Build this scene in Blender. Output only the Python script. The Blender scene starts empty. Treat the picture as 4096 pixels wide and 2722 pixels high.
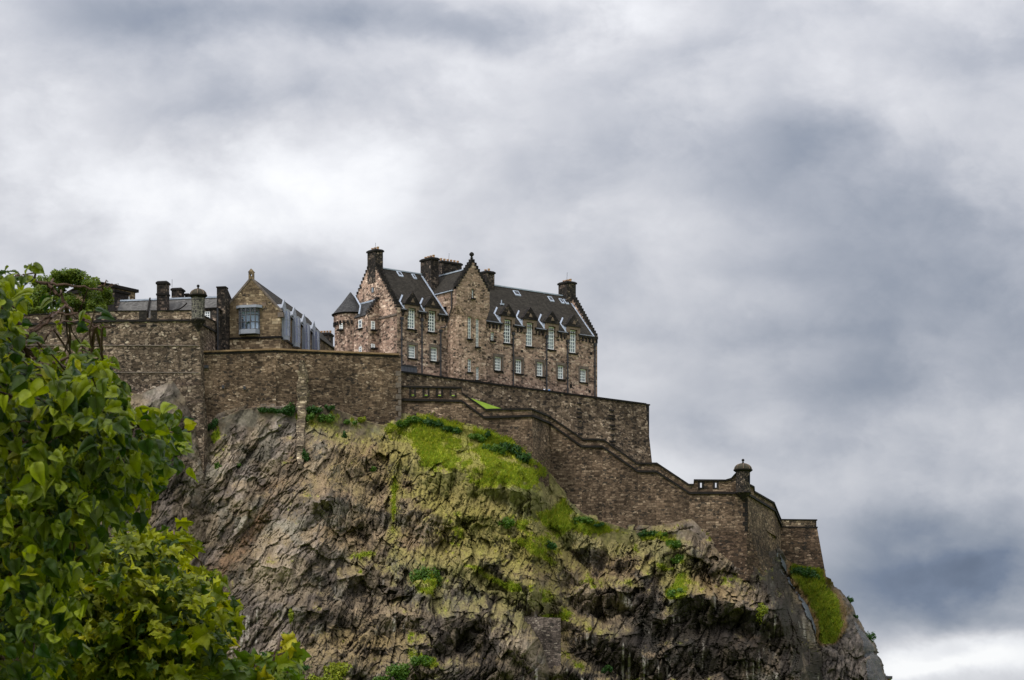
import bpy, bmesh, math, random
import numpy as np
from mathutils import Vector, Matrix
from math import radians, sin, cos, pi, sqrt, atan2

random.seed(11)
C = bpy.context.scene.collection
SC = bpy.context.scene

# ------------------------------------------------------------------ camera
ZC = 1.7                      # eye height above the street
FPX = 130.0 / 36.0 * 4096.0   # focal length in photograph pixels
CX, YH = 2048.0, 4040.0       # image centre column, horizon row (below the frame)
cam = bpy.data.cameras.new('camera')
cam.sensor_width = 36.0
cam.lens = 130.0
cam.shift_y = (YH - 1361.0) / 4096.0
cam.clip_start = 0.5
cam.clip_end = 9000.0
cam.dof.use_dof = True
cam.dof.focus_distance = 398.0
cam.dof.aperture_fstop = 32.0
camo = bpy.data.objects.new('camera', cam)
camo.location = (0, 0, ZC)
camo.rotation_euler = (radians(90), 0, 0)
C.objects.link(camo)
SC.camera = camo

# ------------------------------------------------------------------ light
SC.view_settings.view_transform = 'Standard'
SC.view_settings.look = 'None'
SC.view_settings.exposure = 0.25
SC.view_settings.gamma = 1.0
SUN = Vector((-0.50, -0.50, 0.78)).normalized()
sl = bpy.data.lights.new('sun', 'SUN')
sl.energy = 1.5
sl.angle = radians(10)
sl.color = (1.0, 0.95, 0.87)
so = bpy.data.objects.new('sun', sl)
so.rotation_euler = SUN.to_track_quat('Z', 'Y').to_euler()
so.location = (-60, -60, 150)
C.objects.link(so)

world = bpy.data.worlds.new('World')
SC.world = world
world.use_nodes = True


class NT:
    """tiny helper for building node trees"""
    def __init__(s, tree):
        s.t = tree
        tree.nodes.clear()

    def n(s, typ, **kw):
        nd = s.t.nodes.new(typ)
        for k, v in kw.items():
            setattr(nd, k, v)
        return nd

    def l(s, a, b):
        s.t.links.new(a, b)

    def put(s, sock, v):
        if isinstance(v, bpy.types.NodeSocket):
            s.l(v, sock)
        else:
            sock.default_value = v

    def math(s, op, a, b=0.0, c=0.0, clamp=False):
        nd = s.n('ShaderNodeMath', operation=op, use_clamp=clamp)
        s.put(nd.inputs[0], a)
        s.put(nd.inputs[1], b)
        if op in ('MULTIPLY_ADD',):
            s.put(nd.inputs[2], c)
        return nd.outputs[0]

    def mapr(s, v, a, b, c=0.0, d=1.0, smooth=True):
        nd = s.n('ShaderNodeMapRange', interpolation_type='SMOOTHSTEP' if smooth else 'LINEAR')
        nd.clamp = True
        s.put(nd.inputs[0], v)
        for i, x in enumerate((a, b, c, d)):
            nd.inputs[i + 1].default_value = x
        return nd.outputs[0]

    def noise(s, vec, scale, detail=4, rough=0.55, dist=0.0):
        nd = s.n('ShaderNodeTexNoise')
        s.put(nd.inputs['Vector'], vec)
        nd.inputs['Scale'].default_value = scale
        nd.inputs['Detail'].default_value = detail
        nd.inputs['Roughness'].default_value = rough
        nd.inputs['Distortion'].default_value = dist
        return nd

    def mix(s, f, a, b, blend='MIX'):
        nd = s.n('ShaderNodeMix', data_type='RGBA', blend_type=blend)
        s.put(nd.inputs[0], f)
        for sk, v in ((nd.inputs[6], a), (nd.inputs[7], b)):
            if isinstance(v, (tuple, list)):
                v = tuple(v) + (1.0,) if len(v) == 3 else tuple(v)
            s.put(sk, v)
        return nd.outputs[2]

    def ramp(s, fac, stops, interp='LINEAR'):
        nd = s.n('ShaderNodeValToRGB')
        cr = nd.color_ramp
        cr.interpolation = interp
        while len(cr.elements) > 1:
            cr.elements.remove(cr.elements[-1])
        for i, (p, c) in enumerate(stops):
            e = cr.elements[0] if i == 0 else cr.elements.new(p)
            e.position = p
            e.color = tuple(c) + (1.0,) if len(c) == 3 else c
        s.put(nd.inputs[0], fac)
        return nd.outputs[0]

    def vmath(s, op, a, b=(0, 0, 0), out=0):
        nd = s.n('ShaderNodeVectorMath', operation=op)
        s.put(nd.inputs[0], a)
        if op == 'SCALE':
            s.put(nd.inputs[3], b)
        else:
            s.put(nd.inputs[1], b)
        return nd.outputs[out]


def build_world():
    w = NT(world.node_tree)
    tc = w.n('ShaderNodeTexCoord')
    sep = w.n('ShaderNodeSeparateXYZ')
    w.l(tc.outputs['Generated'], sep.inputs[0])
    x, y, z = sep.outputs
    ay = w.math('MAXIMUM', w.math('ABSOLUTE', y), 0.12)
    k = 3.611
    U = w.math('MULTIPLY_ADD', w.math('DIVIDE', x, ay), k, 0.5)       # bearing, 0..1 across the castle
    V = w.math('MULTIPLY_ADD', w.math('DIVIDE', z, ay), -k, 0.9863)   # height, smaller is higher up
    cv = w.n('ShaderNodeCombineXYZ')
    w.l(U, cv.inputs[0]); w.l(V, cv.inputs[1])
    P = cv.outputs[0]
    # cloud edges: warp the field with two scales of noise
    st = w.vmath('MULTIPLY', P, (1.0, 1.4, 1.0))
    n1 = w.noise(st, 3.2, 6, 0.58)
    n2 = w.noise(st, 9.0, 6, 0.6, 0.3)
    wv = w.vmath('SUBTRACT', n1.outputs['Color'], (0.5, 0.5, 0.5))
    wv2 = w.vmath('SUBTRACT', n2.outputs['Color'], (0.5, 0.5, 0.5))
    W = w.vmath('ADD', w.vmath('ADD', P, w.vmath('MULTIPLY', wv, (0.18, 0.11, 0))), w.vmath('MULTIPLY', wv2, (0.060, 0.040, 0)))

    def blob(cx, cy, rx, ry, amp):
        d = w.vmath('MULTIPLY', w.vmath('SUBTRACT', W, (cx, cy, 0)), (1.0 / rx, 1.0 / ry, 0))
        ln = w.vmath('LENGTH', d, out=1)
        return w.math('MULTIPLY', w.mapr(ln, 0.0, 1.0, 1.0, 0.0), amp)

    S = 1.0 / 2359.0
    blobs = [(1980, 720, 1000, 800, -0.05), (2200, 1200, 600, 300, -0.04),  # centre and radii in the 2359 wide view, sRGB-like grey offset
        (420, 10, 560, 130, -0.15), (860, 50, 420, 110, -0.13), (1150, 40, 330, 110, -0.12),
        (60, 250, 420, 260, 0.05), (330, 440, 620, 170, 0.07), (760, 440, 560, 230, 0.08),
        (480, 560, 700, 160, 0.05), (430, 290, 330, 90, -0.03), (780, 240, 330, 90, -0.04),
        (1000, 330, 330, 200, 0.05), (1210, 220, 260, 160, 0.06),
        (1380, 60, 300, 140, 0.02), (1560, 40, 260, 130, 0.04), (2140, 110, 420, 120, -0.03),
        (2150, 250, 340, 120, 0.03), (1830, 330, 300, 110, -0.10), (1730, 430, 520, 140, -0.07),
        (2150, 520, 560, 260, -0.10), (1880, 640, 520, 180, -0.07), (2330, 720, 480, 280, -0.09), (1780, 760, 500, 60, -0.06), (1700, 660, 400, 60, 0.05),
        (1620, 780, 420, 160, 0.00), (1990, 880, 500, 110, -0.05), (1480, 900, 300, 120, 0.04),
        (1700, 1000, 420, 110, -0.03), (1560, 1090, 230, 110, 0.09), (1790, 980, 190, 80, 0.03),
        (2100, 960, 420, 90, 0.05), (1960, 1080, 260, 120, 0.04), (2250, 1130, 260, 120, 0.02),
        (2060, 1180, 260, 110, -0.13), (2230, 1300, 440, 220, -0.25), (2000, 1370, 350, 170, -0.15),
        (2190, 1230, 150, 70, 0.07), (2250, 1525, 460, 75, 0.15), (2110, 1560, 380, 60, 0.12),
        (2180, 1530, 90, 40, -0.10), (2330, 1430, 300, 50, -0.08), (1500, 540, 380, 120, 0.03),
        (130, 560, 260, 110, -0.03), (250, 500, 180, 60, -0.04),
    ]
    tot = None
    for (bx, by, rx, ry, a) in blobs:
        b = blob(bx * S, by * S, rx * S, ry * S, a)
        tot = b if tot is None else w.math('ADD', tot, b)
    f1 = w.mapr(n1.outputs['Fac'], 0.30, 0.70, -0.055, 0.055)
    n3 = w.noise(w.vmath('ADD', w.vmath('MULTIPLY', W, (1.0, 1.35, 1.0)), (4.0, 9.0, 0)), 5.0, 8, 0.52, 0.15)
    f2 = w.math('ADD', w.mapr(n2.outputs['Fac'], 0.34, 0.66, -0.020, 0.020), w.mapr(n3.outputs['Fac'], 0.34, 0.66, -0.036, 0.036))
    g = w.math('ADD', w.math('ADD', w.math('ADD', tot, f1), f2), 0.735)
    gc = w.math('MINIMUM', w.math('MAXIMUM', g, 0.30), 0.93)
    col = w.ramp(gc, [(0.30, (0.062, 0.080, 0.125)), (0.45, (0.138, 0.168, 0.238)), (0.56, (0.252, 0.276, 0.330)),
                      (0.66, (0.368, 0.384, 0.432)), (0.76, (0.530, 0.535, 0.568)), (0.86, (0.715, 0.720, 0.745)),
                      (0.95, (0.870, 0.870, 0.870))])
    # an overcast sky is about three times as bright overhead as at the horizon
    zc = w.math('MAXIMUM', z, 0.0)
    cie = w.math('ADD', w.math('MULTIPLY', zc, 2.2), 0.62)
    cie = w.math('MAXIMUM', w.math('MULTIPLY', cie, w.mapr(zc, 0.27, 0.6, 1.0, 1.12)), 1.0)
    # brighter cloud round the hidden sun
    sd = w.vmath('DOT_PRODUCT', tc.outputs['Generated'], tuple(SUN), out=1)
    glow = w.math('ADD', w.mapr(sd, 0.35, 1.0, 0.0, 0.8), 1.0)
    lum = w.math('MULTIPLY', cie, glow)
    cc = w.vmath('SCALE', col, lum)
    bgc = w.n('ShaderNodeBackground')
    w.l(cc, bgc.inputs['Color'])
    bgc.inputs['Strength'].default_value = 1.0
    sky = w.n('ShaderNodeTexSky')
    sky.sky_type = 'NISHITA'
    sky.sun_disc = False
    sky.sun_elevation = math.asin(SUN.z)
    sky.sun_rotation = math.atan2(SUN.x, SUN.y) % (2 * pi)
    bgs = w.n('ShaderNodeBackground')
    w.l(sky.outputs[0], bgs.inputs['Color'])
    bgs.inputs['Strength'].default_value = 0.10
    ms = w.n('ShaderNodeMixShader')
    ms.inputs[0].default_value = 0.93          # cloud cover
    w.l(bgs.outputs[0], ms.inputs[1])
    w.l(bgc.outputs[0], ms.inputs[2])
    out = w.n('ShaderNodeOutputWorld')
    w.l(ms.outputs[0], out.inputs[0])


build_world()
world.cycles.sampling_method = 'MANUAL'
world.cycles.sample_map_resolution = 1024

# ------------------------------------------------------------------ geometry helpers


def P(px, py, Y):
    """point at depth Y on the line of sight through photograph pixel (px, py)"""
    return Vector(((px - CX) / FPX * Y, Y, ZC + (YH - py) / FPX * Y))


def pxof(p):
    return CX + FPX * p[0] / p[1]


class Frame:
    """local frame of a building: s along the front, n outwards from it, z up"""
    def __init__(s, ox, oy, deg):
        a = radians(deg)
        s.o = (ox, oy)
        s.d = (cos(a), sin(a))
        s.m = (sin(a), -cos(a))

    def __call__(s, a, n, z):
        return Vector((s.o[0] + a * s.d[0] + n * s.m[0], s.o[1] + a * s.d[1] + n * s.m[1], z))

    def s_of(s, px, n=0.0):
        k = (px - CX) / FPX
        return (k * (s.o[1] + n * s.m[1]) - (s.o[0] + n * s.m[0])) / (s.d[0] - k * s.d[1])

    def n_of(s, px, a=0.0):
        k = (px - CX) / FPX
        return (k * (s.o[1] + a * s.d[1]) - (s.o[0] + a * s.d[0])) / (s.m[0] - k * s.m[1])

    def z_at(s, py, a, n):
        return ZC + (YH - py) / FPX * (s.o[1] + a * s.d[1] + n * s.m[1])

    def sz(s, px, py, n=0.0):
        a = s.s_of(px, n)
        return a, s.z_at(py, a, n)


class MB:
    """collects shapes that become ONE mesh object"""
    def __init__(s):
        s.v = []
        s.f = []

    def poly(s, pts):
        b = len(s.v)
        s.v += [Vector(p) for p in pts]
        s.f.append(tuple(range(b, b + len(pts))))
        return s

    def hexa(s, p):
        b = len(s.v)
        s.v += [Vector(q) for q in p]
        for f in ((0, 3, 2, 1), (4, 5, 6, 7), (0, 1, 5, 4), (1, 2, 6, 5), (2, 3, 7, 6), (3, 0, 4, 7)):
            s.f.append(tuple(b + i for i in f))
        return s

    def box(s, F, s0, s1, n0, n1, z0, z1):
        return s.hexa([F(s0, n0, z0), F(s1, n0, z0), F(s1, n1, z0), F(s0, n1, z0),
                       F(s0, n0, z1), F(s1, n0, z1), F(s1, n1, z1), F(s0, n1, z1)])

    def prism(s, F, outline, axis, a0, a1):
        """outline [(t,z)]; axis 's': t is n, swept s=a0..a1; axis 'n': t is s, swept n=a0..a1"""
        g = (lambda t, z, a: F(a, t, z)) if axis == 's' else (lambda t, z, a: F(t, a, z))
        A = [g(t, z, a0) for t, z in outline]
        B = [g(t, z, a1) for t, z in outline]
        s.poly(A)
        s.poly(B)
        n = len(A)
        for i in range(n):
            j = (i + 1) % n
            s.poly([A[i], A[j], B[j], B[i]])
        return s

    def plan(s, pts, z0, z1):
        """pts plan outline of Vectors, vertical prism"""
        A = [Vector((p[0], p[1], z0)) for p in pts]
        B = [Vector((p[0], p[1], z1)) for p in pts]
        s.poly(A); s.poly(B)
        n = len(A)
        for i in range(n):
            j = (i + 1) % n
            s.poly([A[i], A[j], B[j], B[i]])
        return s

    def lathe(s, c, prof, sides=20, a0=0.0, a1=2 * pi):
        """prof [(r, z)] around the vertical through c"""
        full = abs(a1 - a0 - 2 * pi) < 1e-6
        b = len(s.v)
        m = sides if full else sides + 1
        for r, z in prof:
            for i in range(m):
                t = a0 + (a1 - a0) * i / sides
                s.v.append(Vector((c[0] + r * cos(t), c[1] + r * sin(t), z)))
        for k in range(len(prof) - 1):
            for i in range(sides):
                j = (i + 1) % m if full else i + 1
                s.f.append((b + k * m + i, b + k * m + j, b + (k + 1) * m + j, b + (k + 1) * m + i))
        if full:
            s.f.append(tuple(b + i for i in range(m)))
            e = b + (len(prof) - 1) * m
            s.f.append(tuple(e + i for i in range(m)))
        return s

    def sphere(s, c, r, sides=10, sx=1.0, sz=1.0):
        return s.lathe(c, [(max(0.004, r * sx * sin(pi * i / 8)), c[2] - r * sz * cos(pi * i / 8)) for i in range(9)], sides)

    def tube(s, pts, rad, sides=6):
        b = len(s.v)
        n = len(pts)
        pts = [Vector(p) for p in pts]
        up = Vector((0.31, 0.2, 0.93))
        for i, p in enumerate(pts):
            d = (pts[min(i + 1, n - 1)] - pts[max(i - 1, 0)])
            if d.length < 1e-7:
                d = Vector((0, 0, 1))
            d.normalize()
            a = d.cross(up)
            if a.length < 1e-3:
                a = d.cross(Vector((1, 0, 0)))
            a.normalize()
            c = d.cross(a)
            r = rad[i] if hasattr(rad, '__len__') else rad
            for k in range(sides):
                t = 2 * pi * k / sides
                s.v.append(p + a * (r * cos(t)) + c * (r * sin(t)))
        for i in range(n - 1):
            for k in range(sides):
                j = (k + 1) % sides
                s.f.append((b + i * sides + k, b + i * sides + j, b + (i + 1) * sides + j, b + (i + 1) * sides + k))
        s.f.append(tuple(b + k for k in range(sides)))
        s.f.append(tuple(b + (n - 1) * sides + k for k in range(sides)))
        return s

    def sweep(s, sections, close=True):
        """sections: list of equally long point rings"""
        b = len(s.v)
        m = len(sections[0])
        for sec in sections:
            s.v += [Vector(p) for p in sec]
        for i in range(len(sections) - 1):
            for k in range(m):
                j = (k + 1) % m
                s.f.append((b + i * m + k, b + i * m + j, b + (i + 1) * m + j, b + (i + 1) * m + k))
        if close:
            s.f.append(tuple(b + k for k in range(m)))
            e = b + (len(sections) - 1) * m
            s.f.append(tuple(e + k for k in range(m)))
        return s

    def gridwall(s, F, s0, s1, z0, z1, n, holes, depth=0.28):
        """front face at n with rectangular holes (s0,s1,z0,z1) and their reveals"""
        ss = sorted({s0, s1} | {h[0] for h in holes} | {h[1] for h in holes})
        zs = sorted({z0, z1} | {h[2] for h in holes} | {h[3] for h in holes})
        ss = [a for a in ss if s0 - 1e-6 <= a <= s1 + 1e-6]
        zs = [a for a in zs if z0 - 1e-6 <= a <= z1 + 1e-6]
        for a, b in zip(ss, ss[1:]):
            for c, d in zip(zs, zs[1:]):
                ms, mz = (a + b) / 2, (c + d) / 2
                if any(h[0] < ms < h[1] and h[2] < mz < h[3] for h in holes):
                    continue
                s.poly([F(a, n, c), F(b, n, c), F(b, n, d), F(a, n, d)])
        for a, b, c, d in holes:
            d = min(d, z1); c = max(c, z0)
            q = [(a, c), (b, c), (b, d), (a, d)]
            for i in range(4):
                (u0, v0), (u1, v1) = q[i], q[(i + 1) % 4]
                s.poly([F(u0, n, v0), F(u1, n, v1), F(u1, n - depth, v1), F(u0, n - depth, v0)])
        return s

    def build(s, name, mat, parent=None, smooth=False, loc=None):
        me = bpy.data.meshes.new(name)
        org = Vector((0, 0, 0))
        if parent is not None:
            org = Vector(parent['_base'])
        elif loc is not None:
            org = Vector(loc)
        me.from_pydata([tuple(v - org) for v in s.v], [], s.f)
        bm = bmesh.new()
        bm.from_mesh(me)
        bmesh.ops.remove_doubles(bm, verts=bm.verts, dist=0.0005)
        bmesh.ops.recalc_face_normals(bm, faces=bm.faces)
        uv = bm.loops.layers.uv.new('UVMap')
        for f in bm.faces:
            nx, ny, nz = f.normal
            hl = sqrt(nx * nx + ny * ny)
            for lp in f.loops:
                p = lp.vert.co + org
                if abs(nz) > 0.9 or hl < 1e-6:
                    lp[uv].uv = (p.x, p.y)
                else:
                    t = (-ny / hl * p.x + nx / hl * p.y)
                    lp[uv].uv = (t, p.z / max(hl, 0.3))
            f.smooth = smooth
        bm.to_mesh(me)
        bm.free()
        o = bpy.data.objects.new(name, me)
        if mat is not None:
            me.materials.append(mat)
        C.objects.link(o)
        if parent is not None:
            o.parent = parent
            o['_base'] = tuple(org)
        else:
            o.location = org
            o['_base'] = tuple(org)
        return o


def tag(o, label=None, cat=None, group=None, kind=None):
    if label: o['label'] = label
    if cat: o['category'] = cat
    if group: o['group'] = group
    if kind: o['kind'] = kind
    return o


def thing(name, label, cat, loc, group=None):
    o = bpy.data.objects.new(name, None)
    o.empty_display_size = 0.5
    o.location = Vector(loc)
    o['_base'] = tuple(loc)
    C.objects.link(o)
    return tag(o, label, cat, group)


def np_mesh(name, verts, faces, mat, parent=None, smooth=False, cols=None, kind=None):
    """verts (N,3) world, faces (M,k) with one k; cols (N,3) point colours"""
    org = np.array(parent['_base'] if parent is not None else (0, 0, 0), dtype=np.float64)
    v = (np.asarray(verts, dtype=np.float64) - org).astype(np.float32)
    f = np.asarray(faces, dtype=np.int32)
    me = bpy.data.meshes.new(name)
    me.vertices.add(len(v))
    me.vertices.foreach_set('co', v.ravel())
    k = f.shape[1]
    me.loops.add(f.size)
    me.loops.foreach_set('vertex_index', f.ravel())
    me.polygons.add(len(f))
    me.polygons.foreach_set('loop_start', np.arange(0, f.size, k, dtype=np.int32))
    me.polygons.foreach_set('loop_total', np.full(len(f), k, dtype=np.int32))
    if smooth:
        me.polygons.foreach_set('use_smooth', np.ones(len(f), dtype=bool))
    if cols is not None:
        at = me.color_attributes.new('tint', 'FLOAT_COLOR', 'POINT')
        c4 = np.ones((len(v), 4), dtype=np.float32)
        c4[:, :3] = cols
        at.data.foreach_set('color', c4.ravel())
    me.update(calc_edges=True)
    me.validate()
    o = bpy.data.objects.new(name, me)
    me.materials.append(mat)
    C.objects.link(o)
    if parent is not None:
        o.parent = parent
    return o


# ------------------------------------------------------------------ numpy noise
def _hash(ix, iy, seed):
    h = (ix.astype(np.int64) * 374761393 + iy.astype(np.int64) * 668265263 + seed * 1442695041) & 0xffffffff
    h = ((h ^ (h >> 13)) * 1274126177) & 0xffffffff
    h = ((h ^ (h >> 16)) * 2246822519) & 0xffffffff
    return ((h ^ (h >> 15)) & 0xffffff) / float(0xffffff)


def vnoise(x, y, seed=0):
    ix = np.floor(x); iy = np.floor(y)
    fx = x - ix; fy = y - iy
    u = fx * fx * fx * (fx * (fx * 6 - 15) + 10)
    v = fy * fy * fy * (fy * (fy * 6 - 15) + 10)
    a = _hash(ix, iy, seed); b = _hash(ix + 1, iy, seed)
    c = _hash(ix, iy + 1, seed); d = _hash(ix + 1, iy + 1, seed)
    return (a * (1 - u) + b * u) * (1 - v) + (c * (1 - u) + d * u) * v


def fbm(x, y, seed=0, octv=4, gain=0.5):
    t = np.zeros_like(x); a = 1.0; n = 0.0
    for i in range(octv):
        t += a * vnoise(x, y, seed + i * 17)
        n += a
        a *= gain
        x = x * 2.03 + 13.7; y = y * 2.03 + 7.1
    return t / n


def facets(x, y, seed=0, tilt=1.0, jit=0.95):
    """angular blocks: every Voronoi cell is a tilted plane of its own depth; returns depth -1..1, cell id, edge distance"""
    ix = np.floor(x); iy = np.floor(y)
    best = np.full(x.shape, 1e9); second = np.full(x.shape, 1e9)
    val = np.zeros_like(x); cid = np.zeros_like(x)
    for dx in (-1, 0, 1):
        for dy in (-1, 0, 1):
            cx = ix + dx; cy = iy + dy
            px = cx + 0.5 + (_hash(cx, cy, seed) - 0.5) * jit
            py = cy + 0.5 + (_hash(cx, cy, seed + 1) - 0.5) * jit
            ddx = x - px; ddy = y - py
            d = np.sqrt(ddx * ddx + ddy * ddy)
            v = ((_hash(cx, cy, seed + 2) - 0.5) * 1.0 + tilt * (ddx * (_hash(cx, cy, seed + 3) - 0.5) * 2
                                                                + ddy * (_hash(cx, cy, seed + 4) - 0.5) * 2))
            h = _hash(cx, cy, seed + 5)
            m = d < best
            second = np.where(m, best, np.minimum(second, d))
            best = np.where(m, d, best)
            val = np.where(m, v, val)
            cid = np.where(m, h, cid)
    return val, cid, second - best


def sstep(a, b, x):
    t = np.clip((x - a) / (b - a), 0, 1)
    return t * t * (3 - 2 * t)
# ------------------------------------------------------------------ materials
def new_mat(name):
    m = bpy.data.materials.new(name)
    m.use_nodes = True
    return m, NT(m.node_tree)


def finish(w, col, rough=0.9, bump=None, bdist=0.05, bstr=0.6, spec=0.3, metal=0.0):
    p = w.n('ShaderNodeBsdfPrincipled')
    w.put(p.inputs['Base Color'], col if isinstance(col, bpy.types.NodeSocket) else tuple(col) + (1.0,))
    w.put(p.inputs['Roughness'], rough)
    p.inputs['Specular IOR Level'].default_value = spec
    p.inputs['Metallic'].default_value = metal
    if bump is not None:
        b = w.n('ShaderNodeBump')
        b.inputs['Strength'].default_value = bstr
        b.inputs['Distance'].default_value = bdist
        w.l(bump, b.inputs['Height'])
        w.l(b.outputs[0], p.inputs['Normal'])
    o = w.n('ShaderNodeOutputMaterial')
    w.l(p.outputs[0], o.inputs[0])
    return p


def masonry(name, stops, mortar, bw=0.55, rh=0.27, gap=0.022, wob=0.16, dark=(0.02, 0.018, 0.016), darkamt=0.1,
            stain=(0.55, 1.2), vein=0.3, streak=0.35, bumpd=0.06, rubble=0.15):
    m, w = new_mat(name)
    uv = w.n('ShaderNodeUVMap').outputs[0]
    n0 = w.noise(uv, 1.3, 3, 0.6)
    d = w.vmath('MULTIPLY', w.vmath('SUBTRACT', n0.outputs['Color'], (0.5, 0.5, 0.5)), (wob * 3.2, wob, 0))
    q = w.vmath('ADD', uv, d)

    def brick(bw_, rh_, off):
        b = w.n('ShaderNodeTexBrick')
        w.l(w.vmath('ADD', q, off), b.inputs['Vector'])
        b.inputs['Color1'].default_value = (0, 0, 0, 1)
        b.inputs['Color2'].default_value = (1, 1, 1, 1)
        b.inputs['Mortar'].default_value = (0.5, 0.5, 0.5, 1)
        b.inputs['Scale'].default_value = 1.0
        b.inputs['Mortar Size'].default_value = gap
        b.inputs['Mortar Smooth'].default_value = 0.3
        b.inputs['Brick Width'].default_value = bw_
        b.inputs['Row Height'].default_value = rh_
        b.offset = 0.43
        b.squash = 0.72
        b.squash_frequency = 3
        return b
    b1 = brick(bw, rh, (0, 0, 0))
    b2 = brick(bw * 0.62, rh * 0.62, (3.17, 1.73, 0))
    # uncoursed stones
    vq = w.vmath('MULTIPLY', q, (1.0 / bw * 1.5, 1.0 / rh * 1.35, 1))
    v1 = w.n('ShaderNodeTexVoronoi')
    v1.inputs['Scale'].default_value = 1.0
    v1.inputs['Randomness'].default_value = 0.85
    w.l(vq, v1.inputs['Vector'])
    v1s = w.n('ShaderNodeSeparateColor')
    w.l(v1.outputs['Color'], v1s.inputs[0])
    v2 = w.n('ShaderNodeTexVoronoi', feature='DISTANCE_TO_EDGE')
    v2.inputs['Scale'].default_value = 1.0
    v2.inputs['Randomness'].default_value = 0.85
    w.l(vq, v2.inputs['Vector'])
    vf = w.mapr(v2.outputs['Distance'], 0.02, 0.09, 1.0, 0.0)
    s1 = w.mapr(w.noise(uv, 0.9, 3, 0.6).outputs['Fac'], 0.50, 0.54)
    s2 = w.mapr(w.noise(w.vmath('ADD', uv, (31.0, 17.0, 0)), 0.35, 4, 0.6).outputs['Fac'], 0.5 - rubble * 0.2, 0.56 - rubble * 0.2)
    r = w.mix(s1, b1.outputs['Color'], b2.outputs['Color'])
    r = w.mix(s2, r, v1s.outputs[0])
    fa = w.math('ADD', w.math('MULTIPLY', b1.outputs['Fac'], w.math('SUBTRACT', 1.0, s1)), w.math('MULTIPLY', b2.outputs['Fac'], s1))
    fac = w.math('ADD', w.math('MULTIPLY', fa, w.math('SUBTRACT', 1.0, s2)), w.math('MULTIPLY', vf, s2))
    nf = w.noise(uv, 7.0, 4, 0.65)
    rr = w.math('ADD', r, w.math('MULTIPLY', w.math('SUBTRACT', nf.outputs['Fac'], 0.5), 0.25), clamp=True)
    col = w.ramp(rr, stops)
    # soot-black stones come in patches
    vb = w.n('ShaderNodeTexVoronoi')
    w.l(w.vmath('MULTIPLY', q, (3.0, 4.6, 1)), vb.inputs['Vector'])
    vb.inputs['Scale'].default_value = 1.0
    vr = w.n('ShaderNodeSeparateColor')
    w.l(vb.outputs['Color'], vr.inputs[0])
    pn = w.noise(uv, 0.55, 4, 0.6)
    th = w.math('MULTIPLY_ADD', w.math('SUBTRACT', pn.outputs['Fac'], 0.5), 0.45, 1.0 - darkamt)
    isd = w.math('GREATER_THAN', vr.outputs[0], th)
    col = w.mix(w.math('MULTIPLY', isd, 0.9), col, dark)
    col = w.mix(fac, col, mortar)
    # weather: broad stains, vertical run-off, fine mottling
    ns = w.noise(uv, 0.22, 5, 0.62)
    sv = w.mapr(ns.outputs['Fac'], 0.3, 0.7, stain[0], stain[1])
    nv = w.noise(w.vmath('MULTIPLY', uv, (1.6, 0.12, 1)), 1.0, 4, 0.6)
    st = w.mapr(nv.outputs['Fac'], 0.28, 0.62, 1.0 - streak, 1.0 + streak * 0.25)
    nm = w.noise(uv, 4.0, 5, 0.7)
    mv = w.mapr(nm.outputs['Fac'], 0.3, 0.7, 1.0 - vein, 1.0 + vein, smooth=False)
    rp = w.noise(w.vmath('MULTIPLY', w.vmath('ADD', uv, (57.0, 23.0, 0)), (0.16, 0.3, 1)), 1.0, 3, 0.5, 0.6)
    rpm = w.mapr(rp.outputs['Fac'], 0.52, 0.56, 0.86, 1.16)
    col = w.vmath('SCALE', col, w.math('MULTIPLY', w.math('MULTIPLY', w.math('MULTIPLY', sv, st), mv), rpm))
    h = w.math('ADD', w.math('MULTIPLY', fac, -0.6), w.math('MULTIPLY', nm.outputs['Fac'], 0.8))
    h = w.math('ADD', h, w.math('MULTIPLY', r, 0.35))
    finish(w, col, 0.92, h, bumpd, 0.8, 0.15)
    return m


def plain(name, col, rough=0.85, var=0.25, scale=2.0, spec=0.3, bump=0.0, metal=0.0):
    m, w = new_mat(name)
    tc = w.n('ShaderNodeTexCoord').outputs['Object']
    n = w.noise(tc, scale, 5, 0.65)
    k = w.mapr(n.outputs['Fac'], 0.3, 0.7, 1.0 - var, 1.0 + var, smooth=False)
    c = w.n('ShaderNodeRGB')
    c.outputs[0].default_value = tuple(col) + (1.0,)
    finish(w, w.vmath('SCALE', c.outputs[0], k), rough, n.outputs['Fac'] if bump else None, bump, 0.6, spec, metal)
    return m


M = {}
M['hosp'] = masonry('pink_rubble', [(0.0, (0.0547, 0.0396, 0.0315)), (0.16, (0.1593, 0.1078, 0.0787)), (0.42, (0.3434, 0.2253, 0.1678)),
                                    (0.72, (0.4281, 0.3003, 0.2229)), (1.0, (0.6172, 0.4788, 0.3671))],
                    (0.2588, 0.1840, 0.1416), 0.66, 0.30, 0.03, 0.15, darkamt=0.13, stain=(0.74, 1.18), streak=0.18, bumpd=0.05, rubble=0.1)
M['wing'] = masonry('tan_rubble', [(0.0, (0.0791, 0.0552, 0.0390)), (0.2, (0.1976, 0.1362, 0.0936)), (0.5, (0.3408, 0.2281, 0.1663)),
                                   (0.8, (0.4248, 0.2990, 0.2209)), (1.0, (0.5730, 0.4417, 0.3336))],
                    (0.2272, 0.1637, 0.1196), 0.62, 0.30, 0.03, 0.15, darkamt=0.06, stain=(0.78, 1.18), streak=0.2, bumpd=0.05, rubble=0.1)
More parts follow.
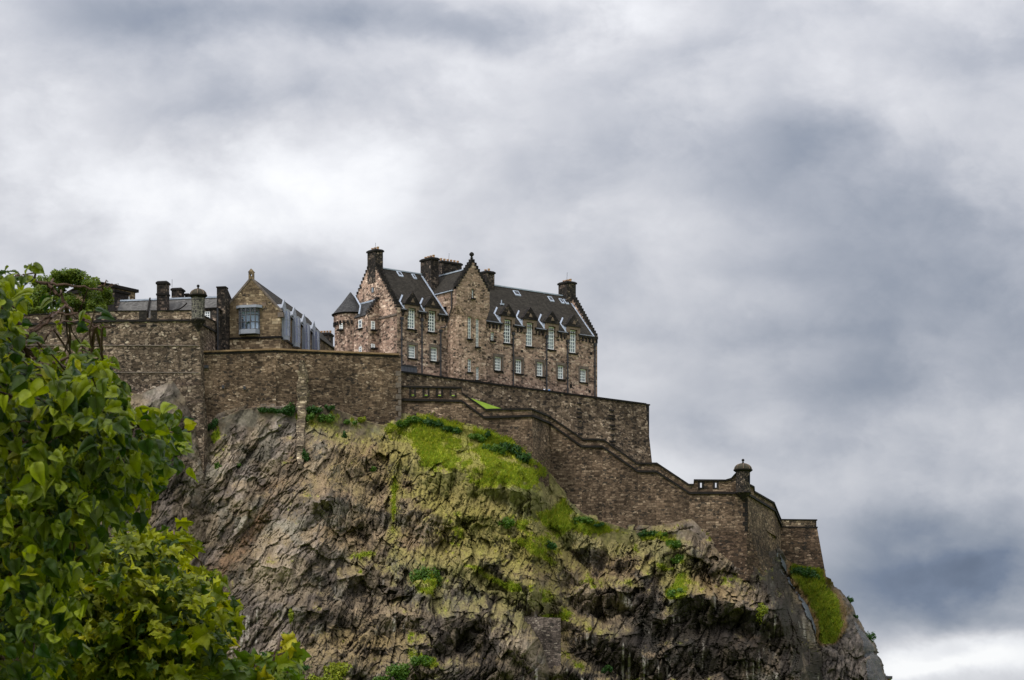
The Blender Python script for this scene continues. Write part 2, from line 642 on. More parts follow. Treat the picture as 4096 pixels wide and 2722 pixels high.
M['curtain'] = masonry('curtain_wall_stone', [(0.0, (0.0291, 0.0201, 0.0134)), (0.22, (0.0857, 0.0571, 0.0359)), (0.55, (0.1474, 0.1005, 0.0657)),
                                              (0.86, (0.2099, 0.1504, 0.1029)), (0.97, (0.2571, 0.1891, 0.1306)), (1.0, (0.3771, 0.2977, 0.2163))],
                       (0.0754, 0.0515, 0.0343), 0.60, 0.26, 0.026, 0.20, darkamt=0.09, stain=(0.55, 1.35), streak=0.34)
M['battery'] = masonry('battery_stone', [(0.0, (0.0278, 0.0202, 0.0145)), (0.22, (0.0910, 0.0647, 0.0457)), (0.55, (0.1606, 0.1177, 0.0850)),
                                         (0.84, (0.2344, 0.1789, 0.1340)), (0.96, (0.2951, 0.2312, 0.1725)), (1.0, (0.4165, 0.3446, 0.2648))],
                       (0.0573, 0.0420, 0.0297), 0.66, 0.32, 0.035, 0.22, darkamt=0.10, stain=(0.62, 1.3), streak=0.28, rubble=0.5)
M['terracewall'] = masonry('terrace_stone', [(0.0, (0.0333, 0.0236, 0.0160)), (0.22, (0.1063, 0.0743, 0.0487)), (0.55, (0.1849, 0.1334, 0.0899)),
                                             (0.84, (0.2773, 0.2049, 0.1432)), (1.0, (0.4622, 0.3627, 0.2628))],
                           (0.1156, 0.0834, 0.0571), 0.62, 0.27, 0.03, 0.18, darkamt=0.20, stain=(0.55, 1.25), streak=0.36, rubble=0.4)
M['lower'] = masonry('lower_wall_stone', [(0.0, (0.0307, 0.0207, 0.0141)), (0.22, (0.0813, 0.0536, 0.0349)), (0.55, (0.1356, 0.0915, 0.0617)),
                                          (0.86, (0.1944, 0.1368, 0.0944)), (0.97, (0.2441, 0.1772, 0.1226)), (1.0, (0.3615, 0.2720, 0.1932))],
                     (0.0705, 0.0494, 0.0335), 0.62, 0.26, 0.026, 0.15, darkamt=0.08, stain=(0.62, 1.28), streak=0.30, rubble=0.1)
M['bastion'] = masonry('bastion_stone', [(0.0, (0.0239, 0.0159, 0.0106)), (0.3, (0.0681, 0.0433, 0.0280)), (0.6, (0.1058, 0.0683, 0.0446)),
                                         (0.92, (0.1565, 0.1042, 0.0703)), (1.0, (0.3130, 0.2250, 0.1589))],
                       (0.0479, 0.0333, 0.0227), 0.70, 0.30, 0.03, 0.12, darkamt=0.09, stain=(0.6, 1.2), streak=0.35, rubble=0.3)
M['gablestone'] = masonry('squared_rubble', [(0.0, (0.0675, 0.0468, 0.0288)), (0.3, (0.1485, 0.1053, 0.0630)), (0.6, (0.2115, 0.1530, 0.0918)),
                                             (0.88, (0.2700, 0.2025, 0.1242)), (1.0, (0.4500, 0.3600, 0.2340))],
                          (0.1350, 0.0990, 0.0630), 0.72, 0.30, 0.02, 0.05, darkamt=0.015, stain=(0.74, 1.15), streak=0.2, rubble=-0.8)
M['ashlar'] = masonry('turret_ashlar', [(0.0, (0.022, 0.021, 0.022)), (0.5, (0.050, 0.047, 0.045)), (0.85, (0.10, 0.092, 0.08)), (1.0, (0.2, 0.18, 0.15))],
                      (0.16, 0.148, 0.122), 0.78, 0.40, 0.045, 0.02, darkamt=0.05, stain=(0.75, 1.2), streak=0.25, rubble=-2.0)
M['soot'] = masonry('soot_black_stone', [(0.0, (0.012, 0.011, 0.011)), (0.5, (0.022, 0.019, 0.017)), (0.85, (0.045, 0.037, 0.031)), (1.0, (0.14, 0.105, 0.075))],
                    (0.026, 0.022, 0.020), 0.5, 0.25, 0.03, 0.1, darkamt=0.2)
M['chimney'] = masonry('chimney_stone', [(0.0, (0.0119, 0.0110, 0.0104)), (0.42, (0.0289, 0.0247, 0.0209)), (0.62, (0.0935, 0.0706, 0.0539)), (0.85, (0.1870, 0.1403, 0.1061)), (1.0, (0.3060, 0.2380, 0.1827))],
                       (0.0510, 0.0408, 0.0348), 0.55, 0.34, 0.035, 0.1, darkamt=0.3, stain=(0.5, 1.2))
M['buttress'] = masonry('buttress_stone', [(0.0, (0.0630, 0.0474, 0.0312)), (0.35, (0.1575, 0.1198, 0.0792)), (0.7, (0.2457, 0.1908, 0.1260)), (1.0, (0.4536, 0.3741, 0.2520))],
                        (0.1134, 0.0873, 0.0600), 0.55, 0.24, 0.03, 0.2, darkamt=0.08, stain=(0.55, 1.3), streak=0.45)
M['patch'] = masonry('purple_rubble', [(0.0, (0.05, 0.039, 0.035)), (0.4, (0.125, 0.095, 0.083)), (0.8, (0.19, 0.148, 0.128)), (1.0, (0.36, 0.30, 0.25))],
                     (0.07, 0.054, 0.047), 0.5, 0.22, 0.035, 0.2, darkamt=0.14, stain=(0.5, 1.35))
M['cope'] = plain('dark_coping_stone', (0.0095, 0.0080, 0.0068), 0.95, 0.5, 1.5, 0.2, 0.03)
M['domestone'] = plain('weathered_dome_stone', (0.040, 0.035, 0.024), 0.9, 0.45, 2.0, 0.2, 0.03)
M['cope_brown'] = plain('lichen_coping_stone', (0.150, 0.098, 0.050), 0.9, 0.45, 1.2, 0.2, 0.03)
M['trim'] = plain('brown_dressed_stone', (0.15, 0.108, 0.078), 0.9, 0.4, 2.0, 0.2, 0.03)
M['margin'] = plain('window_margin_stone', (0.115, 0.092, 0.076), 0.9, 0.45, 2.5, 0.2, 0.03)
M['lead'] = plain('lead_flashing', (0.30, 0.34, 0.40), 0.6, 0.25, 2.0, 0.4, 0.0)
M['lead_dull'] = plain('dull_lead_gutter', (0.13, 0.14, 0.155), 0.7, 0.3, 2.0, 0.3, 0.0)
M['zinc'] = plain('zinc_cladding', (0.20, 0.218, 0.25), 0.5, 0.14, 1.2, 0.5, 0.0)
M['zinc_dark'] = plain('dark_zinc_frame', (0.05, 0.052, 0.058), 0.55, 0.2, 2.0, 0.4)
M['white'] = plain('white_window_paint', (0.80, 0.82, 0.80), 0.5, 0.06, 4.0, 0.4)
M['iron'] = plain('black_iron', (0.018, 0.018, 0.022), 0.55, 0.3, 3.0, 0.4)
M['pot'] = plain('clay_pot', (0.36, 0.215, 0.115), 0.85, 0.3, 3.0, 0.2)
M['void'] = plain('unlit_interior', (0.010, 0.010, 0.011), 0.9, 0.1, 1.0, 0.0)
M['hut'] = plain('blue_grey_sheet', (0.055, 0.058, 0.072), 0.6, 0.25, 1.5, 0.4)
M['bark'] = plain('tree_bark', (0.060, 0.036, 0.024), 0.9, 0.4, 12.0, 0.2, 0.01)
M['soil'] = plain('grey_paving', (0.16, 0.145, 0.125), 0.95, 0.3, 0.6, 0.2)
M['sky_backing'] = plain('pale_sky_backing', (0.60, 0.74, 0.95), 0.9, 0.05, 1.0, 0.1)  # pale blue of the sky seen through the bay, put into the colour
M['skin'] = plain('skin', (0.45, 0.28, 0.20), 0.6, 0.1, 5.0, 0.3)
M['cloth_dark'] = plain('dark_cloth', (0.020, 0.022, 0.030), 0.9, 0.3, 5.0, 0.1)
M['cloth_green'] = plain('green_cloth', (0.015, 0.075, 0.035), 0.9, 0.3, 5.0, 0.1)
M['cap_white'] = plain('white_cap_cloth', (0.75, 0.78, 0.82), 0.8, 0.05, 5.0, 0.1)
M['cap_blue'] = plain('blue_cap_cloth', (0.03, 0.22, 0.62), 0.8, 0.05, 5.0, 0.1)
M['hair'] = plain('dark_hair', (0.015, 0.011, 0.009), 0.7, 0.2, 9.0, 0.3)
M['red'] = plain('red_sandstone', (0.20, 0.075, 0.05), 0.9, 0.2, 1.0, 0.1)


def slate(name, c0, c1):
    m, w = new_mat(name)
    uv = w.n('ShaderNodeUVMap').outputs[0]
    b = w.n('ShaderNodeTexBrick')
    w.l(uv, b.inputs['Vector'])
    for k, v in (('Color1', (0, 0, 0, 1)), ('Color2', (1, 1, 1, 1)), ('Mortar', (0.2, 0.2, 0.2, 1))):
        b.inputs[k].default_value = v
    b.inputs['Scale'].default_value = 1.0
    b.inputs['Brick Width'].default_value = 0.30
    b.inputs['Row Height'].default_value = 0.20
    b.inputs['Mortar Size'].default_value = 0.012
    n = w.noise(uv, 0.5, 5, 0.65)
    n2 = w.noise(w.vmath('MULTIPLY', uv, (1.5, 0.25, 1)), 1.6, 4, 0.6)
    t = w.math('ADD', w.math('MULTIPLY', b.outputs['Color'], 0.5), w.math('MULTIPLY', n.outputs['Fac'], 0.6))
    t = w.math('ADD', t, w.math('MULTIPLY', w.math('SUBTRACT', n2.outputs['Fac'], 0.5), 0.6), clamp=True)
    col = w.ramp(t, [(0.1, c0), (0.55, tuple((a + q) / 2 for a, q in zip(c0, c1))), (0.95, c1)])
    finish(w, col, 0.95, w.math('ADD', b.outputs['Color'], w.math('MULTIPLY', b.outputs['Fac'], -1.0)), 0.03, 0.6, 0.12)
    return m


M['slate'] = slate('dark_slate', (0.0125, 0.0108, 0.0085), (0.044, 0.0385, 0.031))
M['slate_grey'] = slate('grey_slate', (0.050, 0.048, 0.046), (0.150, 0.143, 0.132))


def glass(name, tint=(0.30, 0.37, 0.45), clear=0.0):
    m, w = new_mat(name)
    p = w.n('ShaderNodeBsdfPrincipled')
    p.inputs['Base Color'].default_value = tuple(tint) + (1.0,)
    p.inputs['Roughness'].default_value = 0.08
    p.inputs['Specular IOR Level'].default_value = 0.8
    o = w.n('ShaderNodeOutputMaterial')
    if clear > 0:
        t = w.n('ShaderNodeBsdfTransparent')
        mx = w.n('ShaderNodeMixShader')
        mx.inputs[0].default_value = 1.0 - clear
        w.l(t.outputs[0], mx.inputs[1])
        w.l(p.outputs[0], mx.inputs[2])
        w.l(mx.outputs[0], o.inputs[0])
    else:
        w.l(p.outputs[0], o.inputs[0])
    return m


M['pane'] = glass('window_glass', (0.15, 0.18, 0.21))
M['pane_clear'] = glass('bay_glass', (0.10, 0.14, 0.19), 0.82)
M['pane_blue'] = glass('dormer_glass', (0.15, 0.17, 0.25))


def tinted(name, rough=0.9, trans=0.0, noise_scale=3.0, var=0.25, bump=0.0, spec=0.2, glow=(1.0, 1.0, 0.35)):
    m, w = new_mat(name)
    a = w.n('ShaderNodeAttribute', attribute_name='tint')
    tc = w.n('ShaderNodeTexCoord').outputs['Object']
    n = w.noise(tc, noise_scale, 5, 0.7)
    k = w.mapr(n.outputs['Fac'], 0.3, 0.7, 1.0 - var, 1.0 + var, smooth=False)
    col = w.vmath('SCALE', a.outputs['Color'], k)
    p = finish(w, col, rough, n.outputs['Fac'] if bump else None, bump, 0.8, spec)
    if trans > 0:
        out = [x for x in w.t.nodes if x.type == 'OUTPUT_MATERIAL'][0]
        tr = w.n('ShaderNodeBsdfTranslucent')
        w.l(w.vmath('MULTIPLY', col, tuple(g * 1.6 for g in glow)), tr.inputs['Color'])
        mx = w.n('ShaderNodeMixShader')
        mx.inputs[0].default_value = trans
        w.l(p.outputs[0], mx.inputs[1])
        w.l(tr.outputs[0], mx.inputs[2])
        w.l(mx.outputs[0], out.inputs[0])
    return m


M['rock'] = tinted('crag_rock', 0.95, 0.0, 4.0, 0.40, 0.07, 0.1)
M['leaf'] = tinted('broad_leaf', 0.55, 0.36, 30.0, 0.2, 0.004, 0.22)
M['bush'] = tinted('bush_leaf', 0.6, 0.3, 2.0, 0.25, 0.0, 0.3)
M['blade'] = tinted('grass_blade', 0.8, 0.3, 2.0, 0.2, 0.0, 0.2)


def lawn_mat():
    m, w = new_mat('lawn_grass')
    tc = w.n('ShaderNodeTexCoord').outputs['Object']
    n = w.noise(tc, 1.2, 6, 0.7)
    col = w.ramp(n.outputs['Fac'], [(0.3, (0.09, 0.155, 0.014)), (0.6, (0.16, 0.23, 0.022)), (0.8, (0.24, 0.27, 0.06))])
    finish(w, col, 0.95, n.outputs['Fac'], 0.08, 0.8, 0.1)
    return m


M['lawn'] = lawn_mat()


def net_mat(lo=.5, hi=.95):
    m, w = new_mat('rock_net_mesh')
    uv = w.n('ShaderNodeTexCoord').outputs['Object']
    n = w.noise(w.vmath('MULTIPLY', uv, (1, 1, 0.15)), 3.0, 4, 0.65)
    col = w.ramp(n.outputs['Fac'], [(0.3, (0.035, 0.041, 0.050)), (0.7, (0.115, 0.130, 0.145))])
    p = finish(w, col, 0.7, None, 0, 0, 0.3)
    out = [x for x in w.t.nodes if x.type == 'OUTPUT_MATERIAL'][0]
    t = w.n('ShaderNodeBsdfTransparent')
    mx = w.n('ShaderNodeMixShader')
    f = w.noise(uv, 9.0, 3, 0.6)
    w.l(w.mapr(f.outputs['Fac'], 0.3, 0.55, lo, hi), mx.inputs[0])
    w.l(t.outputs[0], mx.inputs[1])
    w.l(p.outputs[0], mx.inputs[2])
    w.l(mx.outputs[0], out.inputs[0])
    return m


M['net'] = net_mat()
M['net_thin'] = net_mat(.10, .42)
M['pane_dark'] = glass('dark_window_glass', (0.045, 0.055, 0.07))
M['pane_mid'] = glass('grey_window_glass', (0.10, 0.12, 0.145))
M['slate_cone'] = slate('cone_slate', (0.024, 0.024, 0.025), (0.075, 0.073, 0.072))
# ------------------------------------------------------------------ shared parts


WR = random.Random(21)


def window(parent, F, s0, s1, z0, z1, n, cols, rows, fr=0.12, bar=0.06, sash=True, frame_mat='white', pane_mat='pane', sill=True, sill_mat='cope'):
    """sash window set back at depth n: frame with glazing bars > pane, sill"""
    b = MB()
    b.box(F, s0, s0 + fr, n, n + 0.07, z0, z1)
    b.box(F, s1 - fr, s1, n, n + 0.07, z0, z1)
    b.box(F, s0 + fr, s1 - fr, n, n + 0.07, z1 - fr, z1)
    b.box(F, s0 + fr, s1 - fr, n, n + 0.08, z0, z0 + fr * 1.25)
    iw, ih = (s1 - s0 - 2 * fr), (z1 - z0 - 2.25 * fr)
    for i in range(1, cols):
        a = s0 + fr + iw * i / cols
        b.box(F, a - bar / 2, a + bar / 2, n + 0.002, n + 0.05, z0 + fr * 1.25, z1 - fr)
    for j in range(1, rows):
        c = z0 + fr * 1.25 + ih * j / rows
        t = bar * (1.5 if sash and j * 2 == rows else 1.0)
        b.box(F, s0 + fr, s1 - fr, n + 0.004, n + 0.045, c - t / 2, c + t / 2)
    o = b.build('window', M[frame_mat], parent)
    if pane_mat == 'pane':
        pane_mat = WR.choice(('pane', 'pane', 'pane_mid', 'pane_mid', 'pane_dark'))
    MB().poly([F(s0 + 0.01, n + 0.012, z0), F(s1 - 0.01, n + 0.012, z0), F(s1 - 0.01, n + 0.012, z1), F(s0 + 0.01, n + 0.012, z1)]).build('pane', M[pane_mat], o)
    if sill:
        MB().box(F, s0 - 0.14, s1 + 0.14, n + 0.075, n + 0.40, z0 - 0.17, z0 - 0.005).build('sill', M[sill_mat], o)
    return o


def chimney(parent, F, s0, s1, n0, n1, z0, z1, pots=3, along='n', mat='chimney', cap=0.30):
    """stack > capped head, clay pots"""
    o = MB().box(F, s0, s1, n0, n1, z0, z1 - cap).build('chimney', M[mat], parent)
    e = 0.10
    b = MB()
    b.hexa([F(s0 - e, n0 - e, z1 - cap + .004), F(s1 + e, n0 - e, z1 - cap + .004), F(s1 + e, n1 + e, z1 - cap + .004), F(s0 - e, n1 + e, z1 - cap + .004),
            F(s0 - e, n0 - e, z1 - cap * .45), F(s1 + e, n0 - e, z1 - cap * .45), F(s1 + e, n1 + e, z1 - cap * .45), F(s0 - e, n1 + e, z1 - cap * .45)])
    b.hexa([F(s0 - e, n0 - e, z1 - cap * .44), F(s1 + e, n0 - e, z1 - cap * .44), F(s1 + e, n1 + e, z1 - cap * .44), F(s0 - e, n1 + e, z1 - cap * .44),
            F(s0 + .06, n0 + .06, z1), F(s1 - .06, n0 + .06, z1), F(s1 - .06, n1 - .06, z1), F(s0 + .06, n1 - .06, z1)])
    b.build('chimney_head', M['cope'], o)
    if pots:
        for i in range(pots):
            t = (i + 0.5) / pots
            q = F((s0 + s1) / 2, n0 + (n1 - n0) * t, z1) if along == 'n' else F(s0 + (s1 - s0) * t, (n0 + n1) / 2, z1)
            MB().lathe(q, [(0.13, z1 - .02), (0.115, z1 + .17), (0.15, z1 + .19), (0.15, z1 + .27)], 8).build('chimney_pot', M['pot'], o)
    return o


def crow(t0, z0, t1, z1, n):
    """stepped skew outline from eave (t0,z0) up to (t1,z1)"""
    pts = []
    for i in range(n):
        ta = t0 + (t1 - t0) * i / n
        tb = t0 + (t1 - t0) * (i + 1) / n
        zb = z0 + (z1 - z0) * (i + 1) / n
        pts += [(ta, zb), (tb, zb)]
    return pts


def slab(b, F, pts, th=0.12):
    """thin roof slab: pts is 4 (s,n,z) corners of the upper face"""
    up = [F(*p) for p in pts]
    nrm = (up[1] - up[0]).cross(up[3] - up[0]).normalized()
    if nrm.z < 0:
        nrm = -nrm
    b.hexa([u - nrm * th for u in up] + up)


# ------------------------------------------------------------------ the long crow-stepped building
H = Frame(P(1588, 1400, 400).x, 400.0, 38.0)
HZ0 = 64.5
HD = 9.4                                    # depth of the range
ze = H.z_at(1231, 0.0, 0.0)                 # eaves
zr = H.z_at(1072, 0.0, -HD / 2)             # ridge
L = H.s_of(2389)
hosp = thing('castle_building', 'long pinkish stone castle building with crow-stepped gables and dormers above the terrace wall', 'castle building', H(L / 2, -HD / 2, HZ0))

low = [(1637, 1661, 1381, 1434), (1726, 1748, 1390, 1446), (1982, 2004, 1428, 1483), (2065, 2086, 1439, 1495),
       (2150, 2171, 1450, 1506), (2234, 2254, 1463, 1517), (2323, 2344, 1477, 1530)]
dorm = [(1634, 1659, 1234, 1317, 1171), (1715, 1740, 1245, 1329, 1184), (2018, 2042, 1279, 1374, 1220),
        (2107, 2129, 1292, 1386, 1233), (2194, 2217, 1307, 1399, 1248), (2280, 2303, 1320, 1413, 1262)]


def hole(F, px0, px1, py0, py1, n, widen=0.0):
    a, b = F.s_of(px0, n), F.s_of(px1, n)
    m = (a + b) / 2
    return (a - widen, b + widen, F.z_at(py1, m, n), F.z_at(py0, m, n))


WN = 1.65                                   # projection of the gabled wing
ws0, ws1 = H.s_of(1826, WN), H.s_of(1958, WN)
lowh = [hole(H, *q, 0.0, 0.10) for q in low]
dh = [hole(H, *q[:4], 0.0, 0.10) for q in dorm]
small = [hole(H, 1963, 1977, 1329, 1363, 0.0)]
fh = [h for h in lowh + dh + small]
wall = MB()
seg = [(0.5, ws0), (ws1, L - 0.5)]
for a, b in seg:
    hs = [(h[0], h[1], h[2], min(h[3], ze)) for h in fh if h[0] > a and h[1] < b]
    wall.gridwall(H, a, b, HZ0, ze, 0.0, hs, 0.30)
# back wall
wall.poly([H(0.5, -HD, HZ0), H(L - .5, -HD, HZ0), H(L - .5, -HD, ze), H(0.5, -HD, ze)])
# gables with crow steps
NST = 15
pk = 0.42
for a0, a1 in ((0.0, 0.5), (L - 0.5, L)):
    out = [(0.0, HZ0)] + crow(0.0, ze - 0.05, -HD / 2 + 0.55, zr + pk - .2, NST) + [(-HD / 2 - 0.55, zr + pk - .2)]
    left = crow(-HD, ze - 0.05, -HD / 2 - 0.55, zr + pk - .2, NST)
    out = [(0.0, HZ0)] + crow(0.0, ze - 0.05, -HD / 2 + 0.55, zr + pk - .2, NST) + list(reversed(left)) + [(-HD, HZ0)]
    wall.prism(H, out, 's', a0, a1)
ho = wall.build('wall', M['hosp'], hosp)
# black cap stones on the steps
for a0, a1 in ((-0.03, 0.53), (L - 0.53, L + 0.03)):
    for sgn in (0, 1):
        cp = MB()
        for i in range(NST):
            f0, f1 = i / NST, (i + 1) / NST
            t0, t1 = (0.0, -HD / 2 + .55) if sgn == 0 else (-HD, -HD / 2 - .55)
            za = (ze - .05) + (zr + pk - .2 - ze + .05) * f1
            ta, tb = t0 + (t1 - t0) * f0, t0 + (t1 - t0) * f1
            e = 0.03 if sgn == 0 else -0.03
            cp.box(H, a0, a1, tb, ta + e, za - 0.24, za + 0.05)
        cp.build('crow_step', M['soot'], hosp)

# string course on the left gable and corbelled eaves band
cb = MB()
zst = H.z_at(1258, 0, 0)
cb.box(H, -0.10, -0.003, -HD, 0.0, zst - .1, zst + .1)
cb.build('string_course', M['margin'], hosp)
for a, b in ((0.5, ws0 - .02), (ws1 + .02, L)):
    cuts = sorted([(h[0] - .12, h[1] + .12) for h in dh if h[0] > a and h[1] < b])
    cur = a
    spans = []
    for c0, c1 in cuts:
        spans.append((cur, c0)); cur = c1
    spans.append((cur, b))
    for c0, c1 in spans:
        eb = MB()
        eb.box(H, c0, c1, 0.003, 0.16, ze - 0.34, ze - 0.02)
        k = c0 + 0.15
        while k < c1 - 0.2:
            eb.box(H, k, k + 0.20, 0.003, 0.14, ze - 0.80, ze - 0.345)
            k += 0.50
        eb.build('corbel_table', M['soot'], hosp)

# roof
rf = MB()
o_ = 0.22
dsp = sorted(((h[0] + h[1]) / 2 - .84, (h[0] + h[1]) / 2 + .84) for h in dh)
ra_, cur_ = [], 0.5
for u, v in dsp:
    ra_ += [(cur_, u, o_), (u, v, -.75)]
    cur_ = v
ra_.append((cur_, L - .5, o_))
slp = (zr - ze) / (HD / 2)
for a, b, n0_ in ra_:
    slab(rf, H, [(a, n0_, ze - n0_ * slp + .1), (b, n0_, ze - n0_ * slp + .1), (b, -HD / 2, zr + .1), (a, -HD / 2, zr + .1)])
for a, b in ((0.5, L - 0.5),):
    slab(rf, H, [(a, -HD - o_, ze - .2), (b, -HD - o_, ze - .2), (b, -HD / 2, zr + .1), (a, -HD / 2, zr + .1)])
roof = rf.build('roof', M['slate'], hosp)
ld = MB().box(H, 0.5, L - .5, -HD / 2 - .11, -HD / 2 + .11, zr + .06, zr + .19)
ld.build('ridge_lead', M['lead'], roof)


def roofz(n):
    return ze + .1 + (zr - ze) * (-n) / (HD / 2)


def roofstrip(b, a0, n0, a1, n1, w=0.16, lift=0.03):
    p0, p1 = Vector((a0, n0)), Vector((a1, n1))
    d = (p1 - p0).normalized()
    q = Vector((-d.y, d.x)) * w
    c = [p0 - q, p1 - q, p1 + q, p0 + q]
    lo = [H(x[0], x[1], roofz(x[1]) + .004) for x in c]
    hi = [v + Vector((0, 0, lift)) for v in lo]
    b.hexa(lo + hi)


for a_, n0_, b_, n1_, w_, m_ in ((ws0 - .14, 0.2, ws0 - .14, -HD / 2 + .2, .12, 'lead'), (L - .62, 0.2, L - .62, -HD / 2 + .5, .10, 'lead'), *[(a, .17, b, .17, .045, 'lead_dull') for a, b, n0_ in ra_ if n0_ > 0]):
    ld = MB()
    roofstrip(ld, a_, n0_, b_, n1_, w_)
    ld.build('lead_flashing', M[m_], roof)

# skylights
for px, py, wd in ((1599, 1098, .62), (1656, 1108, .42), (2067, 1175, .80), (2203, 1198, .62), (2246, 1206, .45), (2264, 1209, .45)):
    # find the spot on the roof slope
    lo, hi = 0.0, HD / 2
    for _ in range(40):
        m_ = (lo + hi) / 2
        a = H.s_of(px, -m_)
        if H.z_at(py, a, -m_) > roofz(-m_):
            lo = m_
        else:
            hi = m_
    n_ = -(lo + hi) / 2
    a = H.s_of(px, n_)
    g = MB()
    for (u0, u1, v0, v1) in ((-wd / 2, wd / 2, -.30, -.20), (-wd / 2, -wd / 2 + .12, -.20, .21), (wd / 2 - .06, wd / 2, -.20, .21), (-wd / 2, wd / 2, .21, .25)):
        c = [(a + u0, n_ - v0), (a + u1, n_ - v0), (a + u1, n_ - v1), (a + u0, n_ - v1)]
        lo_ = [H(x, y, roofz(y) + .006) for x, y in c]
        g.hexa(lo_ + [v + Vector((0, 0, .10)) for v in lo_])
    k = g.build('skylight', M['lead'], roof)
    c = [(a - wd / 2 + .1, n_ + .22), (a + wd / 2 - .05, n_ + .22), (a + wd / 2 - .05, n_ - .22), (a - wd / 2 + .1, n_ - .22)]
    MB().poly([H(x, y, roofz(y) + .05) for x, y in c]).build('pane', M['iron'], k)
vs, vn = H.s_of(2006, -2.3), -2.3
MB().tube([H(vs, vn, roofz(vn)), H(vs, vn, roofz(vn) + .5)], .06, 6).box(H, vs - .2, vs + .2, vn - .15, vn + .25, roofz(vn) - .1, roofz(vn) + .1).build('roof_vent', M['lead'], roof)

# facade windows
for h in lowh:
    window(hosp, H, h[0], h[1], h[2], h[3], -0.26, 3, 4)
for h in small:
    window(hosp, H, h[0], h[1], h[2], h[3], -0.24, 2, 3, .08)
for h in lowh:
    mg = MB()
    mg.box(H, h[0] - .24, h[1] + .24, .003, .05, h[3] + .004, h[3] + .30)
    mg.box(H, h[0] - .24, h[0] - .004, .003, .04, h[2], h[3])
    mg.box(H, h[1] + .004, h[1] + .24, .003, .04, h[2], h[3])
    mg.build('window_surround', M['margin'], hosp)

# wall-head dormers
for k, (h, q) in enumerate(zip(dh, dorm)):
    m_ = (h[0] + h[1]) / 2
    ztop = h[3]
    za = H.z_at(q[4] - 4, m_, 0.12)
    w2 = 1.06
    d = MB()
    zb = max(ztop, ze) + .02
    d.box(H, m_ - w2 + .12, h[0] - .003, .003, .14, ze - .75, zb + .28)
    d.box(H, h[1] + .003, m_ + w2 - .12, .003, .14, ze - .75, zb + .28)
    d.box(H, h[0], h[1], .003, .14, ztop + .01, zb + .28)
    if ztop > ze:
        d.box(H, m_ - w2 + .12, h[0] - .003, -.45, -.003, ze - .1, zb + .28)
        d.box(H, h[1] + .003, m_ + w2 - .12, -.45, -.003, ze - .1, zb + .28)
    do = d.build('dormer', M['trim'], hosp)
    zp = zb + .285
    g = MB().prism(H, [(m_ - w2, zp), (m_ + w2, zp), (m_ + w2, zp + .16), (m_, za), (m_ - w2, zp + .16)], 'n', -.32, .22)
    g.build('pediment', M['soot'], do)
    MB().prism(H, [(m_ - .24, zp + .30), (m_ + .24, zp + .30), (m_, zp + .72)], 'n', .223, .26).build('carved_panel', M['trim'], do)
    # little roof and lead cheeks running back into the slope
    ra = MB()
    nb = lambda z: -(z - ze - .05) / (zr - ze) * HD / 2
    ap = za - .12
    for sg in (-1, 1):
        ra.poly([H(m_ + sg * (w2 - .1), -.32, zp + .12), H(m_, -.32, ap), H(m_, nb(ap), ap), H(m_ + sg * (w2 - .1), nb(zp + .12), zp + .12)])
    ra.build('dormer_roof', M['slate'], do)
    for sg in (-1, 1):
        x = m_ + sg * (w2 - .10)
        MB().poly([H(x, -.02, ze - .05), H(x, -.02, zp + .12), H(x, nb(zp + .12), zp + .12)]).build('lead_cheek', M['lead'], do)
    x0 = m_ - w2 + .1
    ck = MB()
    roofstrip(ck, x0 - .12, .1, x0 - .12, nb(zp + .12) - .12, .09, .05)
    ck.build('lead_flashing', M['lead'], do)
    ck = MB()
    roofstrip(ck, x0 - .22, nb(zp + .12) - .12, m_ - .1, nb(ap) + .1, .07, .06)
    ck.build('lead_flashing', M['lead'], do)
    window(do, H, h[0], h[1], h[2], h[3], -0.26, 3, 6 if k > 1 else 6)

# down pipes
dp = [(1607, 1280, 1500), (1688, 1285, 1500), (1763, 1330, 1510), (2053, 1340, 1560), (2187, 1352, 1570), (2271, 1370, 1575), (2380, 1384, 1600)]
for px, y0, y1 in dp:
    a = H.s_of(px, .12)
    zt, zb = H.z_at(y0, a, .12), HZ0
    b = MB().tube([H(a, .13, zb), H(a, .13, zt)], .085, 7)
    b.box(H, a - .15, a + .15, .03, .28, zt - .05, zt + .28)
    zz = zb + 1.0
    while zz < zt:
        b.box(H, a - .15, a + .15, .02, .22, zz - .06, zz + .06)
        zz += 1.75
    b.build('drain_pipe', M['iron'], hosp)
# scattered black putlog stones, low vents
rr = random.Random(4)
for i in range(120):
    a = rr.uniform(.8, L - .8)
    z = rr.uniform(HZ0 + 2, ze - 1.0)
    if ws0 - .3 < a < ws1 + .3 or any(h[0] - .5 < a < h[1] + .5 and h[2] - .4 < z < h[3] + .5 for h in fh):
        continue
    w_, h_ = rr.uniform(.12, .24), rr.uniform(.12, .22)
    if i % 3 == 0:
        MB().box(H, a - w_, a + w_, .002, .03, z - h_, z + h_).build('black_stone', M['soot'], hosp)

# ---- the projecting gabled wing (corbelled out to the square)
zsh = H.z_at(1146, ws0, WN)                                  # shoulders
zcb = H.z_at(1258, ws0, WN)                                  # corbel level
wing = MB()
R_ = 1.45
arc = [(ws0 + R_ - R_ * cos(t), WN - R_ + R_ * sin(t)) for t in [pi / 2 * i / 7 for i in range(8)]]
wa = ws0 + R_
wr = H.s_of(1945, WN)
whl = [hole(H, 1871, 1886, 1269, 1356, WN), hole(H, 1903, 1917, 1276, 1388, WN), hole(H, 1871, 1886, 1436, 1489, WN), hole(H, 1904, 1917, 1468, 1521, WN)]
wing.gridwall(H, wa, wr, HZ0, zcb, WN, [h for h in whl], .28)
ring = [(ws0, 0.0)] + arc
for (p, q) in zip(ring, ring[1:]):
    wing.poly([H(p[0], p[1], HZ0), H(q[0], q[1], HZ0), H(q[0], q[1], zcb), H(p[0], p[1], zcb)])
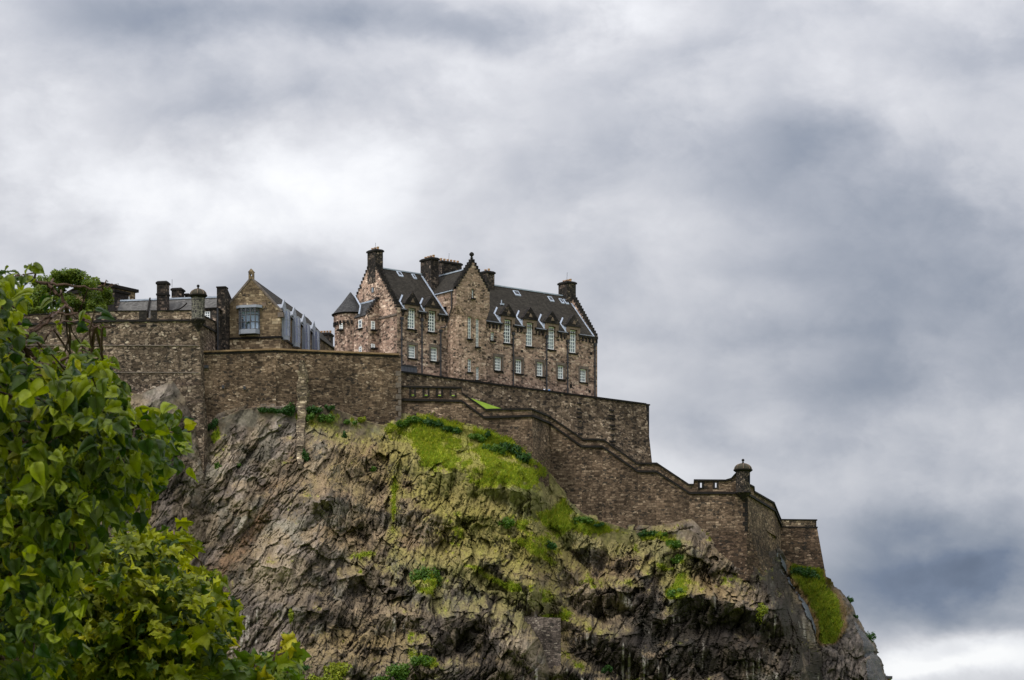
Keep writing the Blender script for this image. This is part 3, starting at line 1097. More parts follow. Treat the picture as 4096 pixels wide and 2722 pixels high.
wing.poly([H(wr, WN, HZ0), H(wr, -.2, HZ0), H(wr, -.2, zcb), H(wr, WN, zcb)])
# corbel courses from round to square
for i in range(6):
    f0 = i / 6
    z0, z1 = zcb + i * .19, zcb + (i + 1) * .19
    rr_ = R_ * (1 - f0) ** 0.8 * .96 + .02
    pl = [(ws0 - .02 * f0, -.1)] + [(ws0 + rr_ - rr_ * cos(t), WN + .02 - rr_ + rr_ * sin(t)) for t in [pi / 2 * j / 6 for j in range(7)]]
    xr = wr + (ws1 - wr) * (i + 1) / 6
    pl += [(xr, WN + .02), (xr, -.1)]
    wing.plan([H(x, y, 0) for x, y in pl], z0 + .001, z1 - .001)
zup = zcb + 6 * .19
slit = hole(H, 1887, 1896, 1151, 1193, WN)
wing.gridwall(H, ws0, ws1, zup, zsh, WN, [slit] if slit[3] < zsh else [(slit[0], slit[1], slit[2], zsh)], .28)
wing.poly([H(ws0, WN, zup), H(ws0, -HD / 2, zup), H(ws0, -HD / 2, zsh - .25), H(ws0, WN, zsh - .25)])
wing.poly([H(ws1, WN, zup), H(ws1, -HD / 2, zup), H(ws1, -HD / 2, zsh - .25), H(ws1, WN, zsh - .25)])
wm = (ws0 + ws1) / 2
zap = H.z_at(1052, wm, WN)
gl = [(ws0, zsh)] + crow(ws0, zsh, wm - .22, zap, 9) + list(reversed(crow(ws1, zsh, wm + .22, zap, 9))) + [(ws1, zsh)]
wing.prism(H, gl, 'n', WN - .5, WN)
wing.build('wing_wall', M['wing'], hosp)
for sg in (0, 1):
    cq = MB()
    t0, t1 = (ws0, wm - .22) if sg == 0 else (ws1, wm + .22)
    for i in range(9):
        za = zsh + (zap - zsh) * (i + 1) / 9
        ta, tb = t0 + (t1 - t0) * i / 9, t0 + (t1 - t0) * (i + 1) / 9
        cq.box(H, min(ta, tb) - .03, max(ta, tb) + .03, WN - .53, WN + .04, za - .34, za + .06)
    cq.build('crow_step', M['soot'], hosp)
fn = H(wm, WN - .25, zap)
MB().box(H, wm - .24, wm + .24, WN - .5, WN, zap + .06, zap + .40).lathe(fn, [(.12, zap + .40), (.12, zap + .5), (.22, zap + .54), (.12, zap + .62), (.10, zap + .72), (.22, zap + .82), (.27, zap + .95), (.22, zap + 1.10), (.08, zap + 1.2)], 10).build('finial', M['soot'], hosp)
wrf = MB()
zwr = zap - .55
zwe = zsh - .25
for sg, se in ((-1, ws0 - .12), (1, ws1 + .12)):
    slab(wrf, H, [(se, WN - .5, zwe), (se, -HD / 2 - .6, zwe), (wm, -HD / 2 - .6, zwr), (wm, WN - .5, zwr)], .12)
wro = wrf.build('wing_roof', M['slate'], hosp)
MB().box(H, wm - .13, wm + .13, -HD / 2, WN - .5, zwr - .03, zwr + .12).build('ridge_lead', M['lead'], wro)
MB().box(H, ws0 - .17, ws0 - .03, -HD / 2 + .3, WN - .55, zwe - .16, zwe - .06).build('lead_flashing', M['lead'], wro)
for h, cr in zip(whl, ((2, 6), (2, 7), (2, 4), (2, 4))):
    window(hosp, H, h[0], h[1], h[2], h[3], WN - .24, cr[0], cr[1], .075, .05)
window(hosp, H, slit[0], slit[1], slit[2], slit[3], WN - .24, 1, 3, .05)
pa, pb = ws0 + .05, H.s_of(1788, 0.1)
MB().tube([H(ws0 - .1, .9, zsh - .3), H(ws0 - .1, .9, zcb + .9), H(ws0 - .12, .35, zcb - .4), H(ws0 - .35, .15, zcb - 1.2), H(H.s_of(1763, .13), .13, H.z_at(1322, 8, 0))], .07, 6).build('drain_pipe', M['iron'], hosp)

# ---- chimneys
chimney(hosp, H, -0.02, 1.0, -HD / 2 - .75, -HD / 2 + .75, zr - 1.7, H.z_at(1001, .5, -HD / 2), 3, 'n')
sb = H.s_of(1735, -3.2)
chimney(hosp, H, sb - .55, sb + .5, -HD / 2 - .2, -HD / 2 + 1.75, zr - 3.2, H.z_at(1033, sb, -3.6), 4, 'n')
sc_ = H.s_of(1800, -6.6)
chimney(hosp, H, sc_ - 1.45, sc_ + 1.35, -7.1, -6.2, zr - 3.0, H.z_at(1049, sc_, -6.6), 6, 's')
sd_ = H.s_of(1948, -4.7)
chimney(hosp, H, sd_ - .55, sd_ + .6, -5.3, -4.1, zr - 1.5, H.z_at(1087, sd_, -4.7), 2, 'n')
chimney(hosp, H, L - 1.25, L + .02, -HD / 2 - .75, -HD / 2 + .85, zr - 2.6, H.z_at(1130, L - .6, -HD / 2), 4, 'n')
for a, n, z in ((.9, -HD / 2 - .6, H.z_at(1001, .5, -HD / 2)), (L - 1.2, -HD / 2 + .7, H.z_at(1130, L - .6, -HD / 2)), (sc_ - .2, -6.6, H.z_at(1049, sc_, -6.6))):
    MB().tube([H(a, n, z - .1), H(a + .08, n, z + .95)], .018, 5).build('lightning_rod', M['iron'], hosp)

# ---- gable windows, stair block and round turret at the left end
zs0, zs1 = H.z_at(1164, 0, -2.9), H.z_at(1141, 0, -2.9)
nw = H.n_of(1492, 0.0)
MB().hexa([H(-.05, nw - .26, zs0), H(-.003, nw - .26, zs0), H(-.003, nw + .26, zs0), H(-.05, nw + .26, zs0), H(-.05, nw - .26, zs1), H(-.003, nw - .26, zs1), H(-.003, nw + .26, zs1), H(-.05, nw + .26, zs1)]).build('window_surround', M['margin'], hosp)
sw = MB().hexa([H(-.07, nw - .15, zs0 + .06), H(-.052, nw - .15, zs0 + .06), H(-.052, nw + .15, zs0 + .06), H(-.07, nw + .15, zs0 + .06), H(-.07, nw - .15, zs1 - .06), H(-.052, nw - .15, zs1 - .06), H(-.052, nw + .15, zs1 - .06), H(-.07, nw + .15, zs1 - .06)])
sw.build('pane', M['pane'], hosp)
bz0, bz1 = H.z_at(1256, -1.5, -3.3), H.z_at(1192, 0, -3.3)
blk = MB()
blk.prism(H, [(-1.5, HZ0), (-.003, HZ0), (-.003, bz1)] + list(reversed([(q, z) for q, z in crow(-1.5, bz0, -.003, bz1, 6)][:-1])) + [(-1.5, bz0)], 'n', -3.65, -3.25)
blk.poly([H(-1.5, -3.65, HZ0), H(-1.5, -6.8, HZ0), H(-1.5, -6.8, bz0), H(-1.5, -3.65, bz0)])
blk.build('stair_block', M['hosp'], hosp)
cr_ = MB()
for i in range(6):
    ta, tb = -1.5 + 1.497 * i / 6, -1.5 + 1.497 * (i + 1) / 6
    za = bz0 + (bz1 - bz0) * (i + 1) / 6
    cr_.box(H, ta - .03, tb, -3.7, -3.2, za - .2, za + .05)
cr_.build('crow_step', M['soot'], hosp)
br = MB()
slab(br, H, [(-1.6, -3.66, bz0 - .1), (-1.6, -6.9, bz0 - .1), (0.0, -6.9, bz1 - .2), (0.0, -3.66, bz1 - .2)], .1)
bro = br.build('stair_roof', M['slate_cone'], hosp)
MB().box(H, -.12, -.004, -6.9, -3.7, bz1 - .26, bz1 - .08).build('lead_flashing', M['lead'], bro)


def face_window(parent, F, a, n0, n1, z0, z1, nm='window'):
    """window on a face that looks along -s"""
    b = MB()
    for (u0, u1, v0, v1) in ((n0, n0 + .09, z0, z1), (n1 - .09, n1, z0, z1), (n0 + .09, n1 - .09, z1 - .09, z1), (n0 + .09, n1 - .09, z0, z0 + .1), (n0 + .09, n1 - .09, (z0 + z1) / 2 - .03, (z0 + z1) / 2 + .03)):
        b.hexa([F(a - .09, u0, v0), F(a - .01, u0, v0), F(a - .01, u1, v0), F(a - .09, u1, v0), F(a - .09, u0, v1), F(a - .01, u0, v1), F(a - .01, u1, v1), F(a - .09, u1, v1)])
    o = b.build(nm, M['white'], parent)
    MB().poly([F(a - .05, n0 + .02, z0 + .02), F(a - .05, n1 - .02, z0 + .02), F(a - .05, n1 - .02, z1 - .02), F(a - .05, n0 + .02, z1 - .02)]).build('pane', M['pane'], o)
    MB().hexa([F(a - .18, n0 - .1, z0 - .16), F(a - .004, n0 - .1, z0 - .16), F(a - .004, n1 + .1, z0 - .16), F(a - .18, n1 + .1, z0 - .16), F(a - .18, n0 - .1, z0), F(a - .004, n0 - .1, z0), F(a - .004, n1 + .1, z0), F(a - .18, n1 + .1, z0)]).build('sill', M['cope'], o)
    return o


face_window(hosp, H, -1.5, -4.95, -4.35, H.z_at(1314, -1.5, -4.6), H.z_at(1280, -1.5, -4.6))
face_window(hosp, H, -1.5, -4.85, -4.40, H.z_at(1412, -1.5, -4.6), H.z_at(1388, -1.5, -4.6))
for y0, y1 in ((1320, 1286), (1394, 1377)):
    a_ = H.s_of(1491, -3.25)
    za, zb = H.z_at(y0, a_, -3.25), H.z_at(y1, a_, -3.25)
    window(hosp, H, a_ - .24, a_ + .24, za, zb, -3.24, 2, 3, .07, sill_mat='cope')

tc_ = P(1402, 1300, 405.4)
tr_ = 1.74
zt0, ztE, ztA = HZ0, ZC + (YH - 1264) / FPX * 405.6, ZC + (YH - 1172) / FPX * 405.6
rt = MB().lathe(tc_, [(tr_, zt0), (tr_, ztE - 1.15), (tr_ + .12, ztE - .85), (tr_ + .12, ztE - .02)], 40)
rto = rt.build('round_turret', M['hosp'], hosp)
MB().lathe(tc_, [(tr_ + .30, ztE), (tr_ * .55, ztE + (ztA - ztE) * .52), (.06, ztA)], 40).build('turret_roof', M['slate_cone'], rto)
MB().lathe(tc_, [(tr_ + .13, ztE - .10), (tr_ + .31, ztE - .04), (tr_ + .34, ztE + .04), (tr_ + .14, ztE + .1)], 40).build('turret_gutter', M['cope'], rto)
tb_ = MB()
for i in range(26):
    t = 2 * pi * i / 26
    q = Frame(tc_.x + cos(t) * tr_, tc_.y + sin(t) * tr_, math.degrees(t) + 90)
    tb_.box(q, -.1, .1, .003, .17, ztE - 1.25, ztE - .87)
tb_.build('corbel_table', M['soot'], rto)
for ang, y0, y1 in ((238, 1322, 1298), (262, 1560, 1540)):
    t = radians(ang)
    q = Frame(tc_.x + cos(t) * tr_, tc_.y + sin(t) * tr_, ang + 90)
    zz0, zz1 = ZC + (YH - y0) / FPX * 404.3, ZC + (YH - y1) / FPX * 404.3
    window(rto, q, -.22, .22, zz0, zz1, .02, 2, 3, .06)
MB().tube([P(1419, 1184, 404.9), P(1442, 1225, 403.4), P(1436, 1258, 402.6)], .09, 6).build('lead_flashing', M['lead'], rto)

# dark hut on the terrace
hut = thing('terrace_hut', 'dark blue-grey flat-roofed hut on the terrace at the foot of the long building', 'hut', H(H.s_of(1636, 1.2), 1.2, HZ0))
ha, hb = H.s_of(1606, 1.9), H.s_of(1668, 1.9)
hz = H.z_at(1462, ha, 1.9)
MB().box(H, ha, hb, .4, 1.9, HZ0, hz).build('cabin', M['hut'], hut)
MB().box(H, ha - .05, hb + .05, .35, 1.97, hz + .002, hz + .09).build('flat_roof', M['iron'], hut)
rb = MB()
for i in range(1, 5):
    rb.box(H, ha + (hb - ha) * i / 5 - .02, ha + (hb - ha) * i / 5 + .02, 1.902, 1.93, HZ0, hz - .05)
rb.build('panel_rib', M['hut'], hut)
# ------------------------------------------------------------------ gabled hall with bay windows
G = Frame(P(889, 1300, 398).x, 398.0, -11.5)
gz0 = 63.0
gL = G.s_of(1121)
zge = G.z_at(1246, gL / 2, 0)
zga = G.z_at(1114, gL / 2, 0)
gm = gL / 2
GDEP = 24.0
hall = thing('gabled_hall', 'brown stone hall with plain pointed gable, zinc bay window and side dormers', 'hall', G(gm, -6, gz0))
bw0, bw1 = G.s_of(954, .5), G.s_of(1034, .5)
bz0_, bz1_ = G.z_at(1322, gm, 0), G.z_at(1236, gm, 0)
gw = MB()
gw.gridwall(G, 0, gL, gz0, zge, 0, [(bw0, bw1, bz0_, min(bz1_, zge - .01))], .3)
gw.poly([G(0, 0, zge), G(gL, 0, zge), G(gm, 0, zga)])
gw.poly([G(gL, 0, gz0), G(gL, -GDEP, gz0), G(gL, -GDEP, zge), G(gL, 0, zge)])
gw.poly([G(0, 0, gz0), G(0, -GDEP, gz0), G(0, -GDEP, zge), G(0, 0, zge)])
gw.build('wall', M['gablestone'], hall)
gr = MB()
for sg, e in ((-1, -.18), (1, gL + .18)):
    sl_ = (zga - zge) / gm
    slab(gr, G, [(e, -.35, zge - .18 * sl_ + .12), (e, -GDEP, zge - .18 * sl_ + .12), (gm, -GDEP, zga + .12), (gm, -.35, zga + .12)], .16)
gro = gr.build('roof', M['slate'], hall)
sk = MB()
for e, f in ((-.25, 0), (gL + .25, gL)):
    sl_ = (zga - zge) / gm
    slab(sk, G, [(e, .07, zge - .25 * sl_ + .2), (e, -.36, zge - .25 * sl_ + .2), (gm, -.36, zga + .22), (gm, .07, zga + .22)], .2)
for e0, e1 in ((-.35, .25), (gL - .25, gL + .35)):
    sk.box(G, e0, e1, -.36, .1, zge - .75, zge - .25)
sk.build('skew_stone', M['margin'], hall)
st = MB()
zs_ = G.z_at(1352, gm, 0)
st.box(G, -.02, gL + .1, .003, .12, zs_ - .12, zs_ + .08).box(G, gL + .003, gL + .12, -GDEP, -.003, zs_ - .12, zs_ + .08)
st.build('string_course', M['cope'], hall)
# bellcote on the apex
zb_ = zga + .2
bc = MB()
zb_ -= .30
bc.box(G, gm - .28, gm - .10, -.3, .09, zb_, zb_ + .75).box(G, gm + .10, gm + .28, -.3, .09, zb_, zb_ + .75)
bc.box(G, gm - .099, gm + .099, -.3, .09, zb_, zb_ + .32).box(G, gm - .099, gm + .099, -.3, .09, zb_ + .56, zb_ + .75)
bc.prism(G, [(gm - .35, zb_ + .752), (gm + .35, zb_ + .752), (gm, zb_ + 1.14)], 'n', -.36, .1)
bc.build('bellcote', M['gablestone'], hall)
# pale blocks above the bay
for x in (-.42, .62, 1.75):
    MB().box(G, gm + x - .55, gm + x - .1, .003, .03, bz1_ + .25, bz1_ + .62).build('relieving_stone', M['trim'], hall)




# canted bay window on the gable: plan (s,n)
bp = [(bw0 + .02, -.25), (bw0 + .02, .25), (bw0 + .34, .62), (bw1 - .34, .62), (bw1 - .02, .25), (bw1 - .02, -.25)]
hd = MB()
ex = [(bw0 - .32, .02), (bw0 - .32, .30), (bw0 + .2, .72), (bw1 - .2, .72), (bw1 + .32, .30), (bw1 + .32, .02)]
hd.plan([G(x, y, 0) for x, y in ex], bz1_ + .02, bz1_ + .30)
bay_o = hd.build('bay_window', M['zinc'], hall)
bs_ = MB()
bs_.plan([G(x, y, 0) for x, y in [(bw0 - .03, .02), (bw0 - .03, .27), (bw0 + .30, .68), (bw1 - .30, .68), (bw1 + .03, .27), (bw1 + .03, .02)]], bz0_ - .45, bz0_ + .02)
bs_.build('bay_apron', M['zinc'], bay_o)
fr = MB()
pts = bp[1:5]
zz = [bz0_ + .02 + (bz1_ - bz0_) * i / 3 for i in range(4)]
for (a, b), nc in zip(zip(bp, bp[1:]), (1, 1, 3, 1, 1)):
    for i in range(nc + 1):
        f = i / nc
        x, y = a[0] + (b[0] - a[0]) * f, a[1] + (b[1] - a[1]) * f
        fr.box(G, x - .05, x + .05, y - .05, y + .05, bz0_ + .02, bz1_ + .02)
    for z in zz:
        fr.tube([G(a[0], a[1], z), G(b[0], b[1], z)], .055, 5)
fr.build('glazing_bar', M['zinc_dark'], bay_o)
gp = MB()
for a, b in zip(bp, bp[1:]):
    gp.poly([G(a[0], a[1], bz0_), G(b[0], b[1], bz0_), G(b[0], b[1], bz1_), G(a[0], a[1], bz1_)])
gp.build('pane', M['pane_clear'], bay_o)
bl = MB().box(G, bw0 + .03, bw1 - .03, -.60, -.55, bz0_, bz1_)
bl.build('sky_backing', M['sky_backing'], bay_o)  # added sheet behind the glass, stands in for sky seen through the bay
sl_x = MB().poly([G(bw0 + .02, -.25, bz0_), G(bw0 + .02, -.55, bz0_), G(bw0 + .02, -.55, bz1_), G(bw0 + .02, -.25, bz1_)]).poly([G(bw1 - .02, -.25, bz0_), G(bw1 - .02, -.55, bz0_), G(bw1 - .02, -.55, bz1_), G(bw1 - .02, -.25, bz1_)])
sl_x.build('bay_reveal', M['sky_backing'], bay_o)

# four zinc bay dormers down the right side (they look along +s)
for i, px in enumerate((1134, 1175, 1214, 1253)):
    n_ = G.n_of(px, gL)
    zt = G.z_at((1199, 1228, 1256, 1284)[i], gL, n_)
    hw = .66
    zf = zt - 1.12                     # eaves of the little gable
    zb2 = zf - 2.85
    d = MB()
    d.prism(G, [(n_ - .95, zf), (n_ + .95, zf), (n_ + .95, zf + .10), (n_, zt), (n_ - .95, zf + .10)], 's', gL - .06, gL + .12)
    d.prism(G, [(n_ - hw, zf), (n_ + hw, zf), (n_ + hw, zf + .1), (n_, zt - .5), (n_ - hw, zf + .1)], 's', gL - .95, gL - .065)
    do = d.build('bay_dormer', M['zinc'], hall)
    q = [(gL + .004, n_ + hw), (gL + .34, n_ + hw), (gL + .60, n_ + hw - .28), (gL + .60, n_ - hw + .28), (gL + .34, n_ - hw), (gL + .004, n_ - hw)]
    MB().plan([G(x, y, 0) for x, y in q], zb2 - .45, zb2).build('bay_apron', M['zinc'], do)
    MB().plan([G(x, y, 0) for x, y in q], zf - .22, zf - .005).build('bay_head', M['zinc'], do)
    gq = MB()
    fq = MB()
    for a, b in zip(q, q[1:]):
        gq.poly([G(a[0], a[1], zb2), G(b[0], b[1], zb2), G(b[0], b[1], zf - .2), G(a[0], a[1], zf - .2)])
    gq.build('pane', M['pane_blue'], do)
    for x, y in q[1:5]:
        fq.box(G, x - .05, x + .05, y - .05, y + .05, zb2, zf - .2)
    for k in range(1, 3):
        z = zb2 + (zf - .2 - zb2) * k / 3
        for a, b in zip(q, q[1:]):
            fq.tube([G(a[0], a[1], z), G(b[0], b[1], z)], .03, 5)
    fq.box(G, gL + .004, gL + .2, n_ + hw, n_ + hw + .06, zb2 - .3, zf - .2)
    fq.build('glazing_bar', M['zinc'], do)
    ck = MB()
    ck.box(G, gL - .9, gL - .002, n_ - hw, n_ + hw, zge - .5, zf - .01)
    ck.build('dormer_cheek', M['zinc'], do)
gp_ = MB()
gp_.tube([G(-.16, .2, zge - .5), G(-.16, .2, zs_ + .2), G(-.16, .2, gz0 + 1)], .09, 7)
gp_.box(G, -.34, .02, .1, .36, zge - .75, zge - .4)
gp_.build('drain_pipe', M['iron'], hall)

# ------------------------------------------------------------------ slate-roofed range behind the battery
B = Frame(P(800, 1300, 389.0).x, 389.0, -11.5)        # battery corner; s runs left to right, n towards the camera
rng = thing('slate_range', 'low grey slate-roofed range with stone chimneys behind the battery wall', 'building', B(-6, -8, 64))
rn = -8.0
rdp = 4.2
r0, r1 = B.s_of(470, rn - 2), B.s_of(888, rn - 2)
zrr = B.z_at(1199, (r0 + r1) / 2, rn - rdp / 2)
zre = zrr - 2.3
rw = MB()
rw.poly([B(r0, rn, 62), B(r1, rn, 62), B(r1, rn, zre), B(r0, rn, zre)])
rw.prism(B, [(rn, 62), (rn - rdp, 62), (rn - rdp, zre), (rn - rdp / 2, zrr + .15), (rn, zre)], 's', r0 - .02, r0 + .3)
rw.prism(B, [(rn, 62), (rn - rdp, 62), (rn - rdp, zre), (rn - rdp / 2, zrr + .15), (rn, zre)], 's', r1 - .3, r1)
rw.build('wall', M['chimney'], rng)
rr2 = MB()
slab(rr2, B, [(r0 + .3, rn + .2, zre - .15), (r1 - .3, rn + .2, zre - .15), (r1 - .3, rn - rdp / 2, zrr), (r0 + .3, rn - rdp / 2, zrr)], .1)
slab(rr2, B, [(r0 + .3, rn - rdp - .2, zre - .15), (r1 - .3, rn - rdp - .2, zre - .15), (r1 - .3, rn - rdp / 2, zrr), (r0 + .3, rn - rdp / 2, zrr)], .1)
rro = rr2.build('roof', M['slate_grey'], rng)
lf = MB().box(B, r0 + .3, r1 - .3, rn - rdp / 2 - .14, rn - rdp / 2 + .14, zrr - .02, zrr + .15)
sk_ = B.s_of(600, rn - 1)
lf.build('lead_flashing', M['lead'], rro)
b_ = MB()
sl2 = [(sk_ - .1, rn + .1, zre), (sk_ + .1, rn + .1, zre), (sk_ - .25, rn - rdp / 2, zrr + .1), (sk_ - .42, rn - rdp / 2, zrr + .1)]
up = [B(*p) + Vector((0, 0, .05)) for p in sl2]
b_.hexa(up + [u + Vector((0, -.02, .14)) for u in up])
b_.build('roof_divider', M['cope'], rro)
# swept lead roll (curved abutment)
cvs = []
for i in range(9):
    f = i / 8
    px_, py_ = 698 + 50 * f, 1241 - 28 * f ** 2.0
    cvs.append(P(px_, py_, 396.0))
MB().tube(cvs, .07, 6).build('swept_skew', M['cope'], rro)
c0, c1 = B.s_of(627, rn + .6), B.s_of(668, rn + .6)
zt = B.z_at(1129, c0, rn)
st_ = chimney(rng, B, c0, c1, rn - .3, rn + .6, 66, zt, 0, mat='chimney', cap=.35)
MB().box(B, c0 - .07, c1 + .07, rn - .37, rn + .67, zt - 1.55, zt - 1.35).build('chimney_band', M['cope'], st_)
c0, c1 = B.s_of(686, rn - 3.5), B.s_of(726, rn - 3.5)
chimney(rng, B, c0, c1, rn - 4.6, rn - 3.5, 68, B.z_at(1152, c0, rn - 3.5), 0, mat='chimney', cap=.3)
c0, c1 = B.s_of(739, rn - 4.5), B.s_of(756, rn - 4.5)
chimney(rng, B, c0, c1, rn - 5, rn - 4.5, 70, B.z_at(1174, c0, rn - 4.5), 0, mat='chimney', cap=.22)
# tall end wall stepping down behind the hall
e0 = B.s_of(867, rn + .6)
zt = B.z_at(1153, e0, rn + .5)
ew = MB()
ew.box(B, e0, e0 + .95, rn - .35, rn + .6, 64, zt)
ew.prism(B, [(rn - .35, 66), (rn - 3.6, 66), (rn - 3.6, zt - 1.5), (rn - .35, zt - .02)], 's', e0 + .62, e0 + .95)
ewo = ew.build('end_wall', M['chimney'], rng)
MB().box(B, e0 - .06, e0 + 1.0, rn - .4, rn + .66, zt + .002, zt + .14).build('wall_coping', M['cope'], ewo)
# small outshot with a white window, seen past the sentry turret
os0, os1 = B.s_of(806, rn + 2.2), B.s_of(868, rn + 2.2)
zo = B.z_at(1238, os0, rn + 2.2)
ow = hole(B, 808, 840, 1246, 1279, rn + 2.2)
om = MB()
om.gridwall(B, os0, os1, 64, zo, rn + 2.2, [ow], .15)
om.poly([B(os1, rn + 2.2, 64), B(os1, rn, 64), B(os1, rn, zo), B(os1, rn + 2.2, zo)])
om.build('outshot_wall', M['chimney'], rng)
MB().box(B, os0 - .1, os1 + .12, rn, rn + 2.35, zo + .003, zo + .12).build('outshot_roof', M['cope'], rng)
window(rng, B, ow[0], ow[1], ow[2], ow[3], rn + 2.07, 3, 3, .09, .06, sill=False)
MB().tube([B(os1 + .1, rn + 2.3, zo), B(os1 + .1, rn + 2.3, 66)], .09, 7).build('drain_pipe', M['iron'], rng)
MB().tube([P(688, 1150, 404), P(688.5, 1118, 404)], .02, 5).build('lightning_rod', M['iron'], rng)

# ------------------------------------------------------------------ classical block far left, half hidden by the tree
K = Frame(P(452, 1200, 430).x, 430.0, 52.0)
far = thing('upper_block', 'dark stone block with a sloping eaves cornice half hidden by the castle tree', 'building', K(0, -4, 66))
k1 = K.s_of(541)
zk = K.z_at(1152, 0, 0)
kz = MB().box(K, 0, k1, -7, 0, 64, zk)
kz.prism(K, [(0, zk), (-7, zk), (-3.5, zk + .9)], 's', .01, k1 - .01)
kz.build('wall', M['gablestone'], far)
MB().box(K, -.3, k1 + .3, -7.3, .3, zk + .01, zk + .35).build('cornice', M['cope'], far)
kq = MB()
slab(kq, K, [(-.3, .3, zk + .36), (k1 + .3, .3, zk + .36), (k1 + .3, -3.5, zk + 1.35), (-.3, -3.5, zk + 1.35)], .12)
slab(kq, K, [(-.3, -7.3, zk + .36), (k1 + .3, -7.3, zk + .36), (k1 + .3, -3.5, zk + 1.35), (-.3, -3.5, zk + 1.35)], .12)
kq.build('roof', M['slate'], far)
ka, kb = K.s_of(458, 1.5), K.s_of(515, 1.5)
zl = K.z_at(1168, ka, 1.5)
MB().box(K, ka, kb, .01, 1.5, 64, zl).build('lower_wing', M['soot'], far)
MB().box(K, ka - .15, kb + .15, .01, 1.65, zl + .01, zl + .25).build('cornice', M['cope'], far)
kw0, kw1 = K.s_of(515, .35), K.s_of(524, .35)
window(far, K, kw0, kw1, K.z_at(1206, kw0, .35), K.z_at(1184, kw0, .35), .02, 2, 3, .1, .06)

# chimney block between the hall and the round turret
Q = Frame(P(1270, 1380, 425).x, 425.0, -11.5)
cbk = thing('chimney_block', 'small sooty chimney block with clay pots between the hall dormers and the round turret', 'building', Q(.8, -1, 64))
q1, q2 = Q.s_of(1275), Q.s_of(1322)
zq = Q.z_at(1331, q1, 0)
chimney(cbk, Q, q1, q2, -1.2, 0, 66, zq, 4, 's', 'chimney', .35)
MB().box(Q, q1 - .8, q2 + .8, -4, -.2, 64, Q.z_at(1388, q1, 0)).build('wall', M['gablestone'], cbk)
MB().box(Q, q1 - .2, q1 + .7, -.19, .25, Q.z_at(1395, q1, 0), Q.z_at(1377, q1, 0)).build('roof_light', M['lead'], cbk)
# ------------------------------------------------------------------ curtain walls


class Plan:
    """plan polyline of a wall; at(px) is where the line of sight of a pixel column meets it"""
    def __init__(s, pts):
        s.p = [Vector((q[0], q[1])) for q in pts]
        s.px = [pxof(q) for q in s.p]

    def at(s, px):
        n = len(s.p)
        k = (px - CX) / FPX
        for i in range(n - 1):
            if px <= s.px[i + 1] or i == n - 2:
                a, b = s.p[i], s.p[i + 1]
                d = b - a
                t = (k * a.y - a.x) / (d.x - k * d.y)
                q = a + d * t
                nrm = Vector((d.y, -d.x)).normalized()
                if nrm.y > 0 and abs(nrm.y) > .3:
                    nrm = -nrm
                return q, nrm
        return None

    def normal(s, px):
        """mitred outward normal"""
        q, n = s.at(px)
        for i in range(1, len(s.p) - 1):
            if abs(px - s.px[i]) < .6:
                _, n0 = s.at(px - 2)
                _, n1 = s.at(px + 2)
                m = (n0 + n1).normalized()
                return q, m / max(.35, m.dot(n0))
        return q, n


def prof(pts, px):
    return float(np.interp(px, [p[0] for p in pts], [p[1] for p in pts]))


def zpx(q, py):
    return ZC + (YH - py) / FPX * q.y


def ring(q, n, spec):
    """spec: [(out, z)] -> points"""
    return [Vector((q.x + n.x * o, q.y + n.y * o, z)) for o, z in spec]


def cols_of(line, px0, px1, extra, step=60):
    xs = {px0, px1} | {x for x in line.px if px0 < x < px1} | {x for x in extra if px0 < x < px1}
    k = int((px1 - px0) / step)
    xs |= {px0 + (px1 - px0) * i / max(1, k) for i in range(k + 1)}
    xs = sorted(xs)
    out = [xs[0]]
    for x in xs[1:]:
        if x - out[-1] > .8:
            out.append(x)
    out[-1] = px1
    return out


def wall_body(b, line, px0, px1, top, zbot, thick, batter=0.0, endb=0.0):
    secs = []
    xs = cols_of(line, px0, px1, [p[0] for p in top])
    for i, px in enumerate(xs):
        q, n = line.normal(px)
        zt = zpx(q, prof(top, px))
        e = Vector((0, 0, 0))
        r = ring(q, n, [(batter * (zt - zbot), zbot), (0, zt), (-thick, zt), (-thick, zbot)])
        if i == len(xs) - 1 and endb:
            t = Vector((-n.y, n.x))
            if t.x < 0: t = -t
            r[0] += Vector((t.x, t.y, 0)) * endb * (zt - zbot)
        secs.append(r)
    b.sweep(secs)
    return b


def band(b, line, px0, px1, prof_, out, inn, zlo, zhi, cham=0.0):
    secs = []
    for px in cols_of(line, px0, px1, [p[0] for p in prof_]):
        q, n = line.normal(px)
        z = zpx(q, prof(prof_, px))
        secs.append(ring(q, n, [(out, z + zlo), (out - cham, z + zhi), (-inn, z + zhi), (-inn, z + zlo)]))
    b.sweep(secs)
    return b


def parapet(b, line, px0, px1, string, cope, thick, slots=(), gaps=(), inset=.03):
    """slots: (px0,px1,py0,py1) through holes; gaps: (px0,px1) open crenels"""
    cuts = sorted({px0, px1} | {s[0] for s in slots} | {s[1] for s in slots} | {g[0] for g in gaps} | {g[1] for g in gaps})
    cuts = [c for c in cuts if px0 <= c <= px1]
    for a, c in zip(cuts, cuts[1:]):
        m = (a + c) / 2
        sl = [s for s in slots if s[0] < m < s[1]]
        gp = [g for g in gaps if g[0] < m < g[1]]
        parts = []
        if sl:
            parts = [(string, [(0, sl[0][3]), (9999, sl[0][3])]), ([(0, sl[0][2]), (9999, sl[0][2])], cope)]
        elif gp:
            parts = [(string, [(p[0], p[1] * .72 + prof(cope, p[0]) * .28) for p in string])]
        else:
            parts = [(string, cope)]
        for lo, hi in parts:
            secs = []
            for px in cols_of(line, a, c, [p[0] for p in cope] + [p[0] for p in string]):
                q, n = line.normal(px)
                z0, z1 = zpx(q, prof(lo, px)), zpx(q, prof(hi, px))
                secs.append(ring(q, n, [(-inset, z0), (-inset, z1), (-thick, z1), (-thick, z0)]))
            b.sweep(secs)
    return b


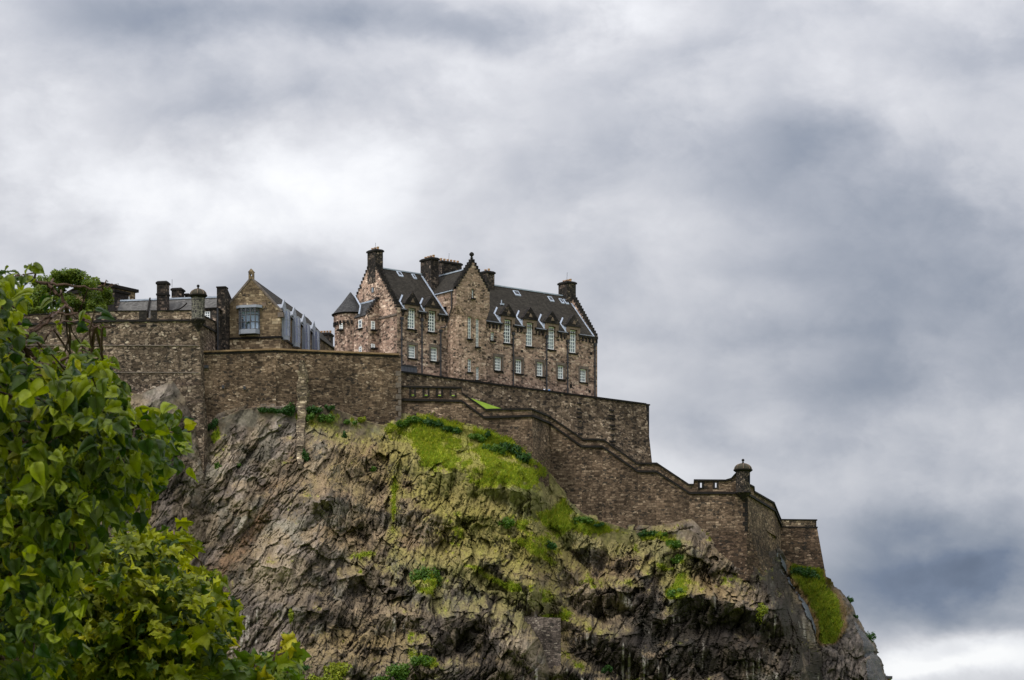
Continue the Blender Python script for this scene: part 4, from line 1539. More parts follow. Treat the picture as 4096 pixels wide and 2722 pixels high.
def sentry(name, label, c, r, zb, zt, zd, zf, zc, group, rib=True, mat='ashlar', door=None):
    """round sentry turret: corbel > drum, cornice, ribbed dome, finial"""
    t = thing(name, label, 'turret', (c.x, c.y, zb), group)
    MB().lathe(c, [(r, zb + .02), (r, zt)], 28).build('drum', M[mat], t)
    MB().lathe(c, [(r + .04, zt + .01), (r + .16, zt + .10), (r + .27, zt + .18), (r + .27, zt + .27), (r + .12, zt + .30)], 28).build('cornice', M['cope'], t)
    h = zd - zt - .30
    pr = [((r + .16) * cos(pi / 2 * i / 8) ** .9 if i < 8 else .07, zt + .30 + h * sin(pi / 2 * i / 8)) for i in range(9)]
    do = MB().lathe(c, pr, 8 if rib else 28).build('dome', M['domestone'], t)
    if rib:
        b = MB()
        for k in range(8):
            a = 2 * pi * k / 8
            b.tube([Vector((c.x + (p[0] + .015) * cos(a), c.y + (p[0] + .015) * sin(a), p[1])) for p in pr], .035, 5)
        b.build('dome_rib', M['trim'], do)
    MB().lathe(c, [(.16, zd - .05), (.12, zd + .08), (.07, zd + .16), (.06, zf - .30)], 10).sphere(Vector((c.x, c.y, zf - .16)), .16, 12).build('finial', M['cope'], t)
    MB().lathe(c, [(.10, zc), (.18, zc + (zb - zc) * .18), (r * .5, zc + (zb - zc) * .42), (r * .62, zc + (zb - zc) * .45), (r * .85, zc + (zb - zc) * .68), (r * .9, zc + (zb - zc) * .70), (r + .12, zb - .10), (r + .14, zb + .0), (r + .02, zb + .06)], 28).build('corbel', M['soot'], t)
    if door is not None:
        q = Frame(c.x + cos(door) * r, c.y + sin(door) * r, math.degrees(door) + 90)
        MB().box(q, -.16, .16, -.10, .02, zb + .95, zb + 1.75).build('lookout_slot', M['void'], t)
    return t


# ---- battery wall (far left) and its return
LB = Plan([B(-46, 0, 0), B(0, 0, 0)])
LBr = Plan([B(0, 0, 0), B(0, -9.4, 0)])
strB = [(-500, 1310), (100, 1299), (455, 1284), (800, 1282)]
copB = [(-500, 1272), (100, 1262), (455, 1247), (800, 1244)]
bat = thing('battery_wall', 'tall rubble battery wall with a notched parapet on the left, behind the leafy trees', 'castle wall', B(-12, -1, 46))
b = MB()
wall_body(b, LB, -380, 799.5, strB, 42.0, 1.6, .015)
b.sweep([ring(Vector(B(0, -q, 0)[:2]), Vector((B.d[0], B.d[1])), [(.0 + .02 * 26, 42), (0.0, zpx(B(0, -q, 0), y)), (-1.6, zpx(B(0, -q, 0), y)), (-1.6, 42)]) for q, y in [(0.0, 1293), (9.4, 1349)]])
b.build('wall', M['battery'], bat)
pb = MB()
gapsB = [(296, 318), (402, 440), (586, 602)]
parapet(pb, LB, -380, 770, strB, copB, .7, gaps=gapsB)
sr = [(0.55, 1262, 1294), (9.4, 1309, 1349)]
pb.sweep([ring(Vector(B(0, -q, 0)[:2]), Vector((B.d[0], B.d[1])), [(-.03, zpx(B(0, -q, 0), y1) + .003), (-.03, zpx(B(0, -q, 0), y0)), (-.6, zpx(B(0, -q, 0), y0)), (-.6, zpx(B(0, -q, 0), y1) + .003)]) for q, y0, y1 in sr])
pb.build('parapet', M['battery'], bat)
kb = MB()
band(kb, LB, -380, 762, strB, .16, .4, -.12, .10, .05)
kb.sweep([ring(Vector(B(0, -q, 0)[:2]), Vector((B.d[0], B.d[1])), [(.15, zpx(B(0, -q, 0), y) - .11), (.11, zpx(B(0, -q, 0), y) + .10), (-.3, zpx(B(0, -q, 0), y) + .10), (-.3, zpx(B(0, -q, 0), y) - .11)]) for q, y in ((.3, 1296), (9.4, 1349))])
kb.build('string_course', M['cope'], bat)
cut = sorted([-380, 768] + [x for g in gapsB for x in g])
for a, c in zip(cut[::2], cut[1::2]):
    kc = MB()
    band(kc, LB, a, c, copB, .05, .74, .004, .10)
    kc.build('coping', M['cope'], bat)
kc = MB()
kc.sweep([ring(Vector(B(0, -q, 0)[:2]), Vector((B.d[0], B.d[1])), [(.04, zpx(B(0, -q, 0), y) + .003), (.04, zpx(B(0, -q, 0), y) + .12), (-.64, zpx(B(0, -q, 0), y) + .12), (-.64, zpx(B(0, -q, 0), y) + .003)]) for q, y, _ in sr])
kc.build('coping', M['cope'], bat)
jb = MB()
for x0, x1, y0, y1 in ((440, 464, 1268, 1297), (556, 586, 1247, 1296), (602, 628, 1247, 1296), (318, 337, 1262, 1300), (383, 402, 1262, 1300)):
    qa, qb = B.s_of(x0, 0), B.s_of(x1, 0)
    jb.box(B, qa, qb, -.72, .02, B.z_at(y1, qa, 0) + .15, B.z_at(y0, qa, 0) - .01)
    jb.box(B, qa, qb, .003, .03, B.z_at(y1 + 13, qa, 0), B.z_at(y1, qa, 0) - .12)
jb.build('embrasure_jamb', M['soot'], bat)
hb_ = MB()
for py in (1384, 1492):
    band(hb_, LB, 100, 795, [(0, py - 3), (800, py)], .12 + .015 * (1 if py < 1400 else 2), .02, -.06, .05)
hb_.build('band_course', M['margin'], bat)
pl = MB()
for x0, y0, o_ in ((682, 1546, .42), (722, 1618, .75), (742, 1680, 1.05)):
    qa = B.s_of(x0, 0)
    pl.box(B, qa, .30 + o_ * .5, .02, .30 + o_, 42, B.z_at(y0, 0, 0))
pl.build('plinth', M['battery'], bat)
bc0 = B(-.12, .28, 0)
zf = lambda py: zpx(bc0, py)
sentry('sentry_turret', 'left sentry turret of pale-jointed dark blocks on the battery corner, before the slate roofs', bc0, .70,
       zf(1281), zf(1192), zf(1157), zf(1139), zf(1327), 'domed sentry turrets on the wall corners')

# ---- tall curtain wall in the middle
LC = Plan([P(811, 1400, 390.3), P(1103, 1400, 390.6), P(1605, 1400, 393.5)])
topC = [(811, 1411), (1103, 1401), (1605, 1422)]
cw = thing('curtain_wall', 'tall brown rubble curtain wall with a lichened coping in the middle above the crag', 'castle wall', (LC.at(1200)[0].x, 391.5, 50))
b = MB()
wall_body(b, LC, 811, 1604, topC, 50.0, 1.8, .02)
b.build('wall', M['curtain'], cw)
b = MB()
band(b, LC, 812, 1596, topC, .16, 1.85, .004, .17, .03)
b.build('coping', M['cope_brown'], cw)
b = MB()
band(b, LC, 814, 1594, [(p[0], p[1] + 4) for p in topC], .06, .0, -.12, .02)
b.build('coping_shadow', M['cope'], cw)  # dark strip standing in for the shadow line beneath the coping
db = MB()
for px, py, w_ in ((893, 1550, 5), (978, 1554, 5), (826, 1470, 8)):
    q, n = LC.at(px)
    z = zpx(q, py)
    f = Frame(q.x, q.y, math.degrees(atan2(n.x, -n.y)))
    db.box(f, -w_ * .027, w_ * .027, .05 + .02 * 5, .24 + .02 * 5, z - .16, z + .16)
db.build('drain_spout', M['iron'], cw)
# quoin stones of its right corner
qb_ = MB()
for i in range(14):
    z = 69.4 - i * .62
    q, n = LC.at(1599)
    w_ = .34 if i % 2 else .62
    f = Frame(LC.p[2].x, LC.p[2].y, math.degrees(atan2(n.x, -n.y)))
    o_ = .02 * (70 - z) + .02
    qb_.box(f, -w_, -.02, -.1, o_ + .03, z - .26, z + .26)
qb_.build('quoin', M['margin'], cw)

# ---- terrace wall in front of the long building
TW = 4.0
sT0, sT1 = H.s_of(1596, TW), H.s_of(2583, TW)
LT = Plan([H(sT0, TW, 0), H(sT1, TW, 0)])
zT = H.z_at(1490, H.s_of(1605, TW), TW)


def at_z(line, z):
    return [(px, YH - (z - ZC) * FPX / line.at(px)[0].y) for px in line.px]


topT = at_z(LT, zT)
tw = thing('terrace_wall', 'straight grey-brown terrace wall sloping down to the right below the long building', 'castle wall', H((sT0 + sT1) / 2, TW, 52))
b = MB()
wall_body(b, LT, LT.px[0], LT.px[1], topT, 49.0, 1.2, .05, .10)
b.build('wall', M['terracewall'], tw)
b = MB()
band(b, LT, LT.px[0], LT.px[1], topT, .12, 1.25, -.06, .13)
b.build('coping', M['cope'], tw)
bx = MB()
ea = H.s_of(2583, TW)
ztop = H.z_at(1621, ea, TW)
zlow = H.z_at(1742, ea, TW)
bx.box(H, ea + .01, ea + .55, TW - 1.15, TW - .05, zlow, ztop)
bx.box(H, ea + .01, ea + .65, TW - 1.2, TW + .0, ztop + .003, ztop + .16)
bx.hexa([H(ea + .01, TW - 1.15, zlow - 1.1), H(ea + .15, TW - 1.15, zlow - 1.1), H(ea + .15, TW - .2, zlow - 1.1), H(ea + .01, TW - .2, zlow - 1.1),
         H(ea + .01, TW - 1.15, zlow - .01), H(ea + .55, TW - 1.15, zlow - .01), H(ea + .55, TW - .05, zlow - .01), H(ea + .01, TW - .05, zlow - .01)])
bx.build('corbelled_box', M['soot'], tw)
ch = MB()
rq = random.Random(8)
for px, y0, y1 in ((2322, 1612, 1752), (2452, 1640, 1795)):
    a = H.s_of(px, TW + .3)
    z = H.z_at(y0, a, TW)
    zend = H.z_at(y1, a, TW)
    while z > zend:
        o_ = TW + .05 * (zT - z)
        w_ = rq.uniform(.28, .55)
        ch.box(H, a - w_, a + w_ * .8, o_ - .05, o_ + rq.uniform(.02, .16), z - rq.uniform(.14, .24), z)
        z -= rq.uniform(.32, .75)
ch.build('chute_stone', M['soot'], tw)

# ---- lower zigzag wall
L4 = Plan([P(1600, 1600, 393.9), P(2128, 1600, 392.6), P(2197, 1700, 398.2), P(2990, 1970, 395.6)])
L4d = Plan([P(2990, 1970, 395.6), P(3124, 2090, 409.3)])
str4 = [(1600, 1598), (1847, 1603), (1937, 1669), (2128, 1663), (2197, 1692), (2328, 1785), (2410, 1786), (2552, 1885), (2626, 1885), (2758, 1971), (2990, 1971)]
cop4 = [(1600, 1547), (1846, 1552), (1847.5, 1573), (1944, 1640), (2126, 1637), (2198, 1667), (2333, 1758), (2414, 1760), (2550, 1855), (2628, 1855), (2756, 1940), (2774, 1940), (2775.5, 1922), (2902, 1923), (2925, 1916), (2940, 1899), (2946, 1895)]
str4d = [(2990, 1977), (3097, 2041), (3124, 2106)]
cop4d = [(2990, 1936), (3015, 1950), (3016.5, 1968), (3095, 2013), (3124, 2084)]
zw = thing('stepped_wall', 'long lower castle wall zigzagging down to the right with black double string lines', 'castle wall', (L4.at(2500)[0].x, 396, 46))
b = MB()
wall_body(b, L4, 1600, 2989.5, str4, 44.0, 1.4, .05)
wall_body(b, L4d, 2990, 3124, str4d, 44.0, 1.4, .05)
b.build('wall', M['lower'], zw)
slots4 = [(1644, 1656, 1556, 1584), (1697, 1710, 1556, 1584), (1751, 1764, 1556, 1584), (1805, 1818, 1557, 1585), (2799, 2807, 1930, 1951), (2859, 2866, 1930, 1951)]
b = MB()
parapet(b, L4, 1600, 2946, str4, cop4, .5, slots=slots4)
parapet(b, L4d, 2998, 3124, str4d, cop4d, .5)
b.build('parapet', M['lower'], zw)
b = MB()
band(b, L4, 1604, 2989, str4, .20, .3, -.17, .07, .03)
band(b, L4d, 2991, 3123, str4d, .20, .3, -.17, .07, .03)
b.build('string_course', M['cope'], zw)
b = MB()
band(b, L4, 1602, 2945, cop4, .12, .56, -.10, .10, .02)
band(b, L4d, 3000, 3123, cop4d, .12, .56, -.10, .10, .02)
b.build('coping', M['cope'], zw)
b = MB()
for s_ in slots4:
    ln = L4
    for x0, x1, y0, y1 in ((s_[0] - 7, s_[0] - .2, s_[2] - 4, s_[3] + 5), (s_[1] + .2, s_[1] + 8, s_[2] - 4, s_[3] + 5), (s_[0], s_[1], s_[3] + .5, s_[3] + 6)):
        secs = []
        for px in (x0, x1):
            q, n = ln.normal(px)
            secs.append(ring(q, n, [(-.025, zpx(q, y1)), (.03, zpx(q, y1)), (.03, zpx(q, y0)), (-.025, zpx(q, y0))]))
        b.sweep(secs)
b.build('gunloop_surround', M['soot'], zw)
# stepped footing under the right corner
ft = MB()
for i in range(7):
    y = 2128 + i * 26
    o_ = .12 + .17 * i
    x0 = 2835 - max(0, 3 - i) * -14 + i * 4
    secs = []
    for px in (x0, 2910, 2989):
        q, n = L4.at(px)
        zt_ = zpx(q, y)
        k = .05 * (zpx(q, 1971) - zt_)
        secs.append(ring(q, n, [(k + o_ + .05, zt_ - 1.2), (k + o_, zt_), (-.5, zt_), (-.5, zt_ - 1.2)]))
    q, n = L4d.at(2992)
    zt_ = zpx(q, y)
    k = .05 * (zpx(q, 1985) - zt_)
    for px in (2995, 3040 + i * 5):
        q, n = L4d.at(px)
        secs.append(ring(q, n, [(k + o_ + .05, zt_ - 1.2), (k + o_, zt_), (-.5, zt_), (-.5, zt_ - 1.2)]))
    ft.sweep(secs)
ft.build('stepped_footing', M['bastion'], zw)
tq = L4.p[3] + Vector((-.35, -.25))
tc4 = P(2972, 1970, 395.4)
zf = lambda py: zpx(tc4, py)
sentry('sentry_turret', 'right sentry turret, soot-black and domed, on the outer corner of the zigzag wall', tc4, .76,
       zf(1971), zf(1890), zf(1855), zf(1836), zf(2003), 'domed sentry turrets on the wall corners', mat='chimney', door=radians(-35))
qn = MB()
for i in range(9):
    q = L4.p[3]
    z = zpx(q, 2003) - i * .5
    w_ = .5 if i % 2 else .28
    k = .05 * (zpx(q, 1971) - z) + .04
    f = Frame(q.x, q.y, math.degrees(atan2(L4.at(2980)[1].x, -L4.at(2980)[1].y)))
    qn.box(f, -w_, .04, -.1, k + .02, z - .22, z + .22)
qn.build('quoin', M['soot'] if False else M['cope'], zw)

# ---- outer bastion at the far right
bs0, bs1 = P(3116, 2108, 409.0), P(3268, 2110, 409.4)
bast = thing('outer_bastion', 'plain battered brown bastion with a flat parapet at the far right end of the walls', 'bastion', (bs1.x - 2, 411, 48))
zs5, zc5 = zpx(bs0, 2108), zpx(bs0, 2081)


def bring(z, grow, x0=None):
    g = grow
    return [Vector((bs0.x - .5, bs0.y - g * .6, z)), Vector((bs1.x + g, bs1.y - g * .6, z)), Vector((bs1.x + g - 1.5, bs1.y + 9, z)), Vector((bs0.x - .5, bs0.y + 9, z))]


b = MB().sweep([bring(44.0, (zs5 - 44.0) * .172), bring(zs5, 0)])
b.build('wall', M['bastion'], bast)
b = MB().sweep([bring(zs5 + .07, -.06), bring(zc5, -.06)])
b.build('parapet', M['terracewall'], bast)
MB().sweep([bring(zs5 - .09, .09), bring(zs5 + .065, .07)]).build('string_course', M['cope'], bast)
MB().sweep([bring(zc5 + .004, .05), bring(zc5 + .13, .03)]).build('coping', M['cope'], bast)

# ---- ground behind the walls
tg = MB()
tg.poly([H(sT0 + .2, TW - 1.0, zT - 1.2), H(sT1 - .3, TW - 1.0, zT - 1.2), H(sT1 - .3, -16, zT - 1.2), H(sT0 + .2, -16, zT - 1.2)])
tag(tg.build('terrace_ground', M['soil']), kind='structure')
cg = MB()
cg.poly([B(-46, -1.5, 66.5), B(-.9, -1.5, 66.5), B(-.9, -60, 66.5), B(-46, -60, 66.5)])
cg.poly([(-31.3, 393.0, 66.2), (-13, 395.2, 66.2), (-13, 455, 66.2), (-31.3, 455, 66.2)])
tag(cg.build('courtyard_ground', M['soil']), kind='structure')
lw = MB()
lw.poly([P(1850, 1582, 398.6), P(2030, 1643, 401.6), P(2020, 1690, 393.2), P(1940, 1670, 393.3), P(1850, 1612, 393.6)])
lw.poly([P(1608, 1590, 394.3), P(1850, 1604, 394.0), P(1850, 1582, 398.6), P(1608, 1578, 394.9)])
tag(lw.build('lawn', M['lawn']), kind='structure')
lw2 = MB()
lw2.poly([p - Vector((0, 0, 2.2)) for p in (P(2030, 1675, 394.4), P(2197, 1712, 398.8), P(2985, 1990, 396.3), P(3110, 2070, 406), P(3000, 2060, 430), P(2560, 1900, 417), P(2030, 1665, 401.5))])
tag(lw2.build('slope_ground', M['soil']), kind='structure')
# ------------------------------------------------------------------ the crag
YB = [(-600, 1570), (300, 1600), (560, 1640), (690, 1585), (745, 1665), (790, 1742), (830, 1745), (870, 1692), (960, 1652), (1060, 1634), (1200, 1642), (1330, 1642),
      (1450, 1690), (1530, 1715), (1600, 1692), (1660, 1684), (1750, 1705), (1850, 1722), (1950, 1742), (2050, 1785), (2110, 1835), (2160, 1872),
      (2200, 1905), (2240, 1960), (2275, 2015), (2330, 2065), (2400, 2095), (2460, 2112), (2520, 2132), (2620, 2142), (2700, 2136), (2765, 2130), (2850, 2200),
      (2905, 2262), (2960, 2290), (3040, 2292), (3085, 2235), (3112, 2200)]
YT = [(-600, 386.8), (780, 387.6), (815, 389.6), (1103, 390.2), (1600, 393.0), (2128, 392.0), (2197, 397.4), (2780, 395.2), (2850, 395.2), (2990, 394.9), (3050, 400.5), (3112, 407.0)]
XR = [(1500, 3112), (2195, 3112), (2230, 3128), (2330, 3182), (2420, 3230), (2500, 3264), (2580, 3289), (2660, 3303), (2800, 3318), (3200, 3360), (4200, 3460)]


def ip(tab, x):
    return np.interp(x, [t[0] for t in tab], [t[1] for t in tab])


def gblob(px, py, cx, cy, rx, ry, rot=0.0):
    c, s = cos(radians(rot)), sin(radians(rot))
    dx, dy = px - cx, py - cy
    u = (dx * c + dy * s) / rx
    v = (-dx * s + dy * c) / ry
    return np.exp(-(u * u + v * v))


GREEN = [(1690, 1690, 70, 26, 5, 1.0), (1800, 1716, 80, 22, 12, 1.1), (1910, 1742, 80, 22, 14, 1.1), (2015, 1778, 60, 26, 26, 1.1), (2095, 1832, 40, 34, 40, 1.0), (2150, 1880, 26, 30, 40, .8), (1640, 1700, 30, 20, 0, .7), (1750, 1765, 120, 50, 10, 1.1), (1860, 1800, 190, 75, 15, 1.2), (2020, 1850, 130, 60, 25, 1.1), (1960, 1930, 150, 60, 10, .6), (1720, 1850, 60, 60, 0, .7),
         (2110, 1940, 60, 40, 35, .6), (2280, 2095, 160, 28, 18, 1.2), (2320, 2070, 90, 16, 33, 1.0), (2250, 2020, 30, 40, 20, .7), (2480, 2125, 70, 12, 8, .7), (2230, 2140, 60, 50, 0, .6), (2060, 2085, 70, 35, 0, .75), (2140, 2180, 110, 25, 15, .6),
         (1830, 2120, 50, 80, 0, .6), (2160, 2220, 80, 18, 30, .8), (1980, 2320, 140, 16, 28, 1.0), (2075, 2350, 60, 18, 10, 1.0), (1700, 2320, 60, 48, 0, 1.2),
         (2220, 2470, 90, 22, 0, .9), (2190, 2385, 30, 25, 0, .9), (2600, 2145, 60, 16, 0, 1.0), (2690, 2180, 26, 40, -30, 1.0), (2715, 2240, 40, 22, 0, .9), (2720, 2330, 22, 60, 15, 1.0), (2695, 2375, 30, 25, 0, 1.0),
         (2640, 2270, 34, 20, 0, .8), (2400, 2110, 60, 18, 15, .8), (2500, 2330, 50, 14, 0, .5), (2950, 2310, 60, 12, -10, .7), (3040, 2310, 25, 40, 0, .5),
         (1240, 1660, 60, 30, 0, .7), (1310, 1675, 60, 30, 0, .6), (1420, 1700, 60, 25, 20, .5), (1590, 1720, 40, 20, 0, .5), (1500, 2215, 140, 12, 5, .5), (1440, 2225, 60, 14, 0, .6),
         (1330, 1830, 50, 40, 0, .35), (860, 1750, 16, 40, 15, .7), (870, 1860, 14, 60, 20, .6), (1690, 1660, 50, 30, 0, .5), (2430, 2560, 60, 22, 35, .5), (1700, 2640, 60, 20, 20, .8),
         (2300, 2650, 60, 16, 40, .5), (1575, 2010, 14, 90, 0, .8), (1570, 2110, 10, 60, 0, .6), (1640, 2535, 40, 14, 0, .5), (1000, 2690, 90, 26, 0, .6), (2340, 2330, 60, 12, -12, .4)]
TAN = [(1500, 1850, 230, 120, 0, .9), (1420, 2120, 260, 160, 20, .5), (1900, 2020, 300, 120, 10, 1.0), (2150, 2250, 260, 120, 10, .9), (1750, 2160, 160, 110, 0, .6),
       (2550, 2260, 160, 60, 0, .6), (2600, 2420, 220, 70, 0, .5), (2280, 2560, 130, 90, 20, .9), (1430, 2560, 240, 90, 0, .9), (2890, 2370, 130, 60, 15, .9), (2760, 2300, 110, 70, 0, .6), (1000, 2060, 220, 190, 0, .35), (2640, 2620, 120, 60, 0, .6)]
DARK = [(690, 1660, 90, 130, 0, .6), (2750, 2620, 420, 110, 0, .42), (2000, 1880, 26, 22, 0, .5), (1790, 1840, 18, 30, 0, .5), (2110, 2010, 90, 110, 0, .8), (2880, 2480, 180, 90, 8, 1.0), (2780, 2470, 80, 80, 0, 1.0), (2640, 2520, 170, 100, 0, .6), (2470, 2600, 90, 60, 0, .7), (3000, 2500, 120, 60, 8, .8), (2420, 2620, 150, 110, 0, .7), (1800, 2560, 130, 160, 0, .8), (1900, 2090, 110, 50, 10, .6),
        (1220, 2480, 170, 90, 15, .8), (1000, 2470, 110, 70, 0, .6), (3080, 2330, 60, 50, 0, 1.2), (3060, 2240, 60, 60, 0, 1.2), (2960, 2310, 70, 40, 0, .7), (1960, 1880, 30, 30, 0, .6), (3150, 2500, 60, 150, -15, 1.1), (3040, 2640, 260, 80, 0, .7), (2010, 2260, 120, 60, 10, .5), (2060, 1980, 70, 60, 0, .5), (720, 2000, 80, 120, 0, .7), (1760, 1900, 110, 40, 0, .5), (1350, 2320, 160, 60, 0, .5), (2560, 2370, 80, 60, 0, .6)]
GREY = [(1030, 1760, 160, 60, -30, .8), (960, 1960, 150, 110, -40, .6), (1310, 1900, 60, 120, 0, .7), (1130, 2150, 110, 190, 20, .9), (2280, 2390, 80, 60, 0, .5), (1900, 2420, 170, 60, 0, .6), (2720, 2180, 90, 60, 20, .9),
        (2780, 2370, 90, 50, 0, .8), (2990, 2380, 80, 60, 15, .8), (2330, 2340, 170, 60, 0, .5), (2100, 2590, 150, 60, 30, 1.0), (840, 2000, 90, 160, 0, .6), (1290, 1740, 60, 50, 0, .7)]
RUST = [(1040, 2080, 34, 150, 32, 1.0), (930, 2230, 40, 170, 38, 1.0), (1160, 1830, 22, 80, 10, .8), (1060, 1950, 70, 20, -20, .8), (850, 2260, 40, 120, 38, .6), (900, 1720, 20, 60, 30, .4), (2990, 2580, 120, 90, 0, .4)]


def masks(tab, px, py):
    t = np.zeros_like(px)
    for (cx, cy, rx, ry, rot, a) in tab:
        t += a * gblob(px, py, cx, cy, rx, ry, rot)
    return t


def rock_colour(px, py, x, z, up, side, ids, extra=None):
    n1 = fbm(x * .9, z * .9, 31, 5, .6)
    n2 = fbm(x * 3.1, z * 2.2, 57, 4, .6)
    n3 = fbm(x * .25, z * .3, 77, 4, .55)
    nd = fbm(x * 2.6, z * .35, 91, 4, .6)
    g = masks(GREEN, px, py)
    gb = masks([(q[0], q[1] + 14, q[2] * 1.7 + 14, q[3] * 2.0 + 14, q[4], q[5] * .7) for q in GREEN + [(1850, 2010, 150, 230, 0, .6), (1960, 2230, 110, 160, -20, .5), (2330, 2140, 200, 60, 14, .6)]], px, py)
    t = masks(TAN, px, py)
    d = masks(DARK, px, py)
    y = masks(GREY, px, py)
    r = masks(RUST, px, py)
    left = 1 - sstep(1100, 1450, px)
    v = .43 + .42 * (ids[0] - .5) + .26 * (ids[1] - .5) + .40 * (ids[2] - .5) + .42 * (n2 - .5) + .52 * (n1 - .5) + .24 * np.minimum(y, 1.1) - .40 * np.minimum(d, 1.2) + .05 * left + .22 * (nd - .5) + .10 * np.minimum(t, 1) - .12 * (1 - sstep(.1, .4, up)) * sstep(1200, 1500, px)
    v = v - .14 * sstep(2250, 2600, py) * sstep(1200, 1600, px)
    dark = np.array([.028, .0235, .019]); mid = np.array([.118, .093, .062]); lite = np.array([.255, .210, .148])
    v = np.clip(v, 0, 1)[:, None]
    c = np.where(v < .5, dark + (mid - dark) * (v * 2), mid + (lite - mid) * (v * 2 - 1))
    # greenish-grey and purplish beds
    gg = sstep(.52, .72, fbm(x * .5, z * .5, 131, 3))[:, None] * .6
    c = c * (1 - gg) + c.mean(1, keepdims=True) * np.array([[.98, 1.03, .92]]) * gg
    pp = sstep(.54, .74, fbm(x * .45, z * .45, 151, 3))[:, None] * .6
    c = c * (1 - pp) + c.mean(1, keepdims=True) * np.array([[1.10, .95, .92]]) * pp
    # pale mineral streaks down the steep faces
    ps = sstep(.64, .74, fbm(x * 3.2, z * .22, 161, 3)) * sstep(.5, .62, fbm(x * .4, z * .4, 171, 3)) * (1 - sstep(.2, .5, up)) * sstep(2150, 2450, py)
    c = c * (1 - .6 * ps[:, None]) + np.array([.36, .36, .345]) * .6 * ps[:, None]
    # dry grass and soil where the surface lies back
    lie = sstep(.34, .74, up + .34 * (n1 - .5) + .14 * (n2 - .5) + .30 * (n3 - .5) + .42 * np.minimum(t, 1.2) - .38 * np.minimum(d, 1) - .10 * left - .05 * sstep(2350, 2600, px) - .12 * np.minimum(y, 1) + .01)
    soil = np.array([.160, .116, .064])[None] * (.66 + .9 * n2[:, None] * n1[:, None] * 2)
    gt = (.6 * np.minimum(t, 1.0) * (1 - .6 * sstep(2350, 2600, px)))[:, None]
    soil = soil * (1 - gt) + np.array([.225, .152, .070])[None] * (.6 + .8 * n2[:, None]) * gt
    big = fbm(x * .22, z * .26, 187, 4, .6)
    ol = sstep(.40, .66, big + .16 * np.minimum(t, 1.2) + .25 * (n1 - .5))[:, None]
    ol = ol * (1 - .75 * sstep(2250, 2500, px))[:, None]
    soil = soil * (1 - .38 * ol) + np.array([.150, .128, .036])[None] * (.6 + .8 * n2[:, None]) * .38 * ol
    pk = sstep(.54, .74, fbm(x * .35, z * .35, 181, 3))[:, None] * .4
    soil = soil * (1 - pk) + np.array([.20, .155, .102])[None] * pk
    rr = np.clip(r * (.3 + 1.3 * n2) * (.5 + n1) - .28, 0, 1)[:, None] * .7
    c = c * (1 - lie[:, None] * .92) + soil * lie[:, None] * .92
    c = c * (1 - rr) + np.array([.125, .066, .030])[None] * (.45 + 1.1 * n2[:, None]) * rr
    gc = np.array([.185, .255, .015])[None] * (.5 + 1.0 * n2[:, None])
    yl = np.clip((fbm(x * .7, z * .7, 201, 4) - .42) * 4, 0, 1)[:, None]
    gc = gc * (1 - yl * .6) + np.array([.30, .265, .030])[None] * yl * .6
    spots = sstep(.56, .68, fbm(x * .42 + 9, z * .55, 219, 4, .6))
    gm = (1 - .75 * spots) * sstep(.38, .80, 1.2 * g + 1.35 * (n1 - .5) + .75 * (n2 - .5) + 1.0 * (n3 - .5) + .50 * (up - .5)) * (1 - .8 * sstep(.4, .8, d * (g < .9)))
    # thin yellow-green grass fading down the centre and right
    th = sstep(.50, .74, big + .9 * (n1 - .5) + .30 * (up - .4) + .14 * np.minimum(t, 1) + .25 * np.minimum(g, 1)) * sstep(.34, .62, up) * .28 * sstep(1250, 1650, px) * (1 - sstep(2300, 2600, py) * .8) * (1 - .75 * sstep(2350, 2600, px))
    tg = sstep(.30, .85, gb + 1.1 * (n1 - .5) + .5 * (n2 - .5) + .9 * (up - .52)) * .46
    c = c * (1 - th[:, None]) + np.array([.160, .142, .036])[None] * (.55 + .9 * n2[:, None]) * th[:, None]
    c = c * (1 - tg[:, None]) + np.array([.160, .170, .024])[None] * (.5 + n2[:, None]) * tg[:, None]
    c = c * (1 - gm[:, None]) + gc * gm[:, None]
    gry = c.mean(1, keepdims=True) * np.array([[1.10, .99, .86]])
    keep = np.clip(gm * 1.4 + .55 * t + .5 * tg, 0, 1)[:, None]
    c = c * (.66 + .34 * keep) + gry * (.34 - .34 * keep)
    c = c * np.array([1.06, 1.0, .93])[None]
    return np.clip(c, .012, .6), gm, lie


def grid_mesh(PX, PY, Y):
    X = (PX - CX) / FPX * Y
    Z = ZC + (YH - PY) / FPX * Y
    return np.stack([X, Y, Z], -1)


def normals(V):
    a = np.gradient(V, axis=1)
    b = np.gradient(V, axis=0)
    n = np.cross(a, b)
    n /= np.linalg.norm(n, axis=-1, keepdims=True) + 1e-9
    flip = np.where(n[..., 1:2] > 0, -1.0, 1.0)
    return n * flip


def blur(a, k):
    for ax in (0, 1):
        p = np.concatenate([np.repeat(np.take(a, [0], ax), k, ax), a, np.repeat(np.take(a, [-1], ax), k, ax)], ax)
        c = np.cumsum(p, ax)
        n = a.shape[ax]
        c = np.concatenate([np.zeros_like(np.take(c, [0], ax)), c], ax)
        a = (np.take(c, range(2 * k + 1, 2 * k + 1 + n), ax) - np.take(c, range(0, n), ax)) / (2 * k + 1)
    return a


def quads(nr, nc):
    i = np.arange(nr * nc).reshape(nr, nc)
    return np.stack([i[:-1, :-1].ravel(), i[:-1, 1:].ravel(), i[1:, 1:].ravel(), i[1:, :-1].ravel()], -1)


